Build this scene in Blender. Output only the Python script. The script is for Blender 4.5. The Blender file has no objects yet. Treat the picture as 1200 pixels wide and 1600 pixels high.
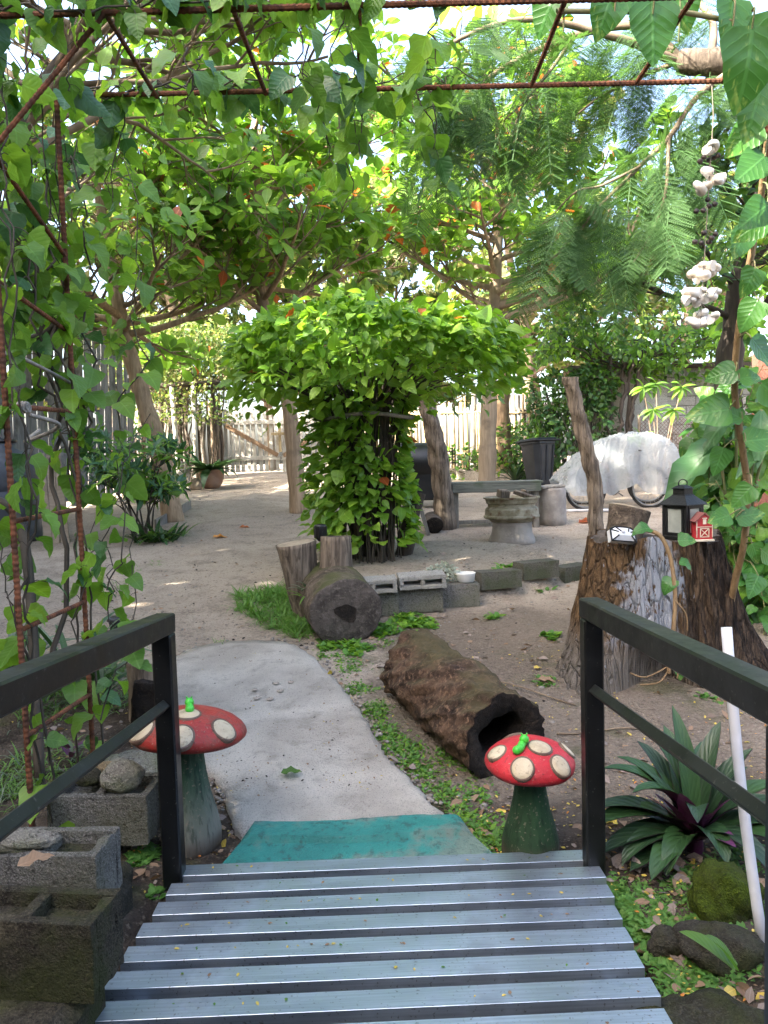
import bpy, bmesh, math, random
import numpy as np
from mathutils import Vector, Matrix, Euler
SC = bpy.context.scene
COL = SC.collection
R = math.radians
rnd = random.Random(11)
rg = np.random.default_rng(7)

# ------------------------------------------------------------------ camera
CAM_Z = 1.55
PITCH, ROLL = math.atan(80 / 1200), R(1.6)
cd = bpy.data.cameras.new('camera'); cam = bpy.data.objects.new('camera', cd); COL.objects.link(cam)
CR = Matrix.Rotation(math.pi / 2 - PITCH, 3, 'X') @ Matrix.Rotation(-ROLL, 3, 'Z')
cam.matrix_world = Matrix.Translation((0, 0, CAM_Z)) @ CR.to_4x4()
cd.sensor_fit = 'VERTICAL'; cd.sensor_height = 36; cd.lens = 27
cd.clip_start = .05; cd.clip_end = 900
SC.camera = cam
# ------------------------------------------------------------------ sky, sun, exposure
SUN_EL, SUN_AZ = R(40), R(238)          # azimuth from +Y towards +X: from the left, a little behind the viewer
w = bpy.data.worlds.new('World'); SC.world = w; w.use_nodes = True
nt = w.node_tree; nt.nodes.clear()
sky = nt.nodes.new('ShaderNodeTexSky'); sky.sky_type = 'NISHITA'; sky.sun_disc = False
sky.sun_elevation = SUN_EL; sky.sun_rotation = SUN_AZ
sky.air_density = 1.0; sky.dust_density = 6.0; sky.ozone_density = 1.0
bg = nt.nodes.new('ShaderNodeBackground'); bg.inputs[1].default_value = .15
wo = nt.nodes.new('ShaderNodeOutputWorld')
nt.links.new(sky.outputs[0], bg.inputs[0]); nt.links.new(bg.outputs[0], wo.inputs[0])
sl = bpy.data.lights.new('sun', 'SUN'); sl.energy = 4.5; sl.angle = R(.6); sl.color = (1, .94, .82)
so = bpy.data.objects.new('sun', sl); COL.objects.link(so)
SDIR = Vector((math.sin(SUN_AZ) * math.cos(SUN_EL), math.cos(SUN_AZ) * math.cos(SUN_EL), math.sin(SUN_EL)))
so.rotation_euler = SDIR.to_track_quat('Z', 'Y').to_euler(); so.location = SDIR * 60
vs = SC.view_settings
SC.display_settings.display_device = 'sRGB'
vs.view_transform = 'Standard'; vs.look = 'None'; vs.exposure = 2.95; vs.gamma = 1; vs.use_curve_mapping = False
SC.render.engine = 'CYCLES'
cy = SC.cycles
cy.use_denoising = True
try: cy.denoiser = 'OPENIMAGEDENOISE'
except Exception: pass
cy.max_bounces = 8; cy.diffuse_bounces = 4; cy.glossy_bounces = 3; cy.transmission_bounces = 5; cy.transparent_max_bounces = 6
cy.sample_clamp_indirect = 6; cy.caustics_reflective = False; cy.caustics_refractive = False

# ------------------------------------------------------------------ pixel helpers (1200 x 1600 photograph)
def ray(px, py):
    d = CR @ Vector(((px - 600) / 1200, (800 - py) / 1200, -1)); return d / d.y
def P(px, py, Y):
    return Vector((0, 0, CAM_Z)) + ray(px, py) * Y
def proj(p):
    q = CR.transposed() @ (Vector(p) - Vector((0, 0, CAM_Z)))
    return (600 + 1200 * q.x / -q.z, 800 - 1200 * q.y / -q.z, -q.z) if q.z < -.01 else (-9e3, -9e3, -1)
def sstep(a, b, x):
    t = np.clip((x - a) / (b - a), 0, 1); return t * t * (3 - 2 * t)
BUSH = (.10, 8.1)
def G(x, y):
    x = np.asarray(x, float); y = np.asarray(y, float)
    s = np.clip(y - 3, 0, 18.0)
    z = .075 * s * s / (s + .35)
    z = z + .16 * sstep(-.8, -1.05, x) * sstep(3.1, 2.0, y)
    z = z + .13 * sstep(.85, 1.2, x) * sstep(2.5, 1.8, y)
    z = z - .22 * sstep(.84, .7, np.abs(x + .02)) * sstep(2.72, 2.5, y)
    rr = np.hypot((x - .38) / 1.55, (y - 8.0) / 1.25)
    z = z + .17 * sstep(1.0, .86, rr)
    z = z + .012 * np.sin(1.7 * x + .6) * np.sin(1.3 * y) + .006 * np.sin(4.1 * x + 2 * np.sin(y)) * np.sin(3.7 * y + 1) + .003 * np.sin(11 * x + y) * np.sin(9.3 * y - 2 * x)
    return z
def _ss(a, b, x):
    t = (x - a) / (b - a); t = 0. if t < 0 else (1. if t > 1 else t); return t * t * (3 - 2 * t)
def g(x, y):                       # the same surface, one point, plain floats
    s = min(max(y - 3, 0), 18.0); z = .075 * s * s / (s + .35)
    if y < 3.1:
        if x < -.8: z += .16 * _ss(-.8, -1.05, x) * _ss(3.1, 2.0, y)
        elif x > .85: z += .13 * _ss(.85, 1.2, x) * _ss(2.5, 1.8, y)
        z -= .22 * _ss(.84, .7, abs(x + .02)) * _ss(2.72, 2.5, y)
    z += .17 * _ss(1.0, .86, math.hypot((x - .38) / 1.55, (y - 8.0) / 1.25))
    return z + .012 * math.sin(1.7 * x + .6) * math.sin(1.3 * y) + .006 * math.sin(4.1 * x + 2 * math.sin(y)) * math.sin(3.7 * y + 1) + .003 * math.sin(11 * x + y) * math.sin(9.3 * y - 2 * x)
def GP(px, py):
    r = ray(px, py); Y = 1.2; dy = .05; c = CAM_Z
    for i in range(600):
        if c + r.z * Y <= g(r.x * Y, Y): break
        dy = .05 + Y * .008; Y += dy
    lo, hi = Y - dy, Y
    for i in range(14):
        m = (lo + hi) / 2
        if c + r.z * m <= g(r.x * m, m): hi = m
        else: lo = m
    return Vector((r.x * hi, hi, c + r.z * hi))
def on(x, y, dz=0): return Vector((x, y, g(x, y) + dz))

# ------------------------------------------------------------------ materials
MATS = {}
def lin(c):   # sRGB 0-255 triple to linear
    return tuple(((v / 255) / 12.92 if v / 255 <= .04045 else ((v / 255 + .055) / 1.055) ** 2.4) for v in c)
class NT:
    def __init__(s, name):
        s.m = bpy.data.materials.new(name); s.m.use_nodes = True; s.t = s.m.node_tree; s.t.nodes.clear()
        s.out = s.n('OutputMaterial'); MATS[name] = s.m
    def n(s, t, **kw):
        x = s.t.nodes.new('ShaderNode' + t)
        for k, v in kw.items(): setattr(x, k, v)
        return x
    def l(s, a, b): s.t.links.new(a, b)
    def setin(s, sock, v):
        if isinstance(v, bpy.types.NodeSocket): s.l(v, sock)
        elif isinstance(v, (tuple, list)) and len(v) == 3 and sock.type == 'RGBA': sock.default_value = (*v, 1)
        else: sock.default_value = v
    def coord(s, which='Object', scale=(1, 1, 1), loc=(0, 0, 0), rot=(0, 0, 0)):
        c = s.n('TexCoord'); mp = s.n('Mapping'); s.l(c.outputs[which], mp.inputs[0])
        mp.inputs['Scale'].default_value = scale; mp.inputs['Location'].default_value = loc; mp.inputs['Rotation'].default_value = rot
        return mp.outputs[0]
    def noise(s, vec, scale=5, detail=5, rough=.55, dist=0):
        x = s.n('TexNoise'); s.l(vec, x.inputs['Vector']); x.inputs['Scale'].default_value = scale
        x.inputs['Detail'].default_value = detail; x.inputs['Roughness'].default_value = rough; x.inputs['Distortion'].default_value = dist
        return x.outputs['Fac']
    def voro(s, vec, scale=5, feat='F1', out='Distance'):
        x = s.n('TexVoronoi'); x.feature = feat; s.l(vec, x.inputs['Vector']); x.inputs['Scale'].default_value = scale; return x.outputs[out]
    def ramp(s, f, lo, hi, a=0., b=1.):
        x = s.n('MapRange'); x.interpolation_type = 'SMOOTHSTEP'; s.l(f, x.inputs[0])
        for i, v in enumerate((lo, hi, a, b)): x.inputs[i + 1].default_value = v
        return x.outputs[0]
    def math(s, op, a, b=0.):
        x = s.n('Math'); x.operation = op; s.setin(x.inputs[0], a); s.setin(x.inputs[1], b); return x.outputs[0]
    def mix(s, f, a, b):
        x = s.n('Mix'); x.data_type = 'RGBA'; s.setin(x.inputs['Factor'], f)
        s.setin(x.inputs[6], a); s.setin(x.inputs[7], b); return x.outputs[2]
    def bsdf(s, col, rough=.6, metal=0., bump=None, bstr=.5, bdist=.01, spec=.5, **kw):
        b = s.n('BsdfPrincipled'); s.setin(b.inputs['Base Color'], col); s.setin(b.inputs['Roughness'], rough)
        s.setin(b.inputs['Metallic'], metal); b.inputs['Specular IOR Level'].default_value = spec
        for k, v in kw.items(): s.setin(b.inputs[k.replace('_', ' ')], v)
        if bump is not None:
            bp = s.n('Bump'); s.l(bump, bp.inputs['Height']); bp.inputs['Strength'].default_value = bstr; bp.inputs['Distance'].default_value = bdist
            s.l(bp.outputs[0], b.inputs['Normal'])
        return b.outputs[0]
    def done(s, sh):
        s.l(sh, s.out.inputs[0]); return s.m
def pmat(name, c1, c2=None, scale=5, lo=.38, hi=.62, c3=None, s3=25, lo3=.55, hi3=.72, rough=.75, metal=0, bump=.4, bs=30, bd=.01, stretch=(1, 1, 1), spec=.4, detail=6, **kw):
    t = NT(name); v = t.coord(scale=stretch)
    col = c1
    if c2: col = t.mix(t.ramp(t.noise(v, scale, detail), lo, hi), col, c2)
    if c3: col = t.mix(t.ramp(t.noise(v, s3, 4), lo3, hi3), col, c3)
    bp = t.noise(v, bs, 6, .6) if bump else None
    return t.done(t.bsdf(col, rough, metal, bp, bump, bd, spec, **kw))
def leafmat(name, c, c2=None, vein=None, trans=.42, rough=.42, varieg=None, tcol=None, spot=None, hue=.03):
    t = NT(name); uv = t.coord('UV')
    oi = t.n('ObjectInfo'); geo = t.n('NewGeometry')
    rndv = t.math('FRACT', t.math('ADD', oi.outputs['Random'], geo.outputs['Random Per Island']))
    col = t.mix(rndv, c, c2 or tuple(min(1, x * 1.5) for x in c))
    v = t.coord('Object')
    if varieg:
        st = t.coord('UV', (5, 1.6, 1), (.3, .7, 0))
        f = t.math('MULTIPLY', t.ramp(t.noise(st, 1.1, 4, .55, .6), .56, .62), t.ramp(t.noise(uv, 3.0, 3), .42, .55))
        col = t.mix(f, col, varieg)
    if spot:
        col = t.mix(t.ramp(t.noise(v, 9, 4), .6, .68), col, spot)
    sx = t.n('SeparateXYZ'); t.l(uv, sx.inputs[0])
    au = t.math('ABSOLUTE', t.math('SUBTRACT', sx.outputs[0], .5))
    mid = t.ramp(au, .012, .035, 1, 0)
    wv = t.math('SINE', t.math('MULTIPLY', t.math('SUBTRACT', sx.outputs[1], t.math('MULTIPLY', au, .75)), 46.))
    side = t.ramp(wv, .86, 1.0, 0, .55)
    vf = t.math('MAXIMUM', mid, side)
    vc = vein or tuple(min(1, x * 1.7 + .02) for x in c)
    col = t.mix(t.math('MULTIPLY', vf, .55), col, vc)
    b = t.bsdf(col, rough, 0, t.math('ADD', vf, t.math('MULTIPLY', wv, .3)), .35, .004, .45)
    tr = t.n('BsdfTranslucent')
    tc = t.mix(.5, col, tcol or tuple(min(1, x * y) for x, y in zip(c, (2.6, 2.2, 1.0))))
    t.l(tc, tr.inputs[0])
    mx = t.n('MixShader'); mx.inputs[0].default_value = trans; t.l(b, mx.inputs[1]); t.l(tr.outputs[0], mx.inputs[2])
    return t.done(mx.outputs[0])

# ------------------------------------------------------------------ mesh building
class MB:
    def __init__(s): s.v = []; s.f = []; s.m = []
    def add(s, vs_, fs, mi=0):
        k = len(s.v); s.v.extend([tuple(p) for p in vs_]); s.f.extend([tuple(i + k for i in f) for f in fs]); s.m.extend([mi] * len(fs)); return s
    def mesh(s, name, mats, off=(0, 0, 0), smooth=False):
        me = bpy.data.meshes.new(name)
        o = off
        me.from_pydata([(a - o[0], b - o[1], c - o[2]) for a, b, c in s.v], [], s.f)
        for m in (mats if isinstance(mats, (list, tuple)) else [mats]): me.materials.append(MATS[m])
        if any(s.m): me.polygons.foreach_set('material_index', s.m)
        if smooth: me.polygons.foreach_set('use_smooth', [True] * len(s.f))
        me.update(); return me
    def box(s, c, size, rot=None, bev=0, mi=0):
        vv, ff = boxgeo(tuple(round(x, 5) for x in size), bev)
        m = (rot.to_matrix() if isinstance(rot, Euler) else rot) if rot is not None else None
        c = Vector(c)
        s.add([((m @ Vector(p)) if m is not None else Vector(p)) + c for p in vv], ff, mi); return s
    def bar(s, a, b, wd, ht, up=(0, 0, 1), bev=0, mi=0):
        a = Vector(a); b = Vector(b); d = b - a; L = d.length; d.normalize()
        x = d.cross(Vector(up))
        if x.length < 1e-4: x = d.cross(Vector((1, 0, 0)))
        x.normalize(); z = x.cross(d)
        m = Matrix((x, d, z)).transposed()
        return s.box((a + b) / 2, (wd, L, ht), m, bev, mi)
    def tube(s, pts, rad, seg=8, cap=True, mi=0, jit=0):
        pts = [Vector(p) for p in pts]; n = len(pts)
        if not hasattr(rad, '__len__'): rad = [rad] * n
        up = Vector((0, 0, 1)); vv = []; prev = None
        for i, p in enumerate(pts):
            d = (pts[min(i + 1, n - 1)] - pts[max(i - 1, 0)])
            if d.length < 1e-9: d = Vector((0, 0, 1))
            d.normalize()
            if prev is None:
                x = d.cross(up)
                if x.length < .05: x = d.cross(Vector((1, 0, 0)))
            else: x = prev - d * prev.dot(d)
            x.normalize(); prev = x; y = d.cross(x)
            for k in range(seg):
                a = 2 * math.pi * k / seg; r = rad[i] * (1 + (jit * (rnd.random() - .5) if jit else 0))
                vv.append(p + x * math.cos(a) * r + y * math.sin(a) * r)
        ff = [(i * seg + k, i * seg + (k + 1) % seg, (i + 1) * seg + (k + 1) % seg, (i + 1) * seg + k) for i in range(n - 1) for k in range(seg)]
        if cap: ff += [tuple(range(seg - 1, -1, -1)), tuple((n - 1) * seg + k for k in range(seg))]
        return s.add(vv, ff, mi)
    def lathe(s, prof, c=(0, 0, 0), seg=32, mi=0, rfun=None, axis=None, capb=True, capt=True):
        c = Vector(c); m = axis if axis is not None else Matrix.Identity(3); vv = []
        for (r, z) in prof:
            for k in range(seg):
                a = 2 * math.pi * k / seg; q = rfun(a, z) if rfun else 1
                vv.append(m @ Vector((r * q * math.cos(a), r * q * math.sin(a), z)) + c)
        n = len(prof)
        ff = [(i * seg + k, i * seg + (k + 1) % seg, (i + 1) * seg + (k + 1) % seg, (i + 1) * seg + k) for i in range(n - 1) for k in range(seg)]
        if capb: ff.append(tuple(range(seg - 1, -1, -1)))
        if capt: ff.append(tuple((n - 1) * seg + k for k in range(seg)))
        return s.add(vv, ff, mi)
    def blob(s, c, r, sub=2, noise=.15, freq=2., seed=0, mi=0, rot=None, cut=None):
        bm = bmesh.new(); bmesh.ops.create_icosphere(bm, subdivisions=sub, radius=1)
        vv = []; rr = r if hasattr(r, '__len__') else (r, r, r)
        for v in bm.verts:
            q = 1 + noise * (sn(v.co * freq, seed) + .35 * sn(v.co * freq * 2.7, seed + 3) + .18 * sn(v.co * freq * 7, seed + 5))
            p = Vector((v.co.x * rr[0], v.co.y * rr[1], v.co.z * rr[2])) * q
            if cut is not None and p.z < cut: p.z = cut
            vv.append((rot @ p if rot is not None else p) + Vector(c))
        ff = [tuple(v.index for v in f.verts) for f in bm.faces]; bm.free()
        return s.add(vv, ff, mi)
def sn(p, seed=0):
    x, y, z = p; a = seed * 1.7
    return (math.sin(2.1 * x + 1.3 * y + a) + math.sin(2.7 * y - 1.9 * z + 2 * a) + math.sin(2.3 * z + 1.7 * x - a) + .6 * math.sin(5.1 * x - 4.3 * y + 3.7 * z + a) + .4 * math.sin(9.1 * y + 8.3 * x - 7.7 * z + a)) / 3
def rough(mb, cuts=5, amp=.003, freq=22, seed=0, chip=.006):
    """subdivide a blocky mesh and weather its faces, more along the edges"""
    bm = bmesh.new(); vs_ = [bm.verts.new(p) for p in mb.v]
    for f, m in zip(mb.f, mb.m):
        try: bm.faces.new([vs_[i] for i in f]).material_index = m
        except ValueError: pass
    sharp = {v: sum(1 for e in v.link_edges if len(e.link_faces) == 2 and e.calc_face_angle(0) > .5) for v in bm.verts}
    bmesh.ops.subdivide_edges(bm, edges=list(bm.edges), cuts=cuts, use_grid_fill=True); bm.normal_update()
    out = MB(); mv = []
    for v in bm.verts:
        e = any(len(x.link_faces) == 2 and x.calc_face_angle(0) > .5 for x in v.link_edges)
        d = amp * (sn(v.co * freq, seed) + .6 * sn(v.co * freq * 3.1, seed + 2)) - (chip * max(0, sn(v.co * freq * .9, seed + 7) + .25) if e else 0)
        mv.append(v.co + v.normal * d)
    bm.verts.index_update()
    out.v = [tuple(p) for p in mv]; out.f = [tuple(v.index for v in f.verts) for f in bm.faces]; out.m = [f.material_index for f in bm.faces]; bm.free(); return out
_bg = {}
def boxgeo(size, bev):
    k = (size, bev)
    if k not in _bg:
        bm = bmesh.new(); bmesh.ops.create_cube(bm, size=1)
        for v in bm.verts: v.co = Vector((v.co.x * size[0], v.co.y * size[1], v.co.z * size[2]))
        if bev: bmesh.ops.bevel(bm, geom=list(bm.edges), offset=bev, segments=1, affect='EDGES', profile=.5)
        bm.verts.index_update()
        _bg[k] = ([tuple(v.co) for v in bm.verts], [tuple(v.index for v in f.verts) for f in bm.faces]); bm.free()
    return _bg[k]
def root_of(o):
    while o.parent: o = o.parent
    return o
def tag(o, label=None, cat=None, group=None, kind=None):
    if label: o['label'] = label
    if cat: o['category'] = cat
    if group: o['group'] = group
    if kind: o['kind'] = kind
    return o
def thing(name, label, cat, loc, group=None):
    o = bpy.data.objects.new(name, None); COL.objects.link(o); o.location = loc; o.empty_display_size = .1
    return tag(o, label, cat, group)
def obj(name, mb, mats, parent=None, smooth=False, origin=None):
    if parent is not None:
        rt = root_of(parent); off = rt.location
        me = mb.mesh(name, mats, off, smooth)
        o = bpy.data.objects.new(name, me); COL.objects.link(o); o.parent = parent
    else:
        off = Vector(origin if origin is not None else (0, 0, 0))
        me = mb.mesh(name, mats, off, smooth)
        o = bpy.data.objects.new(name, me); COL.objects.link(o); o.location = off
    return o
def inst(name, me, mat4, parent):
    """a part that shares mesh data; mat4 is its world matrix; parent chain carries no rotation"""
    o = bpy.data.objects.new(name, me); COL.objects.link(o); o.parent = parent
    o.matrix_basis = Matrix.Translation(-root_of(parent).location) @ mat4
    return o
# ---- leaves
def leaf_shape(kind, nseg=6, fold=.25, droop=.25, wave=0., seed=0):
    rr = random.Random(seed); t = np.linspace(0, 1, nseg + 1)
    if kind == 'heart': wd = .46 * np.where(t < .18, np.sqrt(np.clip(t / .18, 0, 1)) * .9 + .02, .92 * np.clip(1 - (np.clip(t - .18, 0, 1) / .82) ** 1.6, 0, 1) ** .85) ; wd = np.maximum(wd, .008)
    elif kind == 'ovate': wd = .3 * np.sin(np.pi * np.clip(t, .01, .99) ** .75) ** .85
    elif kind == 'obovate': wd = .27 * np.sin(np.pi * np.clip(t, .02, .985) ** 1.45) ** .8 + .01 * (1 - t)
    elif kind == 'lance': wd = .14 * np.sin(np.pi * np.clip(t, .02, .99) ** .8) ** .9
    elif kind == 'strap': wd = .065 * (1 - t ** 3) ** .8 * (.8 + .4 * np.sin(np.pi * t)) + .002
    elif kind == 'blade': wd = .035 * (1 - t ** 2) + .001
    V = []; UV = []
    ang = droop * t ** 1.3 * 1.6
    ys = np.concatenate([[0], np.cumsum(np.cos(ang[1:]) / nseg)]); zs = -np.concatenate([[0], np.cumsum(np.sin(ang[1:]) / nseg)])
    back = .1 if kind == 'heart' else 0
    for i in range(nseg + 1):
        lift = wd[i] * fold + wave * math.sin(i * 1.9 + seed) * wd[i]
        lift2 = wd[i] * fold + wave * math.sin(i * 1.6 + 2 + seed) * wd[i]
        yo = -back * math.exp(-((t[i] - .12) / .12) ** 2)
        V += [(-wd[i], ys[i] + yo, zs[i] + lift), (0, ys[i], zs[i]), (wd[i], ys[i] + yo, zs[i] + lift2)]
        UV += [(.5 - wd[i], t[i]), (.5, t[i]), (.5 + wd[i], t[i])]
    F = []
    for i in range(nseg):
        a = 3 * i; F += [(a, a + 1, a + 4, a + 3), (a + 1, a + 2, a + 5, a + 4)]
    return np.array(V), np.array(F), np.array(UV)
def variants(kind, n=4, **kw):
    o = []
    for i in range(n):
        k = dict(kw); k['droop'] = kw.get('droop', .25) * (.3 + 1.5 * i / max(1, n - 1)); k['fold'] = kw.get('fold', .25) * (.5 + ((i * 7) % n) / n); k['seed'] = i + 3
        o.append(leaf_shape(kind, **k))
    return o
def nrmz(a): return a / np.maximum(np.linalg.norm(a, axis=-1, keepdims=True), 1e-9)
def frames(d, n):
    d = nrmz(d); x = nrmz(np.cross(d, n)); n2 = np.cross(x, d); return x, d, n2
def quadmesh(name, V, F, UV, mi, mats, smooth=True):
    me = bpy.data.meshes.new(name); nf = len(F)
    me.vertices.add(len(V)); me.vertices.foreach_set('co', np.ascontiguousarray(V, np.float32).ravel())
    me.loops.add(nf * 4); me.loops.foreach_set('vertex_index', np.ascontiguousarray(F, np.int32).ravel())
    me.polygons.add(nf); me.polygons.foreach_set('loop_start', np.arange(0, nf * 4, 4, dtype=np.int32))
    for m in mats: me.materials.append(MATS[m])
    me.polygons.foreach_set('material_index', np.ascontiguousarray(mi, np.int32))
    me.polygons.foreach_set('use_smooth', np.full(nf, smooth))
    if UV is not None:
        u = me.uv_layers.new(name='UVMap'); u.data.foreach_set('uv', np.ascontiguousarray(UV[F.ravel()], np.float32).ravel())
    me.update(calc_edges=True); me.validate(); return me
def leaf_geo(pos, d, n, sc, vi, shapes, off):
    Vs = []; Fs = []; Us = []; own = []; k = 0
    x, d, n = frames(d, n)
    for j, (V, F, U) in enumerate(shapes):
        ix = np.where(vi == j)[0]
        if not len(ix): continue
        W = pos[ix, None, :] + sc[ix, None, None] * (V[None, :, 0, None] * x[ix, None, :] + V[None, :, 1, None] * d[ix, None, :] + V[None, :, 2, None] * n[ix, None, :]) - off
        nv = len(V); Vs.append(W.reshape(-1, 3)); Us.append(np.tile(U, (len(ix), 1)))
        Fs.append((F[None] + (np.arange(len(ix)) * nv)[:, None, None]).reshape(-1, 4) + k); own.append(np.repeat(ix, len(F))); k += nv * len(ix)
    return np.concatenate(Vs), np.concatenate(Fs), np.concatenate(Us), np.concatenate(own)
_lm = {}
def foliage(root, pos, d, n, sc, shapes, mats, key, nparts=300, stuff_name='foliage', leaf_name='leaf', wts=None, parent=None):
    pos = np.asarray(pos, float); d = np.asarray(d, float); n = np.asarray(n, float); sc = np.asarray(sc, float); N = len(pos)
    if N == 0: return
    par = parent or root
    vi = rg.integers(0, len(shapes), N); mi = rg.choice(len(mats), N, p=wts)
    q = (pos - np.array([0, 0, CAM_Z])) @ np.array(CR)
    dep = -q[:, 2]; px = 600 + 1200 * q[:, 0] / np.maximum(dep, .05); py = 800 - 1200 * q[:, 1] / np.maximum(dep, .05)
    inn = (dep > .2) & (px > -20) & (px < 1220) & (py > -20) & (py < 1620)
    score = np.where(inn, sc / np.maximum(dep, .2) ** 1.0, -1)
    order = np.argsort(-score); take = [i for i in order[:nparts] if score[i] > 0]
    x, dd, nn = frames(d, n)
    for i in take:
        k = (key, int(vi[i]), int(mi[i]))
        if k not in _lm:
            V, F, U = shapes[vi[i]]; _lm[k] = quadmesh('leaf', V, F, U, np.zeros(len(F)), [mats[mi[i]]])
        m = Matrix([[x[i][a] * sc[i], dd[i][a] * sc[i], nn[i][a] * sc[i], pos[i][a]] for a in range(3)] + [[0, 0, 0, 1]])
        inst(leaf_name, _lm[k], m, par)
    rest = np.ones(N, bool); rest[take] = False
    if rest.any():
        V, F, U, own = leaf_geo(pos[rest], d[rest], n[rest], sc[rest], vi[rest], shapes, np.array(root_of(par).location))
        me = quadmesh(stuff_name, V, F, U, mi[rest][own], mats)
        o = bpy.data.objects.new(stuff_name, me); COL.objects.link(o); o.parent = par; o['kind'] = 'stuff'
def rot_to(d, roll=0):
    d = Vector(d).normalized(); return (d.to_track_quat('Z', 'Y').to_matrix() @ Matrix.Rotation(roll, 3, 'Z'))
def spline(pts, n=10):
    pts = [Vector(p) for p in pts]; o = []
    for i in range(len(pts) - 1):
        p0 = pts[max(i - 1, 0)]; p1 = pts[i]; p2 = pts[i + 1]; p3 = pts[min(i + 2, len(pts) - 1)]
        for k in range(n):
            t = k / n; o.append(.5 * ((2 * p1) + (p2 - p0) * t + (2 * p0 - 5 * p1 + 4 * p2 - p3) * t * t + (3 * p1 - p0 - 3 * p2 + p3) * t ** 3))
    o.append(pts[-1]); return o
def lerp(a, b, t): return a + (b - a) * t
# ------------------------------------------------------------------ material library
def mk_ground():
    t = NT('ground'); v = t.coord('Object')
    n1 = t.noise(v, .55, 5); n2 = t.noise(v, 3.2, 6, .6); n3 = t.noise(v, 38, 5, .65); n4 = t.noise(v, 160, 3, .6)
    col = t.mix(t.ramp(n1, .35, .65), (.47, .385, .30), (.34, .275, .215))
    col = t.mix(t.ramp(n2, .45, .7, 0, .55), col, (.17, .135, .105))
    n6 = t.noise(v, 14, 6, .7)
    col = t.mix(t.ramp(n3, .5, .64, 0, .75), col, (.45, .37, .29))
    col = t.mix(t.ramp(n3, .45, .32, 0, .75), col, (.105, .08, .062))
    col = t.mix(t.ramp(n6, .56, .68, 0, .6), col, (.13, .10, .08))
    col = t.mix(t.ramp(t.voro(v, 22), .12, .05, 0, .7), col, (.42, .38, .34))
    col = t.mix(t.ramp(n4, .6, .68, 0, .75), col, (.08, .06, .05))
    # darker garden soil either side of the metal bridge and path
    s = t.n('SeparateXYZ'); t.l(v, s.inputs[0]); x, y = s.outputs[0], s.outputs[1]
    wob = t.math('MULTIPLY', t.math('SUBTRACT', t.noise(v, 1.6, 5), .5), 1.6)
    near = t.ramp(t.math('ADD', y, wob), 3.0, 4.3, 1, 0)
    beds = t.math('MULTIPLY', t.ramp(t.math('ADD', x, wob), .55, .15, 0, 1), 1.)
    left = t.math('MULTIPLY', t.ramp(t.math('ADD', x, wob), -.9, -1.4, 0, 1), t.ramp(t.math('ADD', y, wob), 4.6, 5.6, 1, 0))
    ring = t.math('MULTIPLY', t.ramp(t.math('ADD', x, wob), -.3, .1), t.math('MULTIPLY', t.ramp(t.math('ADD', y, wob), 6.9, 6.1, 0, .75), t.ramp(t.math('ADD', x, wob), 2.6, 1.6, 0, 1)))
    soil = t.mix(t.ramp(n2, .4, .6), (.055, .04, .03), (.105, .08, .06))
    soil = t.mix(t.ramp(n3, .55, .68), soil, (.19, .15, .11))
    f = t.math('MAXIMUM', t.math('MAXIMUM', near, left), t.math('MULTIPLY', ring, .8))
    col = t.mix(f, col, soil)
    moss = t.math('MULTIPLY', t.ramp(t.noise(v, 2.3, 5), .54, .66), t.ramp(y, 6.6, 4.5, 0, .55))
    col = t.mix(moss, col, (.075, .085, .028))
    h = t.math('ADD', t.math('MULTIPLY', n3, .6), t.math('ADD', t.math('MULTIPLY', n4, .35), t.math('MULTIPLY', t.voro(v, 60), .4)))
    t.done(t.bsdf(col, .95, 0, h, 1., .045, .15))
mk_ground()
def mk_path():
    t = NT('path_concrete'); v = t.coord('Object')
    n1 = t.noise(v, 2.2, 6); n2 = t.noise(v, 55, 5, .65); n3 = t.noise(v, 7, 6, .6)
    col = t.mix(t.ramp(n1, .35, .65), (.70, .64, .56), (.52, .465, .40))
    col = t.mix(t.ramp(n3, .5, .72, 0, .6), col, (.33, .285, .235))
    col = t.mix(t.ramp(n2, .60, .7, 0, .6), col, (.24, .21, .18))
    n5 = t.noise(v, 150, 3, .6); col = t.mix(t.ramp(n5, .56, .66, 0, .55), col, (.17, .145, .12))
    t.done(t.bsdf(col, .95, 0, t.math('ADD', t.math('ADD', n2, n5), t.math('MULTIPLY', n3, .8)), 1., .03, .15))
mk_path()
def mk_teal():
    t = NT('teal_paint'); v = t.coord('Object')
    n1 = t.noise(v, 3.5, 6, .65); n2 = t.noise(v, 26, 5, .65); n3 = t.noise(v, 120, 3)
    col = t.mix(t.ramp(n1, .3, .7), (.012, .12, .105), (.02, .19, .16))
    col = t.mix(t.ramp(n1, .5, .62, 0, .75), col, (.12, .125, .105))
    col = t.mix(t.ramp(n2, .54, .64, 0, .75), col, (.02, .06, .052))
    col = t.mix(t.ramp(n3, .62, .7, 0, .7), col, (.05, .04, .03))
    t.done(t.bsdf(col, t.ramp(n2, .3, .7, .5, .8), 0, t.math('ADD', n2, n3), .6, .008, .4))
mk_teal()
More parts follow.
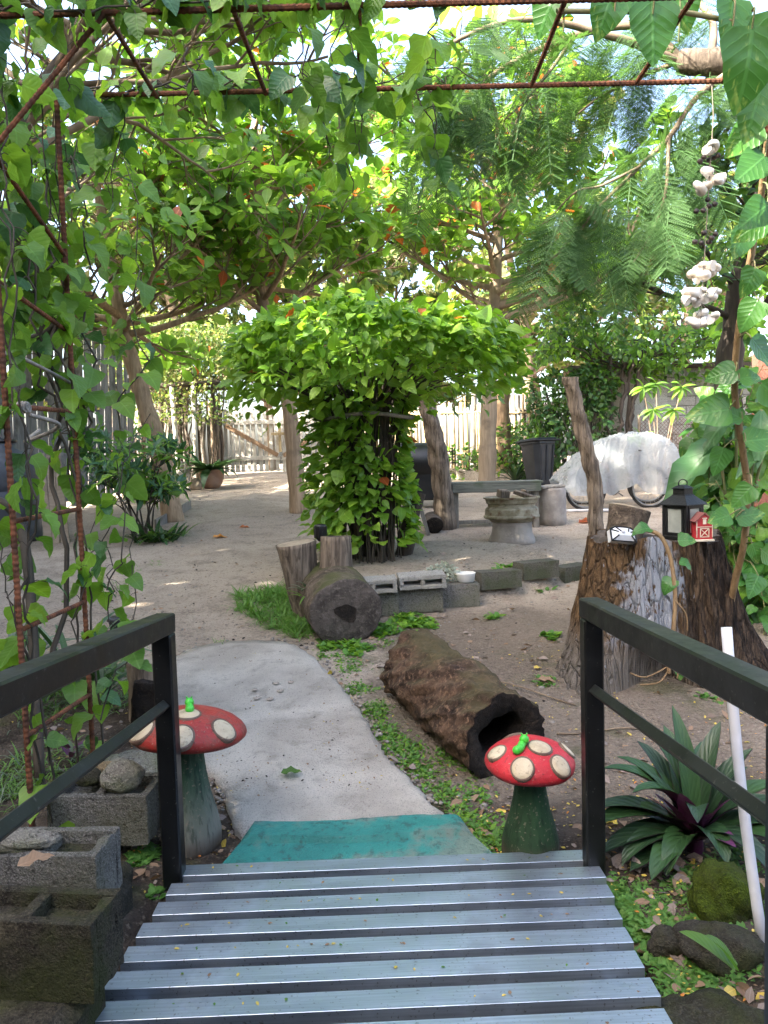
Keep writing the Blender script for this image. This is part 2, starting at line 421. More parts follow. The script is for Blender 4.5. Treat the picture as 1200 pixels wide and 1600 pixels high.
def mk_galv():
    t = NT('galvanised'); v = t.coord('Object'); vs_ = t.coord('Object', (1.5, 60, 60))
    sp = t.voro(t.coord('Object', (18, 40, 40)), 2, 'F1', 'Distance'); st = t.noise(vs_, 2, 4); n = t.noise(v, 5, 5)
    oi = t.n('ObjectInfo')
    col = t.mix(t.ramp(st, .3, .7), (.40, .45, .51), (.54, .60, .67))
    col = t.mix(t.math('MULTIPLY', oi.outputs['Random'], .25), col, (.24, .27, .30))
    col = t.mix(t.ramp(n, .56, .72, 0, .35), col, (.17, .185, .19))
    col = t.mix(t.ramp(t.noise(v, 90, 3), .62, .7, 0, .6), col, (.12, .11, .09))
    t.done(t.bsdf(col, t.math('ADD', t.ramp(sp, 0, .6, .33, .42), t.ramp(n, .4, .7, 0, .12)), .92, st, .08, .002, .5))
mk_galv()
def mk_black():
    t = NT('black_paint'); v = t.coord('Object'); n = t.noise(v, 9, 6, .65); n2 = t.noise(v, 70, 4)
    geo = t.n('NewGeometry'); s = t.n('SeparateXYZ'); t.l(geo.outputs['Normal'], s.inputs[0])
    dust = t.math('MULTIPLY', t.ramp(s.outputs[2], .4, .9), t.ramp(n, .35, .65, .15, .5))
    col = t.mix(dust, (.0035, .0038, .004), (.032, .036, .03))
    col = t.mix(t.ramp(n2, .63, .7, 0, .55), col, (.09, .09, .08))
    t.done(t.bsdf(col, t.ramp(n, .3, .7, .3, .48), 0, n2, .1, .002, .35))
mk_black()
def mk_rust():
    t = NT('rusty_rebar'); v = t.coord('Object'); n = t.noise(v, 22, 5, .65); n2 = t.noise(v, 4, 4)
    col = t.mix(t.ramp(n, .35, .65), (.055, .024, .014), (.16, .058, .026))
    col = t.mix(t.ramp(n2, .55, .7, 0, .6), col, (.035, .022, .018))
    t.done(t.bsdf(col, .85, .1, n, .5, .004, .3))
mk_rust()
def wood(name, c1, c2, c3=None, ax=2, rough=.85, sc=1.0, bstr=.6):
    t = NT(name); st = [14 * sc] * 3; st[ax] = 1.2 * sc; v = t.coord('Object', tuple(st)); n = t.noise(v, 2.2, 7, .65, .6); n2 = t.noise(t.coord('Object'), 3 * sc, 5)
    oi = t.n('ObjectInfo')
    col = t.mix(t.ramp(n, .3, .7), c1, c2)
    if c3: col = t.mix(t.ramp(n2, .5, .68, 0, .8), col, c3)
    col = t.mix(t.math('MULTIPLY', oi.outputs['Random'], .35), col, tuple(x * .6 for x in c1))
    t.done(t.bsdf(col, rough, 0, t.math('ADD', n, t.math('MULTIPLY', n2, .4)), bstr, .022, .25))
wood('weathered_wood', (.16, .145, .125), (.30, .275, .24), (.10, .085, .07))
wood('grey_board', (.10, .10, .105), (.22, .22, .225), (.05, .047, .044))
wood('white_picket', (.36, .34, .30), (.52, .49, .44), (.2, .17, .13))
wood('brown_brace', (.16, .10, .06), (.27, .18, .11))
wood('bamboo', (.28, .21, .11), (.46, .37, .22), (.15, .11, .06))
wood('bark_pale', (.20, .15, .10), (.33, .25, .17), (.12, .09, .065), sc=.8)
wood('bark_tan', (.20, .135, .08), (.38, .27, .17), (.13, .09, .06), sc=.7)
wood('bark_dark', (.045, .035, .028), (.11, .085, .065), (.03, .024, .02), sc=.8)
wood('bark_rough', (.045, .033, .024), (.27, .21, .155), (.05, .038, .03), sc=.8, bstr=1.)
wood('bench_wood', (.08, .085, .075), (.17, .18, .155), (.06, .09, .05), ax=0)
wood('plain_board', (.28, .22, .16), (.4, .33, .25), (.16, .12, .09), ax=0)
wood('stem_brown', (.16, .10, .05), (.28, .19, .10))
pmat('twig', (.12, .085, .055), (.2, .15, .1), rough=.9)
pmat('twig_dark', (.035, .03, .022), (.07, .055, .04), rough=.9)
pmat('twig_green', (.10, .12, .04), (.18, .16, .07), rough=.7)
def mk_log(name, c1, c2, c3, moss=None):
    t = NT(name); v = t.coord('Object'); n = t.noise(v, 7, 7, .7); n2 = t.noise(v, 32, 5, .7); n3 = t.noise(v, 2.2, 4)
    col = t.mix(t.ramp(n, .35, .65), c1, c2)
    col = t.mix(t.ramp(n2, .5, .68, 0, .7), col, c3)
    if moss:
        geo = t.n('NewGeometry'); s = t.n('SeparateXYZ'); t.l(geo.outputs['Normal'], s.inputs[0])
        col = t.mix(t.math('MULTIPLY', t.ramp(s.outputs[2], .35, .85), t.ramp(n3, .38, .58, 0, .8)), col, moss)
    t.done(t.bsdf(col, .95, 0, t.math('ADD', n, t.math('MULTIPLY', n2, .7)), 1., .03, .2))
mk_log('rotten_log', (.022, .014, .010), (.115, .07, .046), (.25, .155, .10), (.07, .06, .028))
mk_log('mossy_log', (.05, .038, .028), (.13, .10, .075), (.22, .175, .125), (.06, .07, .02))
mk_log('end_grain', (.04, .033, .027), (.10, .083, .07), (.16, .135, .115))
mk_log('pale_end', (.26, .21, .15), (.36, .30, .22), (.2, .155, .11))
mk_log('char_and_hole_shade', (.010, .008, .007), (.028, .021, .016), (.05, .037, .027))  # charred wood; also the painted shade of the log cavities
def cement(name, c1, c2, moss=None, mf=.6, dark=(.06, .055, .05)):
    t = NT(name); v = t.coord('Object'); n = t.noise(v, 6, 6, .65); n2 = t.noise(v, 62, 5, .7); n3 = t.noise(v, 3.1, 5, .6); n4 = t.noise(v, 150, 3, .6); n5 = t.noise(v, 21, 5, .7)
    oi = t.n('ObjectInfo')
    col = t.mix(t.ramp(n, .33, .67), c1, c2)
    col = t.mix(t.ramp(n5, .5, .68, 0, .55), col, tuple(x * .45 for x in c1))
    col = t.mix(t.ramp(n4, .52, .62, 0, .6), col, tuple(min(1, x * 1.45) for x in c2))
    col = t.mix(t.ramp(n2, .53, .63, 0, .8), col, dark)
    if moss: col = t.mix(t.ramp(n3, .42, .6, 0, mf), col, t.mix(n2, tuple(x * .6 for x in moss), tuple(x * 1.5 for x in moss)))
    t.done(t.bsdf(col, .95, 0, t.math('ADD', t.math('ADD', n2, n4), t.math('MULTIPLY', n5, .8)), 1., .02, .15))
cement('block_grey', (.15, .143, .128), (.27, .255, .228), (.075, .08, .03), .5)
cement('block_pale', (.33, .32, .295), (.43, .41, .38), (.25, .235, .19), .5, (.17, .16, .145))
cement('block_mossy', (.05, .043, .032), (.095, .082, .06), (.042, .052, .012), .7, (.018, .015, .011))
cement('block_low', (.10, .095, .08), (.16, .15, .13), (.055, .07, .03), .7)
cement('wall_block', (.28, .28, .26), (.37, .37, .345), (.2, .2, .18), .4)
cement('wall_mortar', (.12, .12, .11), (.17, .165, .15))
cement('panel_grey', (.36, .37, .34), (.42, .42, .39), (.27, .28, .25), .6)
cement('panel_beige', (.40, .36, .28), (.48, .44, .35), (.22, .2, .15), .6)
cement('red_wall', (.25, .10, .07), (.31, .13, .09), (.2, .1, .08), .4)
cement('rock_pale', (.22, .20, .17), (.34, .31, .26), (.14, .16, .07), .6)
cement('rock_dark', (.035, .032, .024), (.075, .065, .05), (.04, .05, .012), .7)
cement('rock_tan', (.28, .2, .11), (.36, .27, .16), (.17, .15, .08), .5)
cement('rock_moss', (.05, .075, .006), (.085, .115, .01), (.03, .03, .012), .75, (.02, .028, .005))
cement('paver', (.36, .31, .26), (.46, .41, .35), (.25, .22, .17), .5)
def mk_mush(name, c1, c2, dirt, df):
    t = NT(name); v = t.coord('Object'); n = t.noise(v, 7, 6, .6); n2 = t.noise(v, 60, 4, .6); n3 = t.noise(v, 11, 6, .7); n4 = t.noise(v, 130, 3)
    col = t.mix(t.ramp(n, .35, .65), c1, c2); col = t.mix(t.ramp(n3, .46, .68, 0, df), col, dirt)
    col = t.mix(t.ramp(n2, .58, .66, 0, .55), col, tuple(x * .55 for x in dirt)); col = t.mix(t.ramp(n4, .64, .7, 0, .5), col, (.3, .24, .18))
    t.done(t.bsdf(col, t.ramp(n3, .3, .7, .42, .7), 0, t.math('ADD', t.math('MULTIPLY', n2, .7), n3), .6, .008, .35))
mk_mush('cap_red', (.36, .014, .022), (.45, .022, .032), (.24, .03, .03), .4)
mk_mush('cap_red_worn', (.24, .018, .014), (.31, .03, .022), (.14, .065, .045), .8)
mk_mush('spot_cream', (.40, .33, .22), (.48, .40, .28), (.28, .22, .14), .6)
mk_mush('spot_rim', (.09, .05, .035), (.14, .09, .06), (.05, .03, .02), .5)
def mk_stem(name, c1, c2, c3):
    t = NT(name); v = t.coord('Object', (1, 1, .35)); n = t.noise(v, 12, 6, .65); n2 = t.noise(t.coord('Object', (6, 6, 1)), 9, 5)
    s = t.n('SeparateXYZ'); t.l(t.coord('Object'), s.inputs[0])
    col = t.mix(t.ramp(n, .3, .7), c1, c2); col = t.mix(t.ramp(t.math('ADD', t.math('MULTIPLY', t.noise(v, 5, 4), .4), s.outputs[2]), .28, .5, .75, 0), col, c3)
    col = t.mix(t.ramp(n2, .5, .66, 0, .6), col, tuple(x * .35 for x in c1)); col = t.mix(t.ramp(t.noise(t.coord('Object'), 75, 4), .6, .68, 0, .6), col, (.16, .13, .10))
    col = t.mix(t.math('MULTIPLY', t.ramp(s.outputs[2], .09, .01), t.ramp(n, .3, .6, .3, .9)), col, (.07, .05, .036))
    t.done(t.bsdf(col, .75, 0, t.math('ADD', n, n2), .6, .008, .3))
mk_stem('stem_green', (.006, .03, .010), (.02, .06, .022), (.014, .035, .014))
mk_stem('stem_faded', (.012, .045, .024), (.06, .085, .058), (.17, .16, .135))
pmat('caterpillar', (.04, .36, .03), (.06, .44, .04), rough=.35, bump=0)
# leaves
leafmat('almond_leaf', (.075, .18, .022), (.13, .25, .032), trans=.5, rough=.38)
leafmat('almond_dark', (.06, .13, .02), (.095, .18, .025), trans=.45, rough=.36)
leafmat('almond_lime', (.14, .28, .03), (.20, .33, .05), trans=.55)
leafmat('almond_orange', (.36, .11, .025), (.30, .06, .025), trans=.5, spot=(.16, .12, .02))
leafmat('bush_leaf', (.125, .265, .022), (.18, .32, .032), trans=.48, rough=.42)
leafmat('bush_dark', (.09, .20, .022), (.13, .24, .03), trans=.42)
leafmat('bush_lime', (.19, .33, .035), (.24, .37, .06), trans=.45, spot=(.12, .24, .03))
leafmat('vine_leaf', (.075, .17, .022), (.11, .22, .03), trans=.46, rough=.45)
leafmat('vine_dark', (.035, .10, .03), (.05, .13, .04), trans=.35, rough=.42)
leafmat('vine_lime', (.13, .27, .025), (.18, .31, .04), trans=.5)
leafmat('pothos_leaf', (.04, .13, .025), (.06, .16, .03), trans=.35, rough=.32)
leafmat('pothos_var', (.045, .14, .025), (.06, .17, .03), trans=.35, rough=.32, varieg=(.27, .36, .08))
leafmat('shrub_leaf', (.028, .085, .035), (.045, .12, .045), trans=.3, rough=.4)
leafmat('strap_green', (.025, .065, .018), (.04, .095, .028), trans=.25, rough=.4)
leafmat('strap_grey', (.06, .10, .06), (.11, .15, .09), trans=.25, vein=(.2, .24, .16))
leafmat('lily_top', (.012, .034, .012), (.024, .055, .02), trans=.12, rough=.42, vein=(.06, .10, .05))
leafmat('lily_under', (.07, .012, .05), (.11, .02, .08), trans=.15, rough=.45)
leafmat('far_leaf', (.12, .19, .04), (.20, .27, .06), trans=.45, rough=.6)
leafmat('far_dry', (.20, .21, .09), (.28, .26, .13), trans=.45, rough=.6)
leafmat('hedge_leaf', (.04, .09, .02), (.07, .14, .03), trans=.35)
leafmat('fern_leaf', (.044, .105, .028), (.065, .145, .038), trans=.42, rough=.5)
leafmat('grass_leaf', (.08, .17, .025), (.12, .22, .035), trans=.35, rough=.5)
leafmat('weed_leaf', (.07, .18, .03), (.11, .25, .04), trans=.4, rough=.5)
leafmat('silver_leaf', (.30, .34, .30), (.40, .43, .38), trans=.3, rough=.7)
leafmat('dry_leaf', (.20, .12, .07), (.28, .19, .12), trans=.2, rough=.7)
leafmat('dry_grey', (.19, .145, .12), (.26, .21, .18), trans=.15, rough=.8)
leafmat('dry_orange', (.45, .15, .025), (.5, .22, .03), trans=.2, rough=.6)
leafmat('dry_yellow', (.5, .36, .05), (.55, .42, .1), trans=.2, rough=.6)
# other
pmat('bin_plastic', (.012, .014, .017), (.02, .022, .026), rough=.45, bump=.15, bs=80)
pmat('tyre', (.008, .008, .008), (.025, .022, .02), rough=.85)
pmat('bike_metal', (.10, .10, .10), (.2, .12, .08), rough=.5, metal=.6)
pmat('black_plastic', (.004, .004, .0045), (.009, .009, .0095), rough=.4, bump=0)
pmat('lamp_white', (.5, .51, .52), rough=.35, bump=0)
pmat('white_pvc', (.5, .51, .55), (.44, .44, .46), rough=.35, bump=.1)
pmat('iron', (.010, .011, .0115), (.02, .02, .019), rough=.55, metal=.5, bump=.3, bs=60)
pmat('shell', (.74, .71, .66), (.62, .54, .44), scale=18, rough=.4, bump=.2, bs=40)
pmat('bead_dark', (.02, .014, .012), (.05, .032, .025), rough=.5)
pmat('string', (.2, .17, .13), rough=.8, bump=0)
pmat('rope', (.26, .24, .21), (.17, .15, .13), scale=30, rough=.9, bump=.6, bs=90)
pmat('barn_red', (.34, .022, .03), (.4, .035, .04), scale=12, rough=.6, bs=40)
pmat('barn_roof', (.16, .05, .045), (.22, .09, .08), rough=.7)
pmat('cream_paint', (.62, .55, .45), (.5, .42, .33), scale=14, rough=.7)
pmat('rim_metal', (.17, .145, .09), (.30, .27, .20), scale=9, c3=(.11, .05, .022), s3=7, rough=.7, metal=.3, bump=.5)
pmat('grey_metal', (.24, .25, .26), (.33, .33, .33), rough=.5, metal=.6)
pmat('cement_base', (.22, .19, .165), (.3, .265, .23), rough=.95, bump=.8)
pmat('terracotta', (.23, .13, .085), (.3, .19, .13), rough=.85)
pmat('tank_grey', (.03, .035, .045), (.06, .065, .075), rough=.5, bump=.1)
pmat('cloth_pale', (.62, .58, .5), (.52, .47, .4), rough=.9)
pmat('white_pot', (.6, .59, .56), (.48, .47, .44), rough=.8, bump=.5)
pmat('litter_mix', (.40, .26, .06), (.22, .12, .05), scale=40, rough=.9, bump=0)
pmat('print_dirt', (.20, .165, .13), (.34, .29, .24), scale=60, rough=.95)
pmat('pebble', (.15, .13, .11), (.26, .235, .205), scale=20, rough=.95)
def mk_glass():
    t = NT('frosted_glass'); v = t.coord('Object'); n = t.noise(v, 18, 5)
    b = t.bsdf(t.mix(t.ramp(n, .35, .65), (.42, .46, .42), (.56, .6, .55)), .35, 0, n, .2, .003, .5, Transmission_Weight=.55)
    t.done(b)
mk_glass()
def mk_tarp():
    t = NT('plastic_sheet'); v = t.coord('Object'); n = t.noise(v, 5, 6, .65, .8); n2 = t.noise(v, 22, 4)
    b = t.bsdf(t.mix(t.ramp(n, .35, .65), (.30, .325, .34), (.44, .465, .48)), t.ramp(n2, .3, .7, .25, .4), 0, t.math('ADD', n, t.math('MULTIPLY', n2, .3)), .7, .03, .6)
    tr = t.n('BsdfTranslucent'); tr.inputs[0].default_value = (.5, .53, .55, 1); tp = t.n('BsdfTransparent')
    m1 = t.n('MixShader'); m1.inputs[0].default_value = .35; t.l(b, m1.inputs[1]); t.l(tr.outputs[0], m1.inputs[2])
    m2 = t.n('MixShader'); t.l(t.ramp(n, .35, .7, .3, .62), m2.inputs[0]); t.l(m1.outputs[0], m2.inputs[1]); t.l(tp.outputs[0], m2.inputs[2])
    t.done(m2.outputs[0])
mk_tarp()
def mk_stump():
    t = NT('stump_bark'); v = t.coord('Object'); vs_ = t.coord('Object', (1, 1, .16)); s = t.n('SeparateXYZ'); t.l(v, s.inputs[0])
    n = t.noise(vs_, 26, 7, .7, .4); n2 = t.noise(vs_, 9, 6, .65); n3 = t.noise(t.coord('Object', (1, 1, .3)), 34, 5, .7); nb = t.noise(v, 4, 5, .6)
    brown = t.mix(t.ramp(n, .32, .68), (.05, .03, .016), (.23, .14, .07))
    dark = t.mix(t.ramp(n, .38, .72), (.018, .012, .009), (.15, .10, .066))
    grey = t.mix(t.ramp(n, .3, .7), (.15, .125, .10), (.27, .235, .2))
    wob = t.math('MULTIPLY', t.math('SUBTRACT', nb, .5), .5)
    xx = t.math('ADD', s.outputs[0], wob)
    ck = t.voro(t.coord('Object', (1, 1, .07)), 24, 'DISTANCE_TO_EDGE'); ck2 = t.math('ADD', ck, t.math('MULTIPLY', t.math('SUBTRACT', n3, .5), .12))
    # the slope of the trunk moves the paint's left edge outward lower down
    edge = t.math('ADD', xx, t.math('MULTIPLY', t.math('SUBTRACT', .85, s.outputs[2]), .32))
    col = t.mix(t.ramp(t.math('ADD', xx, t.math('MULTIPLY', t.math('SUBTRACT', n2, .5), .5)), -.1, .26), brown, dark)
    col = t.mix(t.math('MULTIPLY', t.ramp(s.outputs[2], .38, .12), t.ramp(xx, .2, -.1)), col, grey)
    patch = t.math('MULTIPLY', t.math('MULTIPLY', t.ramp(edge, -.27, -.19), t.ramp(xx, .05, -.07)), t.ramp(s.outputs[2], .15, .4))
    flake = t.math('MULTIPLY', patch, t.ramp(t.math('ADD', n3, t.math('MULTIPLY', patch, .12)), .5, .56))
    spots = t.math('MULTIPLY', t.ramp(t.math('ADD', edge, wob), -.5, -.3), t.ramp(n3, .63, .67, 0, .8))
    col = t.mix(t.math('MAXIMUM', flake, t.math('MULTIPLY', spots, t.ramp(xx, .25, .05))), col, (.40, .42, .47))
    col = t.mix(t.ramp(ck2, .03, -.01, 0, .6), col, (.012, .009, .007))
    t.done(t.bsdf(col, .9, 0, t.math('ADD', t.math('ADD', n, t.math('ADD', n2, n3)), t.ramp(ck2, 0, .1, 0, .8)), 1., .07, .2))
mk_stump()

# ------------------------------------------------------------------ ground, path, step
def span(a, b, d): return list(np.arange(a, b, d))
xs = np.array(span(-300, -60, 40) + span(-60, -12, 6) + span(-12, -4.5, .6) + span(-4.5, 4.5, .06) + span(4.5, 12, .6) + span(12, 60, 6) + span(60, 301, 40))
ys = np.array(span(-60, -4, 7) + span(-4, 1, .5) + span(1, 9.5, .06) + span(9.5, 24, .3) + span(24, 60, 4) + span(60, 500, 40))
X, Y = np.meshgrid(xs, ys); Z = G(X, Y)
Z = Z + np.where((np.abs(X) < 4.5) & (Y > 1) & (Y < 9.5), rg.normal(0, .0022, X.shape), 0)
nx, ny = len(xs), len(ys)
ii = (np.arange(ny - 1)[:, None] * nx + np.arange(nx - 1)[None]).ravel()
gm = quadmesh('ground', np.stack([X.ravel(), Y.ravel(), Z.ravel()], 1), np.stack([ii, ii + 1, ii + nx + 1, ii + nx], 1), None, np.zeros(len(ii)), ['ground'])
go = bpy.data.objects.new('ground', gm); COL.objects.link(go)
tag(go, 'sandy packed earth of the garden yard strewn with litter', 'ground', kind='structure')

def slab(name, outline_px, top, thick, mat, sub=3, jit=.012, dome=.0, nring=7, parent=None, zfun=None):
    pts = []
    base = [GP(*p) for p in outline_px]
    base = spline(base + [base[0]], sub)[:-1]
    c = sum(base, Vector()) / len(base); mb = MB(); n = len(base); vv = []
    for i in range(nring):
        f = 1 - i / nring
        for p in base:
            q = c.lerp(p, f if i else 1.0); jj = jit if i < 2 else 0; q = Vector((q.x + rnd.uniform(-jj, jj), q.y + rnd.uniform(-jj, jj), 0))
            zz = g(q.x, q.y) if zfun is None else zfun(q.x, q.y)
            q.z = zz + top * (1 if i else .72) + dome * (1 - f) + .004 * sn((q.x * 4, q.y * 4, 0))
            vv.append(q)
    ff = [(i * n + k, i * n + (k + 1) % n, (i + 1) * n + (k + 1) % n, (i + 1) * n + k) for i in range(nring - 1) for k in range(n)]
    cc = len(vv); vv.append(Vector((c.x, c.y, (g(c.x, c.y) if zfun is None else zfun(c.x, c.y)) + top + dome)))
    ff += [((nring - 1) * n + k, (nring - 1) * n + (k + 1) % n, cc) for k in range(n)]
    lo = len(vv); vv += [Vector((p.x * 1.0, p.y, g(p.x, p.y) - thick)) for p in base]
    ff += [(lo + k, lo + (k + 1) % n, (k + 1) % n, k) for k in range(n)]
    mb.add(vv, ff); return mb
mb = slab('path', [(262, 1040), (300, 1018), (350, 1008), (425, 1006), (470, 1018), (520, 1062), (556, 1108), (588, 1160), (604, 1190), (640, 1224), (672, 1262), (690, 1290), (600, 1310), (480, 1316), (385, 1316), (362, 1285), (340, 1230), (285, 1180), (262, 1120)], .035, .06, 'path_concrete', 7, .009, .01, 12)
o = obj('path', mb, 'path_concrete', None, True, origin=GP(430, 1130)); tag(o, 'pale trowelled concrete garden path leading from the metal bridge', 'path', kind='structure')
# paw prints pressed in the concrete
for k, (px, py, s) in enumerate([(402, 1104, 1), (422, 1105, .9), (438, 1092, .8), (432, 1080, .7), (455, 1078, .7), (398, 1090, .6)]):
    c = GP(px, py); mb = MB(); zt = c.z + .054
    for a in [(0, 0, .017)] + [(.022 * math.cos(q), .022 * math.sin(q), .007) for q in (.6, 1.2, 1.9, 2.5)]:
        mb.lathe([(a[2] * 1.15, -.004), (a[2] * .6, .0005)], (c.x + a[0] * s, c.y + a[1] * s * 1.2, zt), 9)
    # shallow dirt-filled dents
    o = obj('paw_print', mb, 'print_dirt', None, origin=(c.x, c.y, zt)); o.parent = bpy.data.objects['path']; o.location = Vector((c.x, c.y, zt)) - o.parent.location
# teal painted step
a, b, c, d = P(392, 1272, 3.05), P(702, 1259, 3.05), P(744, 1332, 2.80), P(366, 1346, 2.80)
mb = MB(); zt = .05
n = 30; vv = []
rows = [(3.07, .075, .0), (3.065, .085, 0), (2.98, .088, 0), (2.93, .086, 0), (2.915, .062, .02), (2.80, .05, .05), (2.74, .045, .06), (2.74, -.1, .06)]
for (yy, zz, ex) in rows:
    x0 = -.57 - ex * 1.6 + .0; x1 = .27 + ex * 2.2
    for k in range(n + 1):
        t = k / n; vv.append((lerp(x0, x1, t) + (rnd.uniform(-.006, .006) if k in (0, n) else 0), yy + .012 * math.sin(t * 7 + yy * 9) + .016 * t, zz + rnd.uniform(-.0015, .0015)))
ff = [(i * (n + 1) + k, (i + 1) * (n + 1) + k, (i + 1) * (n + 1) + k + 1, i * (n + 1) + k + 1) for i in range(len(rows) - 1) for k in range(n)]
nb = len(vv); vv += [(p[0], p[1], -.1) for p in vv[:n + 1]]
ff += [(nb + k, k, k + 1, nb + k + 1) for k in range(n)]
L = [i * (n + 1) for i in range(len(rows))]; ff += [tuple([nb] + L[::-1]), tuple([nb + n] + [i + n for i in L])]
mb.add(vv, ff); o = obj('painted_step', mb, 'teal_paint', None, origin=(-.15, 2.9, 0))
tag(o, 'teal painted concrete step between the metal bridge and the path', 'step')

# ------------------------------------------------------------------ metal footbridge with handrails
BX = -.02
DS = .035
def zd(y): return .052 + DS * (2.82 - y)
br = thing('metal_footbridge', 'galvanised slatted metal footbridge with black painted handrails', 'footbridge', (BX, 2.0, 0))
sv = MB(); sv.box((0, 0, 0), (1.55, .081, .05), None, .0012); sm = sv.mesh('slat', 'galvanised')
for i in range(24):
    y = 2.82 - .047 - .1275 * i
    m = Matrix.Translation((BX - .055 * (2.82 - y) + rnd.uniform(-.006, .006), y + rnd.uniform(-.003, .003), zd(y) - .025)) @ Euler((math.atan(-DS) + rnd.uniform(-.006, .006), rnd.uniform(-.0025, .0025), .022 + rnd.uniform(-.003, .003))).to_matrix().to_4x4()
    inst('slat', sm, m, br)
for s in (-1, 1):
    mb = MB(); mb.bar((BX + s * .68, 2.78, zd(2.78) - .079), (BX + s * .68 - .055 * 3.18, -.4, zd(-.4) - .079), .05, .055, bev=.004); obj('stringer', mb, 'galvanised', br)
wb = MB()
for i in range(22):
    for s in (-1, 1):
        y = 2.82 - .047 - .1275 * i - .064
        for k in range(3): wb.blob((BX - .055 * (2.82 - y) + s * (.7 + rnd.uniform(-.03, .03)), y + rnd.uniform(-.012, .012), zd(y) - .043), (.018, .014, .008), 1, .3, 2, i + k)
o = obj('weld_bead', wb, 'grey_metal', br, True); o['kind'] = 'stuff'
for s, ztop, RS in ((1, 1.035, .056), (-1, 1.022, .088)):
    x = BX + (.757 if s > 0 else -.788)
    for y in (2.735, 1.375, .02):
        mb = MB(); zt = ztop + RS * (2.735 - y) - .072
        mb.box((x, y, (zt + .0) / 2 - .1), (.07, .07, zt + .2), None, .006); obj('post', mb, 'black_paint', br)
    mb = MB(); mb.bar((x, 2.771, ztop - .036 - RS * .036), (x, -.05, ztop - .036 + RS * (2.735 + .05)), .074, .072, bev=.006); obj('handrail', mb, 'black_paint', br)
    for (ya, yb) in ((2.70, 1.41), (1.34, .055)):
        mb = MB(); za, zb = [ztop - .33 + .1 * (2.735 - q) for q in (ya, yb)]
        mb.bar((x, ya, za), (x, yb, zb), .034, .034, up=(s * 1, 0, 1), bev=.003); obj('mid_rail', mb, 'black_paint', br)
# ------------------------------------------------------------------ mushrooms
def mushroom(name, label, base, H, capr, caph, stem_r, capm, stemm, spots, cater, tilt=(0, 0)):
    base = Vector(base); rt = thing(name, label, 'garden ornament', base, 'concrete toadstools beside the bridge')
    zc = H - caph
    def sf(a, z): return 1 + .03 * math.sin(3 * a + 5 * z) + .02 * math.sin(7 * a)
    mb = MB(); sr = stem_r
    mb.lathe([(sr * 1.0, -.03), (sr * 1.06, .02), (sr * 1.05, H * .12), (sr * .92, H * .25), (sr * .72, H * .4), (sr * .6, H * .55), (sr * .55, H * .66), (sr * .6, zc + .015)], base, 36, 0, sf)
    obj('stem', mb, stemm, rt, True)
    T = Euler((tilt[0], tilt[1], 0)).to_matrix(); cc = base + Vector((0, 0, zc))
    prof = [(.15, .12), (.5, .03), (.78, 0), (.92, .06), (.985, .17), (1.0, .27), (.975, .40), (.91, .54), (.79, .70), (.62, .84), (.42, .94), (.2, .99), (.02, 1.0)]
    pr = [(r * capr, z * caph) for r, z in prof]
    def wob(a, z): return 1 + .025 * math.sin(2 * a + 1) + .015 * math.sin(5 * a)
    mb = MB(); mb.lathe(pr, cc, 48, 0, wob, T); obj('cap', mb, capm, rt, True)
    def surf(az, u):   # u 0 rim .. 1 top
        rs = [p[0] for p in pr[4:]]; zs = [p[1] for p in pr[4:]]; f = u * (len(rs) - 1); i = min(int(f), len(rs) - 2); q = f - i
        r = lerp(rs[i], rs[i + 1], q); z = lerp(zs[i], zs[i + 1], q); r *= wob(az, z)
        p = Vector((r * math.cos(az), r * math.sin(az), z)); dr, dz = rs[i + 1] - rs[i], zs[i + 1] - zs[i]
        n = Vector((math.cos(az) * dz, math.sin(az) * dz, -dr)).normalized(); return p, n
    for (az, u, r) in spots:
        p, n = surf(R(az), u); e = Vector((0, 0, 1)).cross(n)
        if e.length < .01: e = Vector((1, 0, 0))
        e.normalize(); up = n.cross(e)
        for nm, mt, rad, h in (('spot', 'spot_cream', r, .007), ('spot_rim', 'spot_rim', r * 1.14, .0055)):
            mb = MB(); vv = []; seg = 24
            rings = [(1., -.012), (1., h * .6), (.92, h), (.5, h * 1.1)] if nm == 'spot' else [(1., -.012), (1., h), (.9, h)]
            for (q, hh) in rings:
                for k in range(seg):
                    a = 2 * math.pi * k / seg; du, dv = rad * q * math.cos(a), rad * q * 1.05 * math.sin(a)
                    # follow the curved cap
                    off = p + e * du + up * dv; bend = -(du * du / (2 * capr * 1.05) + dv * dv / (2 * capr * 1.6))
                    vv.append(T @ (off + n * (hh + bend)) + cc)
            ff = [(i * seg + k, i * seg + (k + 1) % seg, (i + 1) * seg + (k + 1) % seg, (i + 1) * seg + k) for i in range(len(rings) - 1) for k in range(seg)] + [tuple((len(rings) - 1) * seg + k for k in range(seg))]
            mb.add(vv, ff); obj(nm, mb, mt, rt, True)
    if cater:
        mb = MB(); az, u0, u1 = cater
        cr = None
        for k in range(6):
            p, n = surf(R(az + 3 * math.sin(k)), lerp(u0, u1, k / 5)); mb.blob(T @ (p + n * .012) + cc, .0175 - .0006 * k, 2, .02, 2, k)
        p, n = surf(R(az), u1); hd = T @ (p + n * .024) + cc; mb.blob(hd, .019, 2, .02)
        for s in (-1, 1): mb.tube([hd, hd + Vector((s * .008, 0, .018)), hd + Vector((s * .012, 0, .024))], .003, 6)
        obj('caterpillar', mb, 'caterpillar', rt, True)
    return rt
mb_ = GP(828, 1330)
mushroom('toadstool', 'bright red toadstool ornament with dark green stem beside the hollow log', (mb_.x, 2.92, g(mb_.x, 2.92)), .46, .172, .122, .105, 'cap_red', 'stem_green',
         [(-112, .42, .040), (-52, .42, .039), (-62, .80, .042), (-168, .5, .036), (4, .46, .034), (110, .45, .04)], (-130, .66, .84), (.05, .03))
l_ = P(295, 1342, 2.9)
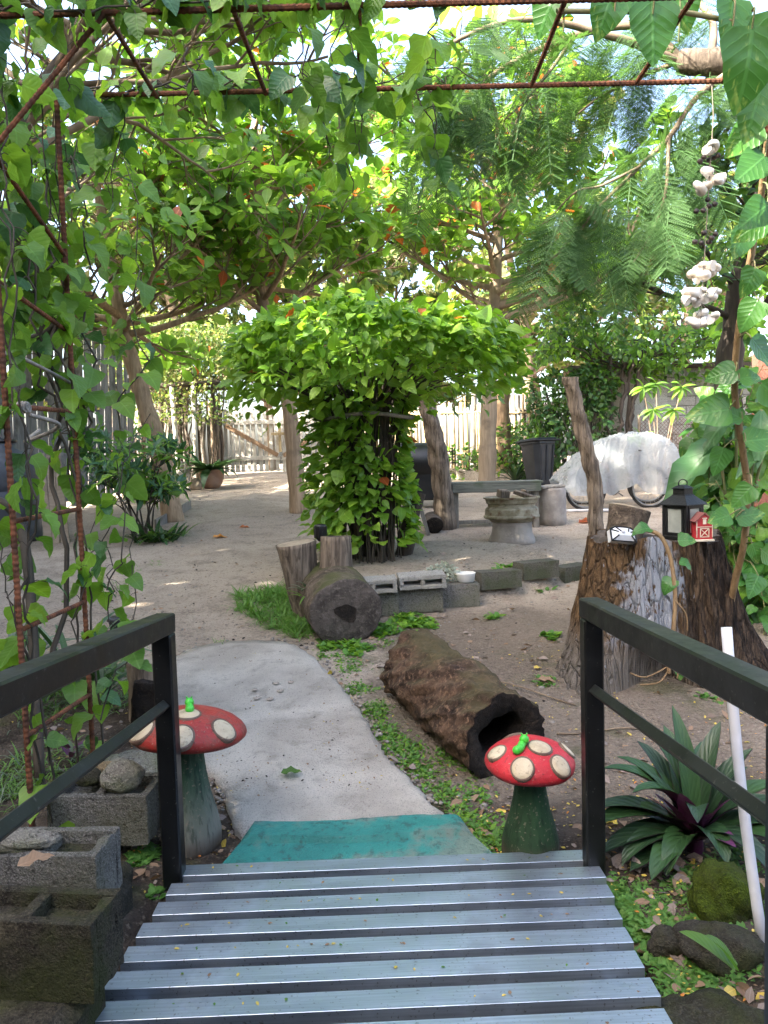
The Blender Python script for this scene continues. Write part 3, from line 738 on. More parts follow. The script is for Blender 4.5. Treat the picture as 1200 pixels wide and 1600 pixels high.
mushroom('toadstool', 'faded red toadstool ornament with grey green stem behind the railing post', (l_.x - .02, 3.04, g(l_.x, 3.04)), .57, .226, .135, .108, 'cap_red_worn', 'stem_faded',
         [(-135, .4, .049), (-85, .38, .049), (-32, .42, .047), (-80, .8, .047), (140, .5, .05)], (-75, .84, 1.0), (-.08, .06))

# ------------------------------------------------------------------ logs and stumps
def log(mb, a, b, ra, rb, n=40, seg=40, noise=.06, seed=0, hollow=None, irr=.05, holeend=None):
    """round log from a (far) to b (near); hollow = inner radius fraction, depth at the b end"""
    a = Vector(a); b = Vector(b); d = (b - a); L = d.length; d.normalize(); x = d.cross(Vector((0, 0, 1)));
    if x.length < .1: x = Vector((1, 0, 0))
    x.normalize(); y = x.cross(d); vv = []
    def rad(t, k):
        an = 2 * math.pi * k / seg; p = (math.cos(an) * 1.6, math.sin(an) * 1.6, t * L * 5)
        return lerp(ra, rb, t) * (1 + noise * sn(p, seed) + irr * math.sin(2 * an + seed) + noise * .55 * sn((p[0] * 4, p[1] * 4, p[2] * 3), seed + 2) + noise * .25 * sn((p[0] * 9, p[1] * 9, p[2] * 8), seed + 4))
    def ring(t, q, dd=0, even=False):
        c = a + d * (t * L + dd); o = []
        for k in range(seg):
            an = 2 * math.pi * k / seg; r = (rad(t, k) if not even else lerp(ra, rb, t) * (1 + irr * math.sin(2 * an + seed) + .08 * math.sin(3 * an + 1) + .05 * math.sin(7 * an))) * q; o.append(c + x * math.cos(an) * r + y * math.sin(an) * r)
        return o
    rings = [ring(0, .02), ring(0, .5, .004), ring(0, .92)] + [ring(i / n, 1) for i in range(n + 1)]
    mi = [1, 1] + [0] * (n + 1)
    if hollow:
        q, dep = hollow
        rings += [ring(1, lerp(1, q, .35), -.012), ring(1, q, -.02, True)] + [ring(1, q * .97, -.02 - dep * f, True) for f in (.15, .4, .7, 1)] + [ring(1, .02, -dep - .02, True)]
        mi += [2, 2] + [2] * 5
    else:
        rings += [ring(1, .93, .008), ring(1, .55, .012), ring(1, .02, .012)]; mi += [1, 1, 1]
    vv = [p for r in rings for p in r]; nn = len(rings)
    for i in range(nn - 1):
        k0 = [(i * seg + k, i * seg + (k + 1) % seg, (i + 1) * seg + (k + 1) % seg, (i + 1) * seg + k) for k in range(seg)]
        if i == 0: mb.add(vv, k0, mi[0]); base = len(mb.v) - len(vv)
        else: mb.f.extend([tuple(j + base for j in f) for f in k0]); mb.m.extend([mi[min(i, len(mi) - 1)]] * seg)
    return mb
# hollow rotten log beside the path
a = P(650, 1062, 4.7); b = P(788, 1140, 3.6); a.z = g(a.x, a.y) + .165; b.z = g(b.x, b.y) + .185
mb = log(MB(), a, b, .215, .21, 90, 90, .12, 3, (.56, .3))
o = obj('hollow_log', mb, ['rotten_log', 'rotten_log', 'char_and_hole_shade'], None, True, origin=on(b.x, b.y)); tag(o, 'crumbling brown hollow log lying beside the concrete path', 'log')
# mossy log; a flat dark disc paints the shaded hole in its end
a = P(515, 925, 6.6); b = P(540, 958, 5.75); a.z = g(a.x, a.y) + .22; b.z = g(b.x, b.y) + .23
rt = thing('mossy_log', 'short mossy log with a shaded hole painted on its sawn end', 'log', on(b.x, b.y))
mb = log(MB(), a, b, .27, .27, 36, 56, .04, 8); obj('log_body', mb, ['mossy_log', 'end_grain', 'char_and_hole_shade'], rt, True)
d = (b - a).normalized(); ex = d.cross(Vector((0, 0, 1))).normalized(); ez = ex.cross(d)
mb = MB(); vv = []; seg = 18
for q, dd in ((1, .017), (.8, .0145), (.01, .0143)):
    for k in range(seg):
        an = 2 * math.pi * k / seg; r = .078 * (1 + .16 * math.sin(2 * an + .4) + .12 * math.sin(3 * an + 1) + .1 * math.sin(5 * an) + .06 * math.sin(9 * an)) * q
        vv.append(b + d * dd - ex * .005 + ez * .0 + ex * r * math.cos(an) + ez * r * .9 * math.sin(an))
mb.add(vv, [(i * seg + k, i * seg + (k + 1) % seg, (i + 1) * seg + (k + 1) % seg, (i + 1) * seg + k) for i in range(2) for k in range(seg)]); obj('hole_shade_disc', mb, 'char_and_hole_shade', rt)
# upright stumps behind it
def upright(name, label, base, top, r0, r1, mats, seed, seg=32, slant=0, group=None):
    mb = log(MB(), top, base, r1, r0, 20, seg, .05, seed); o = obj(name, mb, mats, None, True, origin=Vector(base)); return tag(o, label, 'stump', group)
b = on(P(478, 915, 6.45).x, 6.5, -.05); t = P(462, 848, 6.45)
upright('tree_stump', 'leaning cut log stump with pale top behind the mossy log', b, t, .10, .165, ['bark_rough', 'pale_end', 'char_and_hole_shade'], 5)
b = on(P(520, 910, 6.35).x, 6.35, -.05); t = P(525, 838, 6.38)
upright('tree_stump', 'upright brown cut log stump close against the bush stems', b, t, .155, .125, ['bark_rough', 'mossy_log', 'char_and_hole_shade'], 9)
# solar torch between the stumps
c = P(503, 905, 6.55); rt = thing('solar_torch', 'black solar garden torch between the two cut stumps', 'garden light', on(c.x, c.y))
zt = P(503, 822, 6.55).z
mb = MB(); mb.lathe([(.012, 0), (.012, zt - c.z + .22 - .13 - (g(c.x, c.y) - c.z) * 0)], on(c.x, c.y, -.02), 10); obj('stake', mb, 'black_plastic', rt)
mb = MB(); mb.lathe([(.02, -.13), (.045, -.1), (.052, 0), (.05, .01), (.02, .018)], (c.x, c.y, zt), 16); obj('lamp_head', mb, 'black_plastic', rt, True)
mb = MB()
for k in range(10):
    an = k * math.pi / 5; mb.bar((c.x + .05 * math.cos(an), c.y + .05 * math.sin(an), zt - .1), (c.x + .056 * math.cos(an + .3), c.y + .056 * math.sin(an + .3), zt - .005), .006, .006)
obj('cage', mb, 'black_plastic', rt)

# ------------------------------------------------------------------ concrete blocks
def cmu(mb, size=(.4, .2, .2), hole_axis=2, holes=2, wall=.035, mi=0, jit=.0):
    """hollow block centred on the origin, built from walls and webs so the cells are real"""
    L, W, Hh = size; parts = []
    def bx(c, s):
        if hole_axis == 2: mb.box(c, s, None, 0, mi)
        else: mb.box((c[0], c[2], c[1]), (s[0], s[2], s[1]), None, 0, mi)
    h = Hh if hole_axis == 2 else W; wd = W if hole_axis == 2 else Hh
    for s in (-1, 1): bx((0, s * (wd - wall) / 2, 0), (L, wall, h))
    cell = (L - wall * (holes + 1)) / holes
    for k in range(holes + 1): bx((-L / 2 + wall / 2 + k * (cell + wall), 0, 0), (wall, wd - 2 * wall - .0005, h - .004))
    return mb
def place(mb, loc, rz, rx=0, ry=0):
    m = Matrix.Translation(loc) @ Euler((rx, ry, rz)).to_matrix().to_4x4(); mb.v = [tuple(m @ Vector(p)) for p in mb.v]; return mb
def block(label, loc, rz, mat, size=(.4, .2, .2), axis=2, rx=0, ry=0, holes=2, wall=.035, group=None, solid=False, fill=None):
    mb = MB()
    if solid: mb.box((0, 0, 0), size)
    else: cmu(mb, size, axis, holes, wall)
    if fill: mb.box((0, 0, -.018), (size[0] - .03, size[1] - .03, size[2] - .05), None, 0, 1)
    mb = rough(mb, 5 if size[2] > .15 else 4, .0022, 24, len(label), .007)
    place(mb, loc, rz, rx, ry); mats = [mat, fill] if fill else mat
    o = obj('concrete_block', mb, mats, None, origin=Vector(loc) - Vector((0, 0, size[2] / 2))); return tag(o, label, 'concrete block', group)
gb = 'concrete blocks edging the bush bed'
for k, (px, py, yy, lab, mat) in enumerate([(586, 935, 6.5, 'mossy grey block at ground level under the left pale hollow block', 'block_grey'), (655, 932, 6.56, 'mossy grey block at ground level under the right pale hollow block', 'block_grey'),
        (718, 925, 6.72, 'grey block beside the pale ones, under the small white pot', 'block_grey'), (778, 922, 6.98, 'low dark mossy block just right of the small white pot', 'block_low'), (838, 920, 7.25, 'low dark mossy edging block, second from the small white pot', 'block_low'), (893, 912, 7.6, 'low dark mossy edging block nearest the big stump', 'block_low')]):
    c = P(px, py, yy); hh = .2 if k < 3 else .16
    block(lab, (c.x, yy, g(c.x, yy) + hh / 2 - (.0 if k < 3 else .02)), [.03, -.02, .08, .28, .4, .62][k], mat, (.4 if k != 2 else .33, .19, hh), 1, 0, .0, 2, .035, gb, solid=True)
c = P(582, 905, 6.46); zt = g(c.x, 6.5) + .2 + .062
block('left of two pale hollow blocks lying on the bush bed edging', (c.x, 6.44, zt), .06, 'block_pale', (.4, .22, .115), 1, .05, -.03, 2, .036, gb)
c = P(657, 900, 6.5)
block('right of two pale hollow blocks lying on the bush bed edging', (c.x + .005, 6.5, zt + .02), .10, 'block_pale', (.4, .22, .115), 1, .05, -.02, 2, .036, gb)
# white pot and silver shrub
c = P(728, 905, 6.72); zb = g(c.x, 6.72) + .2
mb = MB(); mb.lathe([(.055, 0), (.075, .02), (.082, .075), (.088, .09), (.078, .09), (.07, .06), (.02, .055)], (c.x, 6.72, zb), 20); o = obj('plant_pot', mb, 'white_pot', None, True, origin=(c.x, 6.72, zb)); tag(o, 'small white patterned pot standing on the grey edging block', 'pot')

# ------------------------------------------------------------------ big stump table
sc_ = Vector((P(1030, 1050, 5.0).x, 5.05, 0)); sc_.z = g(sc_.x, sc_.y); SH = P(1030, 838, 4.75).z - sc_.z
sg, hn = 260, 60; vv = []
def stump_r(an, h):
    lobes = .5 + .5 * math.sin(3 * an + 2.2); w_ = (1 - h)
    r0 = .66 + .06 * math.sin(2 * an + .5) + .09 * (lobes - .5); r1 = .40 + .02 * math.sin(3 * an)
    r = lerp(r0, r1, h ** .85) + .10 * max(0, w_ - .75) * 1.2 * lobes
    fl = sn((math.cos(an) * 9, math.sin(an) * 9, h * 1.6), 4); f2 = sn((math.cos(an) * 22, math.sin(an) * 22, h * 3), 6); f3 = sn((math.cos(an) * 48, math.sin(an) * 48, h * 7), 8)
    r += .030 * fl + .018 * f2 + .009 * f3 + .03 * max(0, math.sin(5 * an + .8)) * (1 - h)
    # hollow arch between the roots, facing the path
    da = (an - R(258) + math.pi) % (2 * math.pi) - math.pi
    cav = math.exp(-(da / .36) ** 4) * max(0, 1 - (h / .36) ** 2.0)
    return r * (1 - .62 * min(1, cav * 1.6)) if cav > .02 else r
for i in range(hn + 1):
    h = i / hn
    for k in range(sg):
        an = 2 * math.pi * k / sg; r = stump_r(an, h)
        zz = h * SH + (.02 * math.sin(3 * an + 1) + .012 * math.sin(9 * an)) * (h ** 6)
        vv.append((sc_.x + r * math.cos(an) * 1.02, sc_.y + r * math.sin(an) * .85, sc_.z - .03 + zz))
ff = [(i * sg + k, i * sg + (k + 1) % sg, (i + 1) * sg + (k + 1) % sg, (i + 1) * sg + k) for i in range(hn) for k in range(sg)]
rt = thing('stump_table', 'huge flared tree stump with flaking white paint used as a table', 'stump', sc_)
mb = MB().add(vv, ff); obj('stump_body', mb, 'stump_bark', rt, True)
mb = MB(); vv2 = []
for q in (1, .7, .35, .01):
    for k in range(sg // 2):
        p = Vector(vv[hn * sg + 2 * k]); c0 = Vector((sc_.x, sc_.y, sc_.z + SH - .03)); pp = c0.lerp(p, q); pp.z += -.004 + .006 * sn(pp * 9, 1) * (q < 1); vv2.append(pp)
s2 = sg // 2; mb.add(vv2, [(i * s2 + k, i * s2 + (k + 1) % s2, (i + 1) * s2 + (k + 1) % s2, (i + 1) * s2 + k) for i in range(3) for k in range(s2)]); obj('cut_top', mb, 'end_grain', rt, True)
ST = sc_.z + SH - .03
# slice of log on the stump
a = P(985, 812, 4.95); b = P(992, 792, 4.95)
b0 = Vector((P(975, 820, 4.95).x, 4.98, ST - .01)); t0 = Vector((P(988, 790, 4.95).x, 5.0, P(985, 795, 4.95).z))
mb = log(MB(), b0, t0, .11, .125, 10, 28, .05, 4); o = obj('log_slice', mb, ['mossy_log', 'pale_end', 'char_and_hole_shade'], None, True, origin=b0); tag(o, 'cut piece of log with yellowish top on the big stump', 'log')
# solar wall lamp
c = Vector((P(972, 826, 4.74).x, 4.74, ST + .045)); rt = thing('solar_lamp', 'white faceted solar wall lamp leaning on the log piece', 'lamp', (c.x, c.y, ST))
m3 = Euler((-.45, .12, .25)).to_matrix()
W2, H2 = .085, .05
def tr(p): return m3 @ Vector(p) + c
fr = [(-.085, -.045), (.085, -.045), (.085, .03), (.05, .05), (-.05, .05), (-.085, .03)]
mb = MB(); n = 6; mb.add([tr((x, 0.03, z)) for x, z in fr] + [tr((x, -.01, z)) for x, z in fr] + [tr((x * .55, -.032, z * .3)) for x, z in fr], [tuple(range(n))[::-1]] + [(j * n + k, j * n + (k + 1) % n, (j + 1) * n + (k + 1) % n, (j + 1) * n + k) for j in range(2) for k in range(n)] + [tuple(12 + k for k in range(n))]); obj('lens', mb, 'lamp_white', rt)
for k in range(n):
    mb = MB(); p = fr[k]; q = fr[(k + 1) % n]
    mb.bar(tr((p[0], -.012, p[1])), tr((q[0], -.012, q[1])), .009, .009); mb.bar(tr((p[0], -.012, p[1])), tr((p[0] * .5, -.034, p[1] * .28)), .007, .007); obj('frame_bar', mb, 'black_plastic', rt)
mb = MB(); mb.blob(tr((-.01, -.03, .012)), .014, 2, 0); obj('sensor', mb, 'white_pvc', rt, True)
# lantern
lx = P(1068, 832, 4.85).x; c = Vector((lx, 4.86, ST)); rt = thing('lantern', 'black metal candle lantern with frosted panes on the big stump', 'lantern', c)
rz = R(33); m3 = Matrix.Rotation(rz, 3, 'Z'); hw = .08; hb = .19
def lt(p): return m3 @ Vector(p) + c
def lbox(mb, cc, s, bev=.002): mb.box(lt(cc), s, m3, bev)
mb = MB(); lbox(mb, (0, 0, .012), (.184, .184, .024), .004); obj('base', mb, 'iron', rt)
for sx in (-1, 1):
    for sy in (-1, 1):
        mb = MB(); lbox(mb, (sx * hw, sy * hw, .024 + hb / 2), (.018, .018, hb)); obj('corner_post', mb, 'iron', rt)
for k in range(4):
    mk = Matrix.Rotation(rz + k * math.pi / 2, 3, 'Z')
    mb = MB(); mb.box(mk @ Vector((0, -hw, .024 + hb / 2)) + c, (2 * hw - .06, .004, hb - .04), mk); obj('pane', mb, 'frosted_glass', rt)
    mb = MB()
    for s in (-1, 1):
        mb.box(mk @ Vector((s * (hw - .021), -hw - .004, .024 + hb / 2)) + c, (.014, .012, hb - .004), mk, .001)
        mb.box(mk @ Vector((0, -hw - .004, .024 + hb / 2 + s * (hb / 2 - .011))) + c, (2 * hw - .0565, .012, .018), mk, .001)
    obj('door_frame' if k == 0 else 'pane_frame', mb, 'iron', rt)
mb = MB(); q4 = math.sqrt(2)
mm = m3 @ Matrix.Rotation(math.pi / 4, 3, 'Z')
mb.lathe([(.122 * q4 * .86, 0), (.122 * q4 * .86, .006), (.048 * q4, .062), (.046 * q4, .068)], c + Vector((0, 0, .214)), 4, 0, None, mm); obj('roof', mb, 'iron', rt)
mb = MB(); mb.lathe([(.042 * q4, 0), (.042 * q4, .035), (.05 * q4, .038), (.025 * q4, .056), (.012, .06)], c + Vector((0, 0, .282)), 4, 0, None, mm); obj('vent_cap', mb, 'iron', rt)
mb = MB(); mb.tube([c + Vector((.028 * math.cos(q), 0, .35 + .026 * math.sin(q))) for q in np.linspace(-.5, 3.64, 14)], .0035, 6); obj('ring_handle', mb, 'iron', rt)
# little red barn
c = Vector((P(1098, 836, 4.72).x, 4.74, ST)); rt = thing('barn_birdhouse', 'little red wooden barn ornament with white crossed door on the stump', 'ornament', c)
w2, dp, hh, ap = .05, .045, .115, .155
mb = MB(); prof = [(-w2, 0), (w2, 0), (w2, hh), (0, ap), (-w2, hh)]
mb.add([(c.x + x, c.y - dp, c.z + .01 + z) for x, z in prof] + [(c.x + x, c.y + dp, c.z + .01 + z) for x, z in prof], [(0, 1, 2, 3, 4), (9, 8, 7, 6, 5)] + [(k, k + 5, (k + 1) % 5 + 5, (k + 1) % 5) for k in range(5)]); obj('wall', mb, 'barn_red', rt)
mb = MB(); mb.box((c.x - .01, c.y - .005, c.z + .004), (.13, .12, .012), None, .002); obj('base', mb, 'cream_paint', rt)
for s in (-1, 1):
    mb = MB(); mb.bar((c.x + s * (w2 + .012), c.y, c.z + hh + .002), (c.x - s * .0, c.y, c.z + ap + .0165), .11, .008, up=(0, 0, 1)); obj('roof_board', mb, 'barn_roof', rt)
yf = c.y - dp - .003
for (x0, z0, x1, z1) in [(-.026, .013, -.026, .066), (.026, .013, .026, .066), (-.026, .066, .026, .066), (-.026, .015, .026, .015), (-.026, .015, .026, .066), (-.026, .066, .026, .015), (-w2, .076, w2, .076), (-w2 + .002, .012, -w2 + .002, hh), (w2 - .002, .012, w2 - .002, hh)]:
    mb = MB(); mb.bar((c.x + x0, yf - rnd.uniform(0, .001), c.z + z0 + .01), (c.x + x1, yf - rnd.uniform(0, .001), c.z + z1 + .01), .004, .004, up=(0, -1, 0)); obj('trim', mb, 'cream_paint', rt)
mb = MB(); mb.box((c.x, yf, c.z + .118), (.02, .006, .03), None, .001); mb.box((c.x, yf - .002, c.z + .14), (.028, .004, .005)); obj('loft_window', mb, 'cream_paint', rt)
# ------------------------------------------------------------------ left bank: blocks, rocks, chunk of log
def cblk(label, px, py, yy, ztop, rz, mat, size, rx=0, ry=0, fill=None):
    c = P(px, py, yy); return block(label, (c.x, c.y, ztop - size[2] / 2), rz, mat, size, 2, rx, ry, 2, .034, 'loose blocks left of the bridge', fill=fill)
zA = P(110, 1410, 1.98).z
cblk('large dark mossy hollow block nearest the viewer left of the bridge', 55, 1412, 1.98, zA, -.12, 'block_mossy', (.40, .17, .21), fill='block_mossy')
zB = P(90, 1318, 2.42).z
cblk('lighter grey hollow block behind the dark mossy one', 76, 1326, 2.44, zB, -.05, 'block_grey', (.40, .2, .2), fill='block_mossy')
zC = P(170, 1228, 3.0).z
cblk('grey block carrying rocks next to the faded toadstool', 168, 1232, 3.02, zC, -.06, 'block_grey', (.40, .22, .2), .03, 0, fill='block_grey')
# concrete footing under the nearest block
c = P(90, 1560, 1.95); mb = MB(); mb.box((c.x - .13, 1.93, zA - .21 - .12), (.44, .3, .24), Euler((0, 0, -.12)), .04); o = obj('concrete_footing', mb, 'block_mossy', None, origin=(c.x, 1.95, zA - .5)); tag(o, 'dark mossy concrete ledge under the nearest hollow block', 'ledge')
c2 = P(76, 1326, 2.44); mb = MB(); mb.box((c2.x - .03, 2.46, zB - .2 - .1), (.5, .26, .2), Euler((0, 0, -.05)), .02); o = obj('concrete_footing', mb, 'rock_dark', None, origin=(c2.x, 2.46, zB - .4)); tag(o, 'rough dark ledge under the lighter grey hollow block', 'ledge')
def rock(label, c, r, mat, seed=0, noise=.16, rz=0, sub=4, cat='rock', freq=1.6, group=None):
    mb = MB(); mb.blob(c, r, sub, noise, freq, seed, 0, Matrix.Rotation(rz, 3, 'Z')); o = obj('rock', mb, mat, None, True, origin=Vector(c) - Vector((0, 0, r[2]))); return tag(o, label, cat, group)
rock('pale greenish rock sitting on the block beside the faded toadstool', Vector((P(186, 1210, 2.95).x, 2.98, zC + .045)), (.085, .07, .06), 'rock_pale', 1, .15, .5)
rock('small tan stone behind the pale greenish rock', Vector((P(165, 1190, 3.1).x, 3.09, zC + .03)), (.045, .04, .035), 'rock_tan', 2)
rock('small dark grey stone at the left on the rock block', Vector((P(135, 1200, 3.0).x, 3.02, zC + .03)), (.05, .045, .04), 'rock_dark', 3)
rock('flat grey stone leaning over the rim of the grey block', Vector((P(35, 1328, 2.42).x, 2.40, zB + .02)), (.12, .045, .032), 'rock_pale', 4, .15, .15)
c = P(150, 1283, 2.75); rock('round brown stone between the two grey blocks', on(c.x, 2.72, .05), (.07, .06, .07), 'rock_tan', 5)
c = P(163, 1290, 2.7); rock('dark mossy stone beside the round brown one', on(c.x + .05, 2.66, .04), (.055, .05, .05), 'rock_dark', 6)
c = P(195, 1150, 3.55); rock('pale weathered boulder behind the faded toadstool', on(P(200, 1150, 3.45).x, 3.5, .06), (.20, .16, .13), 'rock_pale', 7, .2, .3)
# split chunk of log standing behind the left post
c = GP(228, 1128); mb = log(MB(), on(c.x + .0, c.y + .1, .33), on(c.x, c.y + .1, -.03), .12, .13, 20, 28, .07, 12); o = obj('log_chunk', mb, ['bark_rough', 'pale_end', 'char_and_hole_shade'], None, True, origin=on(c.x, c.y)); tag(o, 'short cut log chunk standing behind the left railing post', 'log')
mb = MB(); cc = on(c.x + .02, c.y - .035, .12); mb.box(cc, (.15, .05, .27), Euler((.18, .12, .2))); mb = rough(mb, 6, .012, 16, 3, .02); o = obj('cavity_shade', mb, 'char_and_hole_shade', None, True, origin=on(c.x, c.y - .03)); tag(o, 'black slab painting the shaded broken cavity of the log chunk', 'wood')  # dark slab stands in for shade inside the chunk's broken cavity
# black solar spotlight disc in the bed
c = GP(182, 980); rt = thing('solar_spotlight', 'round black solar ground light beside the striped plants', 'garden light', c)
mb = MB(); mb.lathe([(.05, -.02), (.06, .05), (.075, .055), (.078, .075), (.06, .085), (.01, .088)], c, 24); obj('housing', mb, 'bin_plastic', rt, True)
mb = MB(); mb.lathe([(.055, 0), (.05, .004)], c + Vector((0, 0, .087)), 24); obj('solar_disc', mb, 'black_plastic', rt)
# right side rocks
c = GP(1135, 1392); rock('round rock covered in bright moss near the white pipe', on(P(1132, 1375, 2.5).x, 2.5, .05), (.13, .10, .095), 'rock_moss', 8, .22, .4, 4)
rock('flat olive rock below the bright mossy rock', on(P(1135, 1445, 2.2).x, 2.24, .03), (.13, .09, .065), 'rock_dark', 9, .22, -.3)
rock('low mossy mound of earth and stone at the right of the bridge', on(P(1085, 1560, 1.95).x, 1.93, -.03), (.24, .2, .13), 'rock_dark', 10, .22)
rock('bleached knotty bit of wood between the mossy rocks', on(P(1092, 1420, 2.3).x, 2.33, .03), (.04, .03, .03), 'pale_end', 14, .5, 0, 3, 'wood', 3)
rock('small brown stone by the bridge edge below the big striped plant', on(P(1052, 1425, 2.25).x, 2.3, .02), (.06, .045, .045), 'rock_dark', 15, .25)
# white plastic pipe
b = P(1194, 1500, 2.25); b.z = max(b.z, g(b.x, b.y) - .02); t = P(1135, 980, 2.42)
mb = MB(); pts = [b.lerp(t, k / 8) + Vector((-.012 * math.sin(k / 8 * math.pi), 0, 0)) for k in range(9)]; mb.tube(pts, .0165, 14); o = obj('plastic_pipe', mb, 'white_pvc', None, True, origin=b); tag(o, 'thin white plastic pipe leaning behind the right handrail', 'pipe')

# ------------------------------------------------------------------ rusty rebar arch
TX0, TX1, TY0, TY1, TZ = -1.40, 1.9, 2.86, 3.5, P(600, 142, 3.5).z
ar = thing('rebar_arch', 'rusty ribbed steel garden arch spanning the front of the yard', 'arch', (TX0, TY0, 0))
def rebar(name, a, b, r=.0115, ribs=True):
    a = Vector(a); b = Vector(b); L = (b - a).length; n = max(2, int(L / .011)) if ribs else 2
    mb = MB(); mb.tube([a.lerp(b, i / n) for i in range(n + 1)], [r * (1.13 if i % 2 else .92) for i in range(n + 1)] if ribs else r, 8); return obj(name, mb, 'rusty_rebar', ar, False)
u0b, u0t = P(52, 1312, TY0), Vector((TX0 - .02, TY0, TZ)); u0b = Vector((u0b.x, TY0, u0b.z)); u1b = P(147, 1207, TY1); u1t = P(88, 150, TY1)
rebar('upright', u0b, Vector((u1t.x, TY0, TZ))); rebar('upright', u1b, u1t)
rebar('beam', (u1t.x - .3, TY0, TZ), (TX1, TY0, TZ + .0)); rebar('beam', u1t, (TX1, TY1, TZ))
def on_up(b, t, py):   # point on an upright at picture height py
    lo, hi = 0., 1.
    for _ in range(30):
        m = (lo + hi) / 2
        if proj(Vector(b).lerp(Vector(t), m))[1] > py: lo = m
        else: hi = m
    return Vector(b).lerp(Vector(t), lo)
T0 = Vector((u1t.x, TY0, TZ))
for (pa, pb) in ((634, 643), (815, 795), (985, 940), (1150, 1085), (440, 520), (230, 400)):
    rebar('rung', on_up(u0b, T0, pa), on_up(u1b, u1t, pb), .0095)
for px in (365, 562, 884, 1085, 1250): 
    a = Vector((P(px, 35, TY0).x, TY0, TZ - .0)); 
    lean = {365: .02, 562: -.02, 884: .0, 1085: 0, 1250: .0}[px]
    rebar('rung', a, (a.x + lean, TY1, TZ), .0095)
a = Vector((P(165, 36, TY0).x, TY0, TZ)); rebar('brace', a, (P(245, 145, TY1).x, TY1, TZ), .0095)
rebar('brace', a, (u1t.x - .02, TY0 + .0, TZ - .5), .0095)
rebar('brace', (TX1, TY1, TZ - .6), (P(1170, 133, TY1).x, TY1, TZ), .0095); rebar('brace', (TX1 - .02, TY0, TZ - .05), (P(1168, 133, TY1).x, TY1, TZ), .0095)
rebar('upright', (TX1, TY1, g(TX1, TY1)), (TX1, TY1, TZ)); rebar('upright', (TX1, TY0, g(TX1, TY0)), (TX1, TY0, TZ))
# rope lashing
q = on_up(u0b, T0, 634).lerp(on_up(u1b, u1t, 643), .2)
rt = thing('tie_rope', 'pale grey rope knotted round a rusty rung', 'rope', q)
mb = MB(); pts = [q + Vector((.015 * math.sin(k * .2) , .019 * math.cos(k * .9) + k * .0006, .019 * math.sin(k * .9))) for k in range(44)]; mb.tube(pts, .0055, 7); obj('knot', mb, 'rope', rt, True)
mb = MB(); mb.tube(spline([q + Vector((.03, 0, -.03)), q + Vector((.1, .1, -.07)), P(40, 690, 3.2), P(62, 672, 3.3)], 8), .0085, 7); obj('rope_end', mb, 'rope', rt, True)
mb = MB(); mb.tube(spline([P(-40, 640, 2.95), P(2, 565, 3.0), P(14, 552, 3.05), P(60, 572, 3.25), P(115, 601, 3.5)], 8), .008, 7); obj('rope_stay', mb, 'rope', rt, True)

# ------------------------------------------------------------------ climbing vine on the arch
HEART = variants('heart', 5, nseg=9, fold=.3, droop=.42, wave=.16)
OVATE = variants('ovate', 5, fold=.25, droop=.3)
OBOV = variants('obovate', 5, fold=.2, droop=.22)
LANCE = variants('lance', 4, fold=.3, droop=.4)
STRAP = variants('strap', 5, nseg=8, fold=.45, droop=.55)
BLADE = variants('blade', 5, nseg=4, fold=.3, droop=.6)
OVAL4 = variants('ovate', 3, nseg=3, fold=.2, droop=.2)
class Leaves:
    def __init__(s): s.p = []; s.d = []; s.n = []; s.s = []
    def add(s, p, d, n, sc): s.p.append(tuple(p)); s.d.append(tuple(d)); s.n.append(tuple(n)); s.s.append(sc)
    def put(s, root, shapes, mats, key, nparts=300, wts=None, **kw): foliage(root, s.p, s.d, s.n, s.s, shapes, mats, key, nparts, wts=wts, **kw)
def rv(s=1): return Vector((rnd.gauss(0, s), rnd.gauss(0, s), rnd.gauss(0, s)))
def wander(a, b, n, amp, rr=rnd):
    a = Vector(a); b = Vector(b); off = Vector(); o = []
    for i in range(n + 1):
        t = i / n; off = off * .8 + Vector((rr.gauss(0, amp), rr.gauss(0, amp), rr.gauss(0, amp)))
        o.append(a.lerp(b, t) + off * min(1, 4 * t))
    return o
def strand(mb, lv, pts, r, step, size, hang=.8, pet=.05, side=None):
    L = [Vector(p) for p in pts]; mb.tube(L, [r * (1 - .5 * i / len(L)) for i in range(len(L))], 5, False); acc = rnd.random() * step
    for i in range(len(L) - 1):
        seg = L[i + 1] - L[i]; sl_ = seg.length
        while acc < sl_:
            p = L[i] + seg * (acc / sl_); o = rv(); o.z *= .5; o.normalize(); q = p + o * pet * rnd.uniform(.5, 1.3) + Vector((0, 0, -.01))
            mb.tube([p, (p + q) / 2 + Vector((0, 0, .008)), q], r * .35, 3, False)
            d = Vector((o.x, o.y, -hang + o.z)) + rv(.25); n = Vector((o.x * .6, o.y * .6, .55)) + rv(.35)
            if side is not None: n += Vector(side)
            lv.add(q, d, n, size * rnd.uniform(.6, 1.25)); acc += step * rnd.uniform(.6, 1.4)
        acc -= sl_
vroot = thing('climbing_vine', 'leafy heart leaved vine climbing the left legs of the rusty arch', 'vine', (TX0, TY0, .1))
mbv = MB(); lv = Leaves()
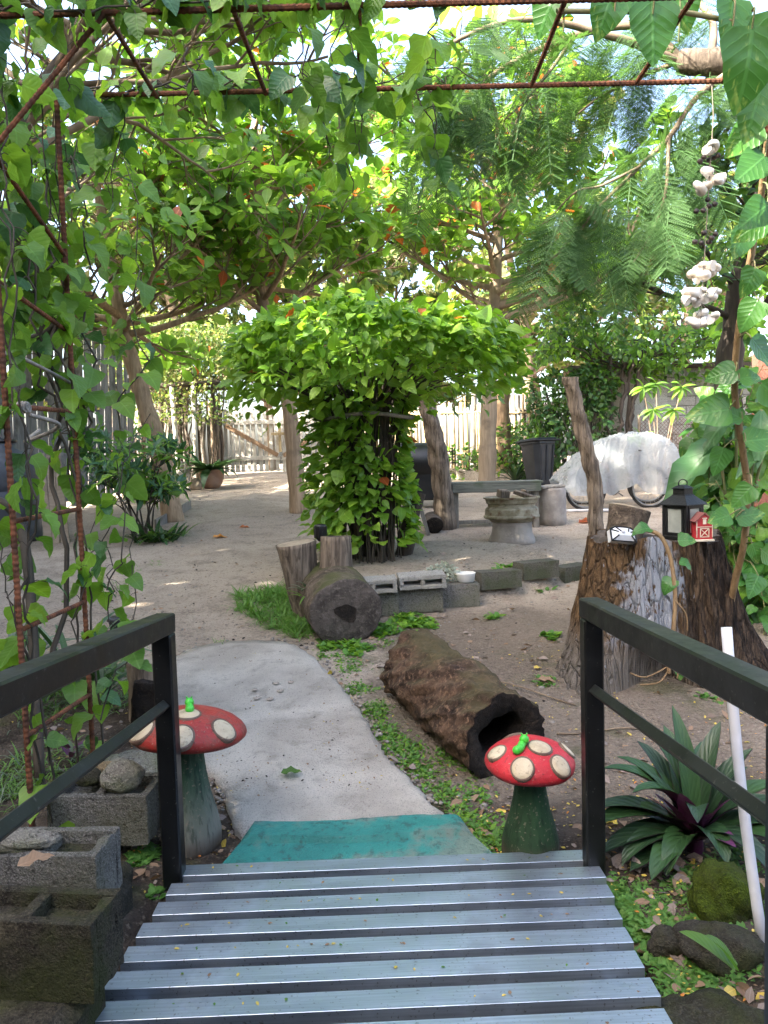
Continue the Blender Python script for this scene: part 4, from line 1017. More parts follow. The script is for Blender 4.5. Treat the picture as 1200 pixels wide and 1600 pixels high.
# along the two uprights
for k in range(2): strand(mbv, lv, wander(u1b + Vector((rnd.uniform(-.1, .1), .05, 0)), u1t, 40, .012), .006, .20, .115)
for k in range(4):
    t0 = rnd.uniform(.42, .55); strand(mbv, lv, wander(u1b.lerp(u1t, t0) , u1t + Vector((rnd.uniform(-.5, .1), rnd.uniform(-.4, .5), 0)), 30, .03), .007, .07, .115)
for k in range(2): strand(mbv, lv, wander(u0b + Vector((.05, .1, -.2)), T0, 40, .02), .006, .13, .12)
for k in range(15):   # thick tangle at upper left
    x = rnd.uniform(-2.4, -1.35); y = rnd.uniform(3.0, 4.2); strand(mbv, lv, wander((x, y, rnd.uniform(1.7, 2.2)), (x + rnd.uniform(-.25, .45), y + rnd.uniform(-.3, .4), TZ + .05), 22, .035), .005, .075, .125)
for k in range(3):   # lower left, looser
    x = rnd.uniform(-2.1, -1.38); y = rnd.uniform(3.1, 4.0); strand(mbv, lv, wander((x, y, rnd.uniform(.15, .5)), (x + rnd.uniform(-.2, .25), y + rnd.uniform(-.2, .2), 1.7), 26, .03), .004, .13, .14)
for k in range(3):
    x = rnd.uniform(-1.45, -1.2); strand(mbv, lv, wander((x, 3.45, .4 + .3 * k), (x + .15, 3.6, 1.2 + .3 * k), 16, .02), .004, .09, .115)
# along the two beams and hanging below them
for y in (TY0, TY1):
    for k in range(3): strand(mbv, lv, wander((-1.5, y, TZ + .03), (rnd.uniform(.1, .5), y + rnd.uniform(-.1, .1), TZ + .06), 40, .02), .005, .085, .115)
for k in range(16):
    x = rnd.uniform(-1.5, .3) if k < 11 else rnd.uniform(-.35, .3); y = rnd.uniform(TY0, TY1 + .3); ln = rnd.uniform(.12, .42)
    strand(mbv, lv, wander((x, y, TZ + .05), (x + rnd.uniform(-.08, .08), y, TZ - ln), 10, .012), .004, .055, .12)
# thick twisted old stems
for k in range(1):
    x = rnd.uniform(-1.75, -1.4); mbv.tube(wander((x, 3.4, rnd.uniform(-.05, 1.4)), (x + rnd.uniform(-.2, .3), 3.6, rnd.uniform(2.4, TZ)), 24, .03), [.013 - .0003 * i for i in range(25)], 6)
mbv.tube(spline([P(-30, 580, 3.6), P(40, 535, 3.7), P(75, 520, 3.7), P(108, 485, 3.6)], 6), [.028] * 7 + [.02] * 12, 8)
mbv.tube(spline([P(62, 1215, 3.1), P(45, 900, 3.4), P(20, 800, 3.6), P(-40, 770, 3.8)], 8), .022, 8)
obj('stem', mbv, 'twig_dark', vroot, True)
lv.put(vroot, HEART, ['vine_leaf', 'vine_dark', 'vine_lime'], 'heart', 300, [.48, .2, .32])

# ------------------------------------------------------------------ umbrella shaped bush
bx, by = P(580, 885, 8.1).x, 8.1; bz = g(bx, by)
bt = thing('umbrella_bush', 'bright green bush clipped to an umbrella shape on a stemmy column', 'bush', (bx, by, bz))
mb = MB(); zt = P(580, 600, 8.1).z
def colr(h): return lerp(.27, .40, abs(h - .5) * 1.2)
stems = []
for k in range(95):
    an = rnd.uniform(0, 6.28); r0 = rnd.uniform(.08, .30); r1 = rnd.uniform(.22, .48); a0 = an + rnd.uniform(-.5, .5)
    pts = [Vector((bx + lerp(r0, r1, h ** 2) * math.cos(lerp(an, a0, h)), by + lerp(r0, r1, h ** 2) * math.sin(lerp(an, a0, h)), bz - .05 + h * (zt - bz))) + rv(.015) for h in np.linspace(0, 1, 9)]
    mb.tube(pts, rnd.uniform(.006, .012), 5, False); stems.append(pts)
for k in range(60):   # spreading top branches
    an = rnd.uniform(0, 6.28); rr = rnd.uniform(.7, 1.45); p0 = Vector((bx + .4 * math.cos(an), by + .4 * math.sin(an), zt - .2)); p1 = Vector((bx + rr * math.cos(an), by + rr * math.sin(an), zt + rnd.uniform(-.02, .35)))
    mb.tube([p0, p0.lerp(p1, .5) + Vector((0, 0, .06)), p1], [.014, .009, .005], 5, False)
obj('stem', mb, 'twig_dark', bt, True)['kind'] = 'stuff'
mb = MB(); mb.tube([Vector((bx + .50 * math.cos(a), by + .50 * math.sin(a), P(600, 648, 7.6).z + .02 * math.sin(3 * a))) for a in np.linspace(0, 6.2832, 30)], .02, 8, False); obj('binding_hoop', mb, 'weathered_wood', bt, True)
lv = Leaves(); cx_, cz = bx + .05, P(585, 565, 8.1).z
top = P(585, 492, 8.1).z; rim = P(585, 610, 6.8).z
def crown_shell(u, an):  # u 0 (rim) .. 1 (top centre)
    lob = 1 + .05 * math.sin(3 * an + 1) + .04 * math.sin(5 * an) + .03 * math.sin(9 * an + 2)
    r = 1.5 * lob * (1 - u ** 4.5) ** .5
    return r
for k in range(5200):
    u = rnd.random() ** .8; an = rnd.uniform(0, 6.2832); r = crown_shell(u, an) * rnd.uniform(.86, 1.03) ** 1; 
    z = lerp(zt - .06, top - .02, u ** .75) + .06 * math.sin(4 * an + 3 * u) + rnd.gauss(0, .045)
    if u < .25 and rnd.random() < .35: z -= rnd.uniform(0, .22)
    if rnd.random() < .25: r *= rnd.uniform(.4, .95); z -= rnd.uniform(.05, .25)
    o = Vector((math.cos(an), math.sin(an), 0)); p = Vector((cx_, by, 0)) + o * r + Vector((0, 0, z))
    up = lerp(.25, 1., u)
    d = o * lerp(1, .6, u) + Vector((0, 0, rnd.uniform(-.75, .35))) + rv(.4); n = o * (1 - up) * .9 + Vector((0, 0, .55 + up * .5)) + rv(.4)
    lv.add(p, d, n, rnd.uniform(.065, .16) * (1.35 if rnd.random() < .15 else 1))
for k in range(1700):   # column leaves, in uneven patches
    h = rnd.random(); an = rnd.uniform(0, 6.28)
    if sn((math.cos(an) * 2.2, math.sin(an) * 2.2, h * 5), 3) < -.28: continue
    r = colr(h) * rnd.uniform(.95, 1.35) + .05; o = Vector((math.cos(an), math.sin(an), 0))
    p = Vector((bx, by, bz + .15 + h * (zt - bz - .1))) + o * r
    lv.add(p, o + Vector((0, 0, rnd.uniform(-.8, .3))) + rv(.3), o * .8 + Vector((0, 0, .6)) + rv(.35), rnd.uniform(.09, .17))
for k in range(260):   # fuller growth on the side toward the left front
    h = rnd.uniform(.1, 1); an = rnd.uniform(R(165), R(250)); r = rnd.uniform(.4, .66); o = Vector((math.cos(an), math.sin(an), 0))
    lv.add(Vector((bx, by, bz + .1 + h * (zt - bz - .1))) + o * r, o + Vector((0, 0, rnd.uniform(-.7, .4))) + rv(.3), o * .6 + Vector((0, 0, .7)) + rv(.3), rnd.uniform(.1, .17))
lv.put(bt, OVATE + HEART[:2], ['bush_leaf', 'bush_dark', 'bush_lime', 'almond_orange'], 'bush', 300, [.55, .2, .245, .005])
# trunks that stand round the bush
def pole(name, label, pts, rad, mat, cat='post', seg=22, jit=.2, n=14, group=None):
    pts = spline(pts, n); mb = MB(); N = len(pts); rr = [lerp(rad[0], rad[1], i / (N - 1)) * (1 + jit * .5 * sn(pts[i] * 3, len(label))) for i in range(N)]
    mb.tube(pts, rr, seg, True, 0, 0); mb.v = [tuple(Vector(v) + (Vector(v) - pts[k // seg]) * jit * (.7 * sn((Vector(v) - pts[0]) * 9 , 2) + .5 * sn(Vector((v[0] * 60, v[1] * 60, v[2] * 5)), 5))) for k, v in enumerate(mb.v)]; o = obj(name, mb, mat, None, True, origin=pts[0]); return tag(o, label, cat, group)
b = GP(636, 880); pole('dead_trunk', 'short dark trunk leaning at the foot of the umbrella bush', [on(b.x - .02, 8.3, -.05), P(640, 820, 8.3), P(652, 770, 8.35)], (.10, .085), 'bark_dark', 'trunk')
b = GP(692, 822); pole('dead_trunk', 'grey brown dead trunk standing between bush and bench', [on(P(697, 815, 10.8).x, 10.8, -.05), P(690, 750, 10.8), P(680, 690, 10.8), P(668, 640, 10.8), P(664, 600, 10.8)], (.155, .11), 'bark_rough', 'trunk')
b = GP(932, 828); pole('dead_trunk', 'crooked bare trunk rising in front of the plastic covered bicycles', [on(P(931, 826, 9.9).x, 9.9, -.05), P(930, 760, 9.9), P(917, 705, 9.9), P(903, 650, 9.9), P(893, 600, 9.9), P(892, 590, 9.9)], (.10, .09), 'bark_rough', 'trunk', 24, .26)
# ------------------------------------------------------------------ trees
def grow(mb, lv, p, d, L, r, lvl, cfg):
    n = max(3, int(L / cfg['step'])); pts = [Vector(p)]; d = Vector(d).normalized()
    for i in range(n):
        d = (d + rv(cfg['wig']) + Vector((0, 0, cfg['up'][lvl]))).normalized(); pts.append(pts[-1] + d * (L / n))
    mb.tube(pts, [r * (1 - .6 * i / n) for i in range(n + 1)], 6 if lvl < 2 else 4, False)
    if lvl == cfg['last']:
        k = cfg['ros'] + rnd.randint(-2, 2); tip = pts[-1]; a0 = rnd.random() * 6
        side = d.cross(Vector((0, 0, 1)));  side = side.normalized() if side.length > .1 else Vector((1, 0, 0)); s2 = side.cross(d)
        for j in range(k):
            a = a0 + j * 2.4; rad = side * math.cos(a) + s2 * math.sin(a); el = rnd.uniform(.15, .9)
            dd = rad + d * el + Vector((0, 0, .12)); lv.add(tip - d * .03 * j * .5 + dd.normalized() * .02, dd, d * .8 + Vector((0, 0, .5)) - rad * .4 + rv(.3), cfg['leaf'] * rnd.uniform(.6, 1.2))
        return
    k = cfg['kids'][lvl]
    for j in range(k):
        t = lerp(cfg['t0'][lvl], 1., (j + rnd.random() * .6) / k); i = min(int(t * n), n - 1); q = pts[i].lerp(pts[i + 1], t * n - i if t < 1 else 1)
        dd = (pts[i + 1] - pts[i]).normalized(); ax = dd.cross(Vector((0, 0, 1))); ax = ax.normalized() if ax.length > .1 else Vector((1, 0, 0))
        s = -1 if j % 2 else 1; an = rnd.uniform(.5, 1.05) * s
        nd = Matrix.Rotation(an, 3, Vector((0, 0, 1)) if abs(dd.z) < .8 else ax) @ dd + Vector((0, 0, rnd.uniform(-.15, .45)))
        grow(mb, lv, q, nd, cfg['len'][lvl + 1] * rnd.uniform(.65, 1.2) * (1 - .35 * t), r * .5, lvl + 1, cfg)
ALM = dict(step=.22, wig=.10, up=[.02, .03, .07], last=2, ros=6, leaf=.29, kids=[6, 4], t0=[.25, .25], len=[2.4, .95, .45])
def almond(label, trunk, rad, limbs, cfg, bark, wts, extra=None, name='almond_tree', group='broad leaved yard trees'):
    pts = spline(trunk, 8); rt = thing(name, label, 'tree', pts[0], group); mb = MB(); N = len(pts)
    mb.tube(pts, [lerp(rad[0], rad[1], i / (N - 1)) * (1 + .06 * math.sin(i * 1.1)) for i in range(N)], 14, True, 0, .06); obj('trunk', mb, bark, rt, True)
    lv = Leaves(); tw = MB()
    for (t, az, el, L, r) in limbs:
        p = pts[min(int(t * (N - 1)), N - 1)]; m2 = MB(); d = (math.cos(R(az)) * math.cos(R(el)), math.sin(R(az)) * math.cos(R(el)), math.sin(R(el)))
        c2 = dict(cfg); c2['len'] = [L] + cfg['len'][1:]
        # the limb itself is a part, its twigs are joined
        n = max(4, int(L / .25)); q = [Vector(p)]; dv = Vector(d)
        for i in range(n): dv = (dv + rv(.09) + Vector((0, 0, cfg['up'][0]))).normalized(); q.append(q[-1] + dv * (L / n))
        m2.tube(q, [r * (1 - .7 * i / n) for i in range(n + 1)], 8, False); obj('limb', m2, bark, rt, True)
        for j in range(cfg['kids'][0]):
            tt = lerp(.22, 1., (j + rnd.random() * .6) / cfg['kids'][0]); i = min(int(tt * n), n - 1); pp = q[i].lerp(q[i + 1], min(1, tt * n - i))
            dd = (q[i + 1] - q[i]).normalized(); nd = Matrix.Rotation(rnd.uniform(.35, 1.05) * (-1 if j % 2 else 1), 3, 'Z') @ dd + Vector((0, 0, rnd.uniform(-.2, .5)))
            grow(tw, lv, pp, nd, cfg['len'][1] * rnd.uniform(.7, 1.25) * (1 - .3 * tt), r * .4, 1, cfg)
    if extra: extra(tw, lv)
    obj('twig', tw, 'twig', rt, True)['kind'] = 'stuff'
    lv.put(rt, OBOV, ['almond_leaf', 'almond_dark', 'almond_lime', 'almond_orange'], 'alm', 300, wts); return rt
W1 = [.46, .12, .395, .025]
def rl(n, t0, t1, az0, az1, L0, L1, el0=-5, el1=30, r=.05):
    o = []
    for i in range(n): o.append((lerp(t0, t1, (i + rnd.random() * .5) / n), lerp(az0, az1, ((i * .618) % 1)), rnd.uniform(el0, el1), rnd.uniform(L0, L1), r * rnd.uniform(.7, 1.2)))
    return o
Y1 = 12.4
b = GP(272, 800); b = on(P(272, 800, Y1).x, Y1, -.1)
almond('leaning tan trunk tree at left, spreading low flat branches', [b, P(250, 710, Y1), P(226, 630, Y1), P(205, 560, Y1), P(193, 515, Y1), P(175, 420, Y1), P(158, 330, Y1), P(140, 230, Y1)], (.17, .055),
       rl(9, .56, .64, 0, 360, 1.9, 3.0, 0, 16, .06) + rl(9, .68, 1, 0, 360, 1.2, 2.1, 5, 40, .035), ALM, 'bark_tan', W1)
Y2 = 12.9
b = on(P(467, 797, Y2).x, Y2, -.1)
almond('straight slim trunk tree left of the umbrella bush', [b, P(460, 720, Y2), P(452, 640, Y2), P(430, 540, Y2), P(408, 460, Y2), P(404, 380, Y2), P(402, 300, Y2), P(398, 200, Y2)], (.15, .05),
       rl(11, .5, .72, 0, 360, 1.5, 2.5, 5, 35, .045) + rl(12, .75, 1, 0, 360, 1.2, 2.3, 10, 55, .03), ALM, 'bark_tan', W1)
Y3 = 15.2
b = on(P(760, 772, Y3).x, Y3, -.1)
almond('straight mossy trunk tree right of the umbrella bush', [b, P(762, 700, Y3), P(765, 600, Y3), P(770, 500, Y3), P(776, 420, Y3), P(780, 310, Y3), P(784, 230, Y3)], (.19, .06),
       rl(10, .5, .75, 0, 360, 2.0, 3.4, 0, 30, .055) + rl(14, .72, 1, 0, 360, 1.4, 2.8, 10, 50, .035) + [(.55, 8, 12, 4.2, .09), (.5, -20, 14, 3.6, .07), (.8, 232, 14, 4.2, .05), (.88, 258, 14, 4.0, .05), (.82, 285, 10, 3.8, .05), (.92, 215, 16, 3.6, .045)], ALM, 'bark_pale', [.46, .12, .38, .04])
# leafy tree whose lime crown fills the upper left, trunk outside the frame
LIM = dict(step=.2, wig=.12, up=[.02, .0, -.04], last=2, ros=7, leaf=.17, kids=[6, 4], t0=[.2, .2], len=[2.2, .9, .45])
def limetree(label, trunk, rad, limbs, cfg, mats, wts, shapes, key, bark='bark_dark', tw_m='twig', name='garden_tree', nparts=300, group='broad leaved yard trees'):
    pts = spline(trunk, 8); rt = thing(name, label, 'tree', pts[0], group); mb = MB(); N = len(pts)
    mb.tube(pts, [lerp(rad[0], rad[1], i / (N - 1)) for i in range(N)], 12, True, 0, .08); obj('trunk', mb, bark, rt, True); lv = Leaves(); tw = MB()
    for (t, az, el, L, r) in limbs:
        c2 = dict(cfg); c2['len'] = [L] + cfg['len'][1:]
        grow(tw, lv, pts[min(int(t * (N - 1)), N - 1)], (math.cos(R(az)) * math.cos(R(el)), math.sin(R(az)) * math.cos(R(el)), math.sin(R(el))), L, r, 0, c2)
    obj('branch', tw, tw_m, rt, True)['kind'] = 'stuff'
    if key == 'lime':   # open the crown a little where the sun reaches the clipped bush
        keep = [i for i, p in enumerate(lv.p) if not (((p[0] + .848 * (p[2] - 2.5) * 1.19 - .05) ** 2 + (p[1] + .53 * (p[2] - 2.5) * 1.19 - 8.1) ** 2) < 3.0 and rnd.random() < .8)]
        for a in 'pdns': setattr(lv, a, [getattr(lv, a)[i] for i in keep])
    lv.put(rt, shapes, mats, key, nparts, wts); return rt
Y4 = 6.6
b = on(P(-150, 840, Y4).x, Y4, -.1)
limetree('lime green leafy tree filling the upper left above the arch', [b, P(-140, 640, Y4), P(-90, 450, Y4), P(-20, 300, Y4), P(60, 150, Y4), P(120, 60, Y4), P(150, -60, Y4)], (.11, .05),
     rl(11, .5, 1, -40, 70, 1.3, 2.6, 0, 35, .035) + rl(5, .55, 1, 90, 240, 1.2, 2.0, 0, 35, .03), LIM, ['vine_lime', 'bush_leaf', 'vine_leaf'], [.42, .33, .25], OVATE, 'lime', 'bark_dark')
lime = bpy.data.objects['garden_tree']
# ------------------------------------------------------------------ feathery flame tree, limb entering from the right
FY = 6.0
fb = on(4.6, 5.4, -.1)
ft = thing('feathery_tree', 'feathery leaved tree reaching in from the upper right', 'tree', fb, 'broad leaved yard trees')
def fz(px, py, Y): return P(px, py, Y)
trunkp = spline([fb, (4.5, 5.4, 1.6), (4.2, 5.5, 3.2), (3.9, 5.6, 4.3)], 6); mb = MB(); mb.tube(trunkp, [lerp(.26, .17, i / (len(trunkp) - 1)) for i in range(len(trunkp))], 14, True, 0, .08); obj('trunk', mb, 'bark_rough', ft, True)
limb = spline([(3.9, 5.6, 4.2), P(1260, 62, 5.9), P(1160, 95, 6.0), P(1110, 98, 6.0), P(1062, 96, 6.1)], 6); mb = MB(); mb.tube(limb, [lerp(.14, .085, i / (len(limb) - 1)) for i in range(len(limb))], 12, True, 0, .1); obj('limb', mb, 'bark_rough', ft, True)
br_ = MB(); ends = []
def fbr(pts, r0, r1): 
    q = spline(pts, 6); br_.tube(q, [lerp(r0, r1, i / (len(q) - 1)) for i in range(len(q))], 6, False); return q
runs = [fbr([P(1062, 96, 6.1), P(1040, 70, 6.2), P(1000, 40, 6.2), P(900, 55, 6.3), P(780, 110, 6.4), P(730, 165, 6.5), P(700, 220, 6.6)], .045, .01),
        fbr([P(1062, 100, 6.1), P(1020, 80, 6.0), P(960, 58, 5.9), P(830, 30, 5.8), P(720, 60, 5.8), P(640, 120, 5.9)], .04, .01),
        fbr([P(1120, 95, 6.0), P(1140, 110, 5.9), P(1090, 150, 5.7), P(1045, 215, 5.6), P(1000, 260, 5.6), P(930, 330, 5.6), P(890, 380, 5.6)], .028, .008),
        fbr([P(1110, 92, 6.0), P(1115, 50, 6.1), P(1105, 20, 6.2), P(1050, -40, 6.3), P(950, -120, 6.2)], .035, .012),
        fbr([P(1045, 215, 5.6), P(1040, 300, 5.5), P(1020, 360, 5.5), P(990, 410, 5.4)], .014, .006),
        fbr([P(900, 55, 6.3), P(860, 110, 6.3), P(820, 160, 6.3), P(800, 210, 6.3)], .02, .006),
        fbr([P(760, 120, 6.4), P(730, 100, 6.4), P(700, 120, 6.4), P(680, 160, 6.4)], .014, .005),
        fbr([P(1000, 260, 5.6), P(940, 290, 5.5), P(900, 300, 5.5), P(860, 340, 5.5)], .012, .005),
        fbr([P(1062, 96, 6.1), P(1000, 120, 6.3), P(940, 150, 6.4), P(900, 180, 6.4)], .02, .006),
        fbr([P(1160, 95, 6.0), P(1150, 180, 6.3), P(1090, 260, 6.4), P(1060, 330, 6.4)], .02, .006)]
obj('branch', br_, 'twig', ft, True)['kind'] = 'stuff'
def frond_mesh(np_, nl, curve, seed):
    rr = random.Random(seed); V = []; F = []; U = []
    def q(a, b, c, d):
        k = len(V); V.extend([a, b, c, d]); F.append((k, k + 1, k + 2, k + 3)); U.extend([(.3, 0), (.7, 0), (.7, 1), (.3, 1)])
    def zc(y): return -curve * y * y
    for i in range(24):
        y0, y1 = i / 24, (i + 1) / 24; q((-.006, y0, zc(y0)), (.006, y0, zc(y0)), (.005, y1, zc(y1)), (-.005, y1, zc(y1)))
    for i in range(np_):
        y = .12 + .86 * i / (np_ - 1); pl = .26 * math.sin(math.pi * (.18 + .74 * i / np_)) + .05
        for s in (-1, 1):
            dx, dy, dz = s * math.cos(.5), math.sin(.5), -.28 + rr.uniform(-.2, .1); x0, z0 = 0, zc(y)
            q((x0, y - .003, z0), (x0, y + .003, z0), (x0 + dx * pl, y + dy * pl + .001, z0 + dz * pl), (x0 + dx * pl, y + dy * pl - .001, z0 + dz * pl))
            for j in range(nl):
                f = .08 + .92 * j / nl; bx_, by_, bz_ = x0 + dx * pl * f, y + dy * pl * f, z0 + dz * pl * f - .02 * f * f
                ll = .042 * (1 - .5 * abs(f - .4))
                for t in (-1, 1):
                    # leaflet roughly perpendicular to the pinna
                    ux, uy = -dy * t * s, dx * t * s; ux = ux * .9 + dx * .35; uy = uy * .9 + dy * .35; w_ = .0085
                    q((bx_, by_, bz_), (bx_ + ux * ll * .5 + dx * w_, by_ + uy * ll * .5 + dy * w_, bz_ - .003), (bx_ + ux * ll, by_ + uy * ll, bz_ - .006), (bx_ + ux * ll * .5 - dx * w_, by_ + uy * ll * .5 - dy * w_, bz_ - .003))
    return quadmesh('frond', np.array(V), np.array(F), np.array(U), np.zeros(len(F)), ['fern_leaf'], False)
fm = [frond_mesh(14, 12, c, i) for i, c in enumerate((.25, .5, .8))]
spots = [(q, i) for q in runs for i in range(4, len(q))]; rnd.shuffle(spots)
for nf in range(245):
    q, i = spots[nf % len(spots)]
    p = q[i] + rv(.05); d = (q[i] - q[i - 1]).normalized() * .4 + Vector((rnd.gauss(0, .6), rnd.gauss(0, .6), rnd.uniform(-1., .0))); s = rnd.uniform(.4, .66)
    if proj(p)[1] < -250: continue
    x, dd, n = frames(np.array([tuple(d)]), np.array([(rnd.gauss(0, .3), rnd.gauss(0, .3), 1.)])); x, dd, n = x[0], dd[0], n[0]
    inst('frond', fm[nf % 3], Matrix([[x[a] * s, dd[a] * s, n[a] * s, p[a]] for a in range(3)] + [[0, 0, 0, 1]]), ft)
# ------------------------------------------------------------------ unseen tall tree row, added left of the yard to shade the foreground
for k, (x, y, h) in enumerate([(-9.4, -7.5, 12.5), (-8.8, -4.2, 13), (-9.2, -.8, 12.5), (-8.7, 2.6, 15), (-9.4, 6.0, 13.8), (-9.0, 9.0, 10.5)]):
    b = Vector((x, y, g(x, y) - .1)); lab = ['first', 'second', 'third', 'fourth', 'fifth', 'sixth'][k]
    rt = thing('added_shade_tree', 'unseen tall tree added left of the yard to cast shade, %s from the bridge end' % lab, 'tree', b, 'unseen shade trees added left of the yard'); mb = MB()
    tp = spline([b, b + Vector((.2, .1, h * .4)), b + Vector((-.1, .2, h * .9))], 6); mb.tube(tp, [lerp(.28, .06, i / (len(tp) - 1)) for i in range(len(tp))], 10); obj('trunk', mb, 'bark_rough', rt, True)
    cr = Leaves(); cb = MB()
    for j in range(26):
        z0 = rnd.uniform(.15, .85) * h; an = rnd.uniform(0, 6.28); L = rnd.uniform(1.2, 2.3); p0 = b + Vector((0, 0, z0)); p1 = p0 + Vector((math.cos(an) * L, math.sin(an) * L, rnd.uniform(.2, 1.2))); cb.tube([p0, p0.lerp(p1, .5) + Vector((0, 0, .2)), p1], [.05, .035, .01], 5, False)
    for j in range(5200):
        an = rnd.uniform(0, 6.28); zz = rnd.uniform(.06, 1); rr = 2.1 * (1 - .25 * zz ** 3) * math.sqrt(rnd.random()); p = b + Vector((math.cos(an) * rr, math.sin(an) * rr * 1.05, zz * h))
        q = proj(p); hs = (p.z - 2.5) * 1.19; hp = (p.x + .848 * hs, p.y + .53 * hs)      # where this leaf's shadow falls at bush height
        if -60 < q[0] < 1260 and q[2] > 0 and -60 < q[1] < 1600: continue
        if (hp[0] - .05) ** 2 + (hp[1] - 8.1) ** 2 < 3.2 and hp[1] < 9.6 and rnd.random() < .82: continue  # leaves dropped from the added crowns so sun reaches the bush
        cr.add(p, rv(), Vector((-.5, -.3, .8)) + rv(.5), rnd.uniform(.3, .5))
    obj('branch', cb, 'twig_dark', rt, True)['kind'] = 'stuff'
    cr.put(rt, OVAL4, ['almond_dark', 'hedge_leaf'], 'crown', 0)
# ------------------------------------------------------------------ unseen house added behind the viewer: shades the foreground, darkens slat reflections
rt = thing('added_house', 'unseen low timber house added behind the viewer to shade the bridge', 'house', (0, -3.2, -.3))
mb = MB(); mb.box((0, -3.3, 1.45), (11, .2, 3.5)); obj('wall', mb, 'bark_dark', rt)
mb = MB(); mb.bar((0, -1.6, 3.0), (0, -7.5, 4.9), 12, .14); obj('roof', mb, 'weathered_wood', rt)
mb = MB(); mb.box((0, -3.18, 1.15), (1.1, .06, 2.2)); dr = obj('door', mb, 'brown_brace', rt); mb = MB(); mb.blob((.42, -3.12, 1.1), .035, 2, 0); obj('handle', mb, 'iron', dr)
for x in (-2.6, 2.6): mb = MB(); mb.box((x, -3.18, 1.6), (1.3, .05, 1.1)); wn = obj('window', mb, 'white_picket', rt); mb = MB(); mb.box((x, -3.16, 1.6), (1.1, .05, .9)); obj('pane', mb, 'tank_grey', wn)
mb = MB(); mb.box((0, -1.75, .02), (4.5, 2.9, .22)); obj('porch', mb, 'weathered_wood', rt)
for x in (-2.1, 2.1): mb = MB(); mb.box((x, -1.7, 1.5), (.12, .12, 2.8)); obj('porch_post', mb, 'bark_dark', rt)
# ------------------------------------------------------------------ white picket gate
GY = 20.4
def picket_gate(label, x0, x1, n, brace):
    zb = g((x0 + x1) / 2, GY) + .06; H = 1.68; rt = thing('picket_gate', label, 'gate', ((x0 + x1) / 2, GY, zb - .06), 'white picket gate leaves')
    sp = (x1 - x0) / n
    for i in range(n):
        x = x0 + sp * (i + .5) + rnd.uniform(-.012, .012); h = H + rnd.uniform(-.05, .04); mb = MB(); wd = .1 + rnd.uniform(-.012, .012)
        mb.box((x, GY + rnd.uniform(-.004, .004), zb + h / 2), (wd, .024, h), Euler((0, rnd.uniform(-.012, .012), 0)), .004); obj('picket', mb, 'white_picket', rt)
    for z in (.36, 1.3): mb = MB(); mb.box(((x0 + x1) / 2, GY - .033, zb + z), (x1 - x0, .035, .11), None, .004); obj('rail', mb, 'white_picket', rt)
    mb = MB(); a, b = ((x0 + .1, 1.24), (x1 - .05, .42)) if brace > 0 else ((x1 - .1, 1.24), (x0 + .05, .42))
    mb.bar((a[0], GY - .072, zb + a[1]), (b[0], GY - .072, zb + b[1]), .03, .11, up=(0, 0, 1), bev=.004); obj('brace', mb, 'brown_brace', rt)
    return rt
gx = [P(p, 735, GY).x for p in (350, 440, 530)]
picket_gate('left leaf of the white picket gate with brown diagonal brace', gx[0], gx[1] - .02, 10, 1)
picket_gate('right leaf of the white picket gate, partly hidden by the bush', gx[1] + .02, gx[2], 10, -1)
mb = MB(); cx2 = gx[1]; zz = g(cx2, GY) + .95; mb.box((cx2, GY - .10, zz), (.07, .05, .75), None, .005); mb.box((cx2 - .01, GY - .128, zz + .1), (.42, .03, .07), None, .004); o = obj('gate_latch', mb, 'bamboo', None, origin=(cx2, GY, zz)); tag(o, 'wooden latch bar fixed where the two gate leaves meet', 'latch')
for px, lab in ((336, 'rough brown gate post left of the white gate'), (346, 'pale timber gate post hinging the left gate leaf')):
    x = P(px, 735, GY).x; pole('gate_post', lab, [on(x, GY - .1, -.1), (x + .02, GY - .1, g(x, GY) + 1.0), (x - .03, GY - .1, g(x, GY) + 1.95)], (.09, .075), 'bark_pale' if px < 340 else 'weathered_wood', 'post')
# bamboo and stick fence right of the gate
fx0, fy0 = P(560, 735, 20.6).x, 20.6; fx1, fy1 = P(845, 725, 17.4).x, 17.4
rt = thing('stick_fence', 'sunlit fence of upright bamboo sticks behind the bench', 'fence', on((fx0 + fx1) / 2, (fy0 + fy1) / 2))
for i in range(64):
    t = (i + .5) / 64; x, y = lerp(fx0, fx1, t), lerp(fy0, fy1, t); h = rnd.uniform(1.55, 1.95); r = rnd.uniform(.022, .045); mb = MB(); ln = rnd.uniform(-.06, .06)
    p0 = on(x + rnd.uniform(-.02, .02), y, -.05); mb.tube([p0, p0 + Vector((ln * .5, 0, h * .5)), p0 + Vector((ln, 0, h))], r, 7); obj('stick', mb, 'bamboo' if rnd.random() < .75 else 'weathered_wood', rt, True)
for z in (.5, 1.5):
    mb = MB(); mb.tube([on(lerp(fx0, fx1, k / 8), lerp(fy0, fy1, k / 8) - .06, z + rnd.uniform(-.03, .03)) for k in range(9)], .025, 7); obj('rail', mb, 'bamboo', rt, True)
pole('fence_post', 'thick sunlit tree trunk post right behind the mossy trunk', [on(P(790, 745, 17.2).x, 17.2, -.1), P(788, 690, 17.2), P(786, 640, 17.2), P(788, 590, 17.2), P(792, 560, 17.2)], (.17, .14), 'bark_tan', 'trunk')
pole('fence_post', 'upright grey timber standing in the stick fence', [on(P(738, 735, 18.4).x, 18.4, -.1), P(740, 680, 18.4), P(741, 605, 18.4)], (.07, .06), 'weathered_wood', 'post')
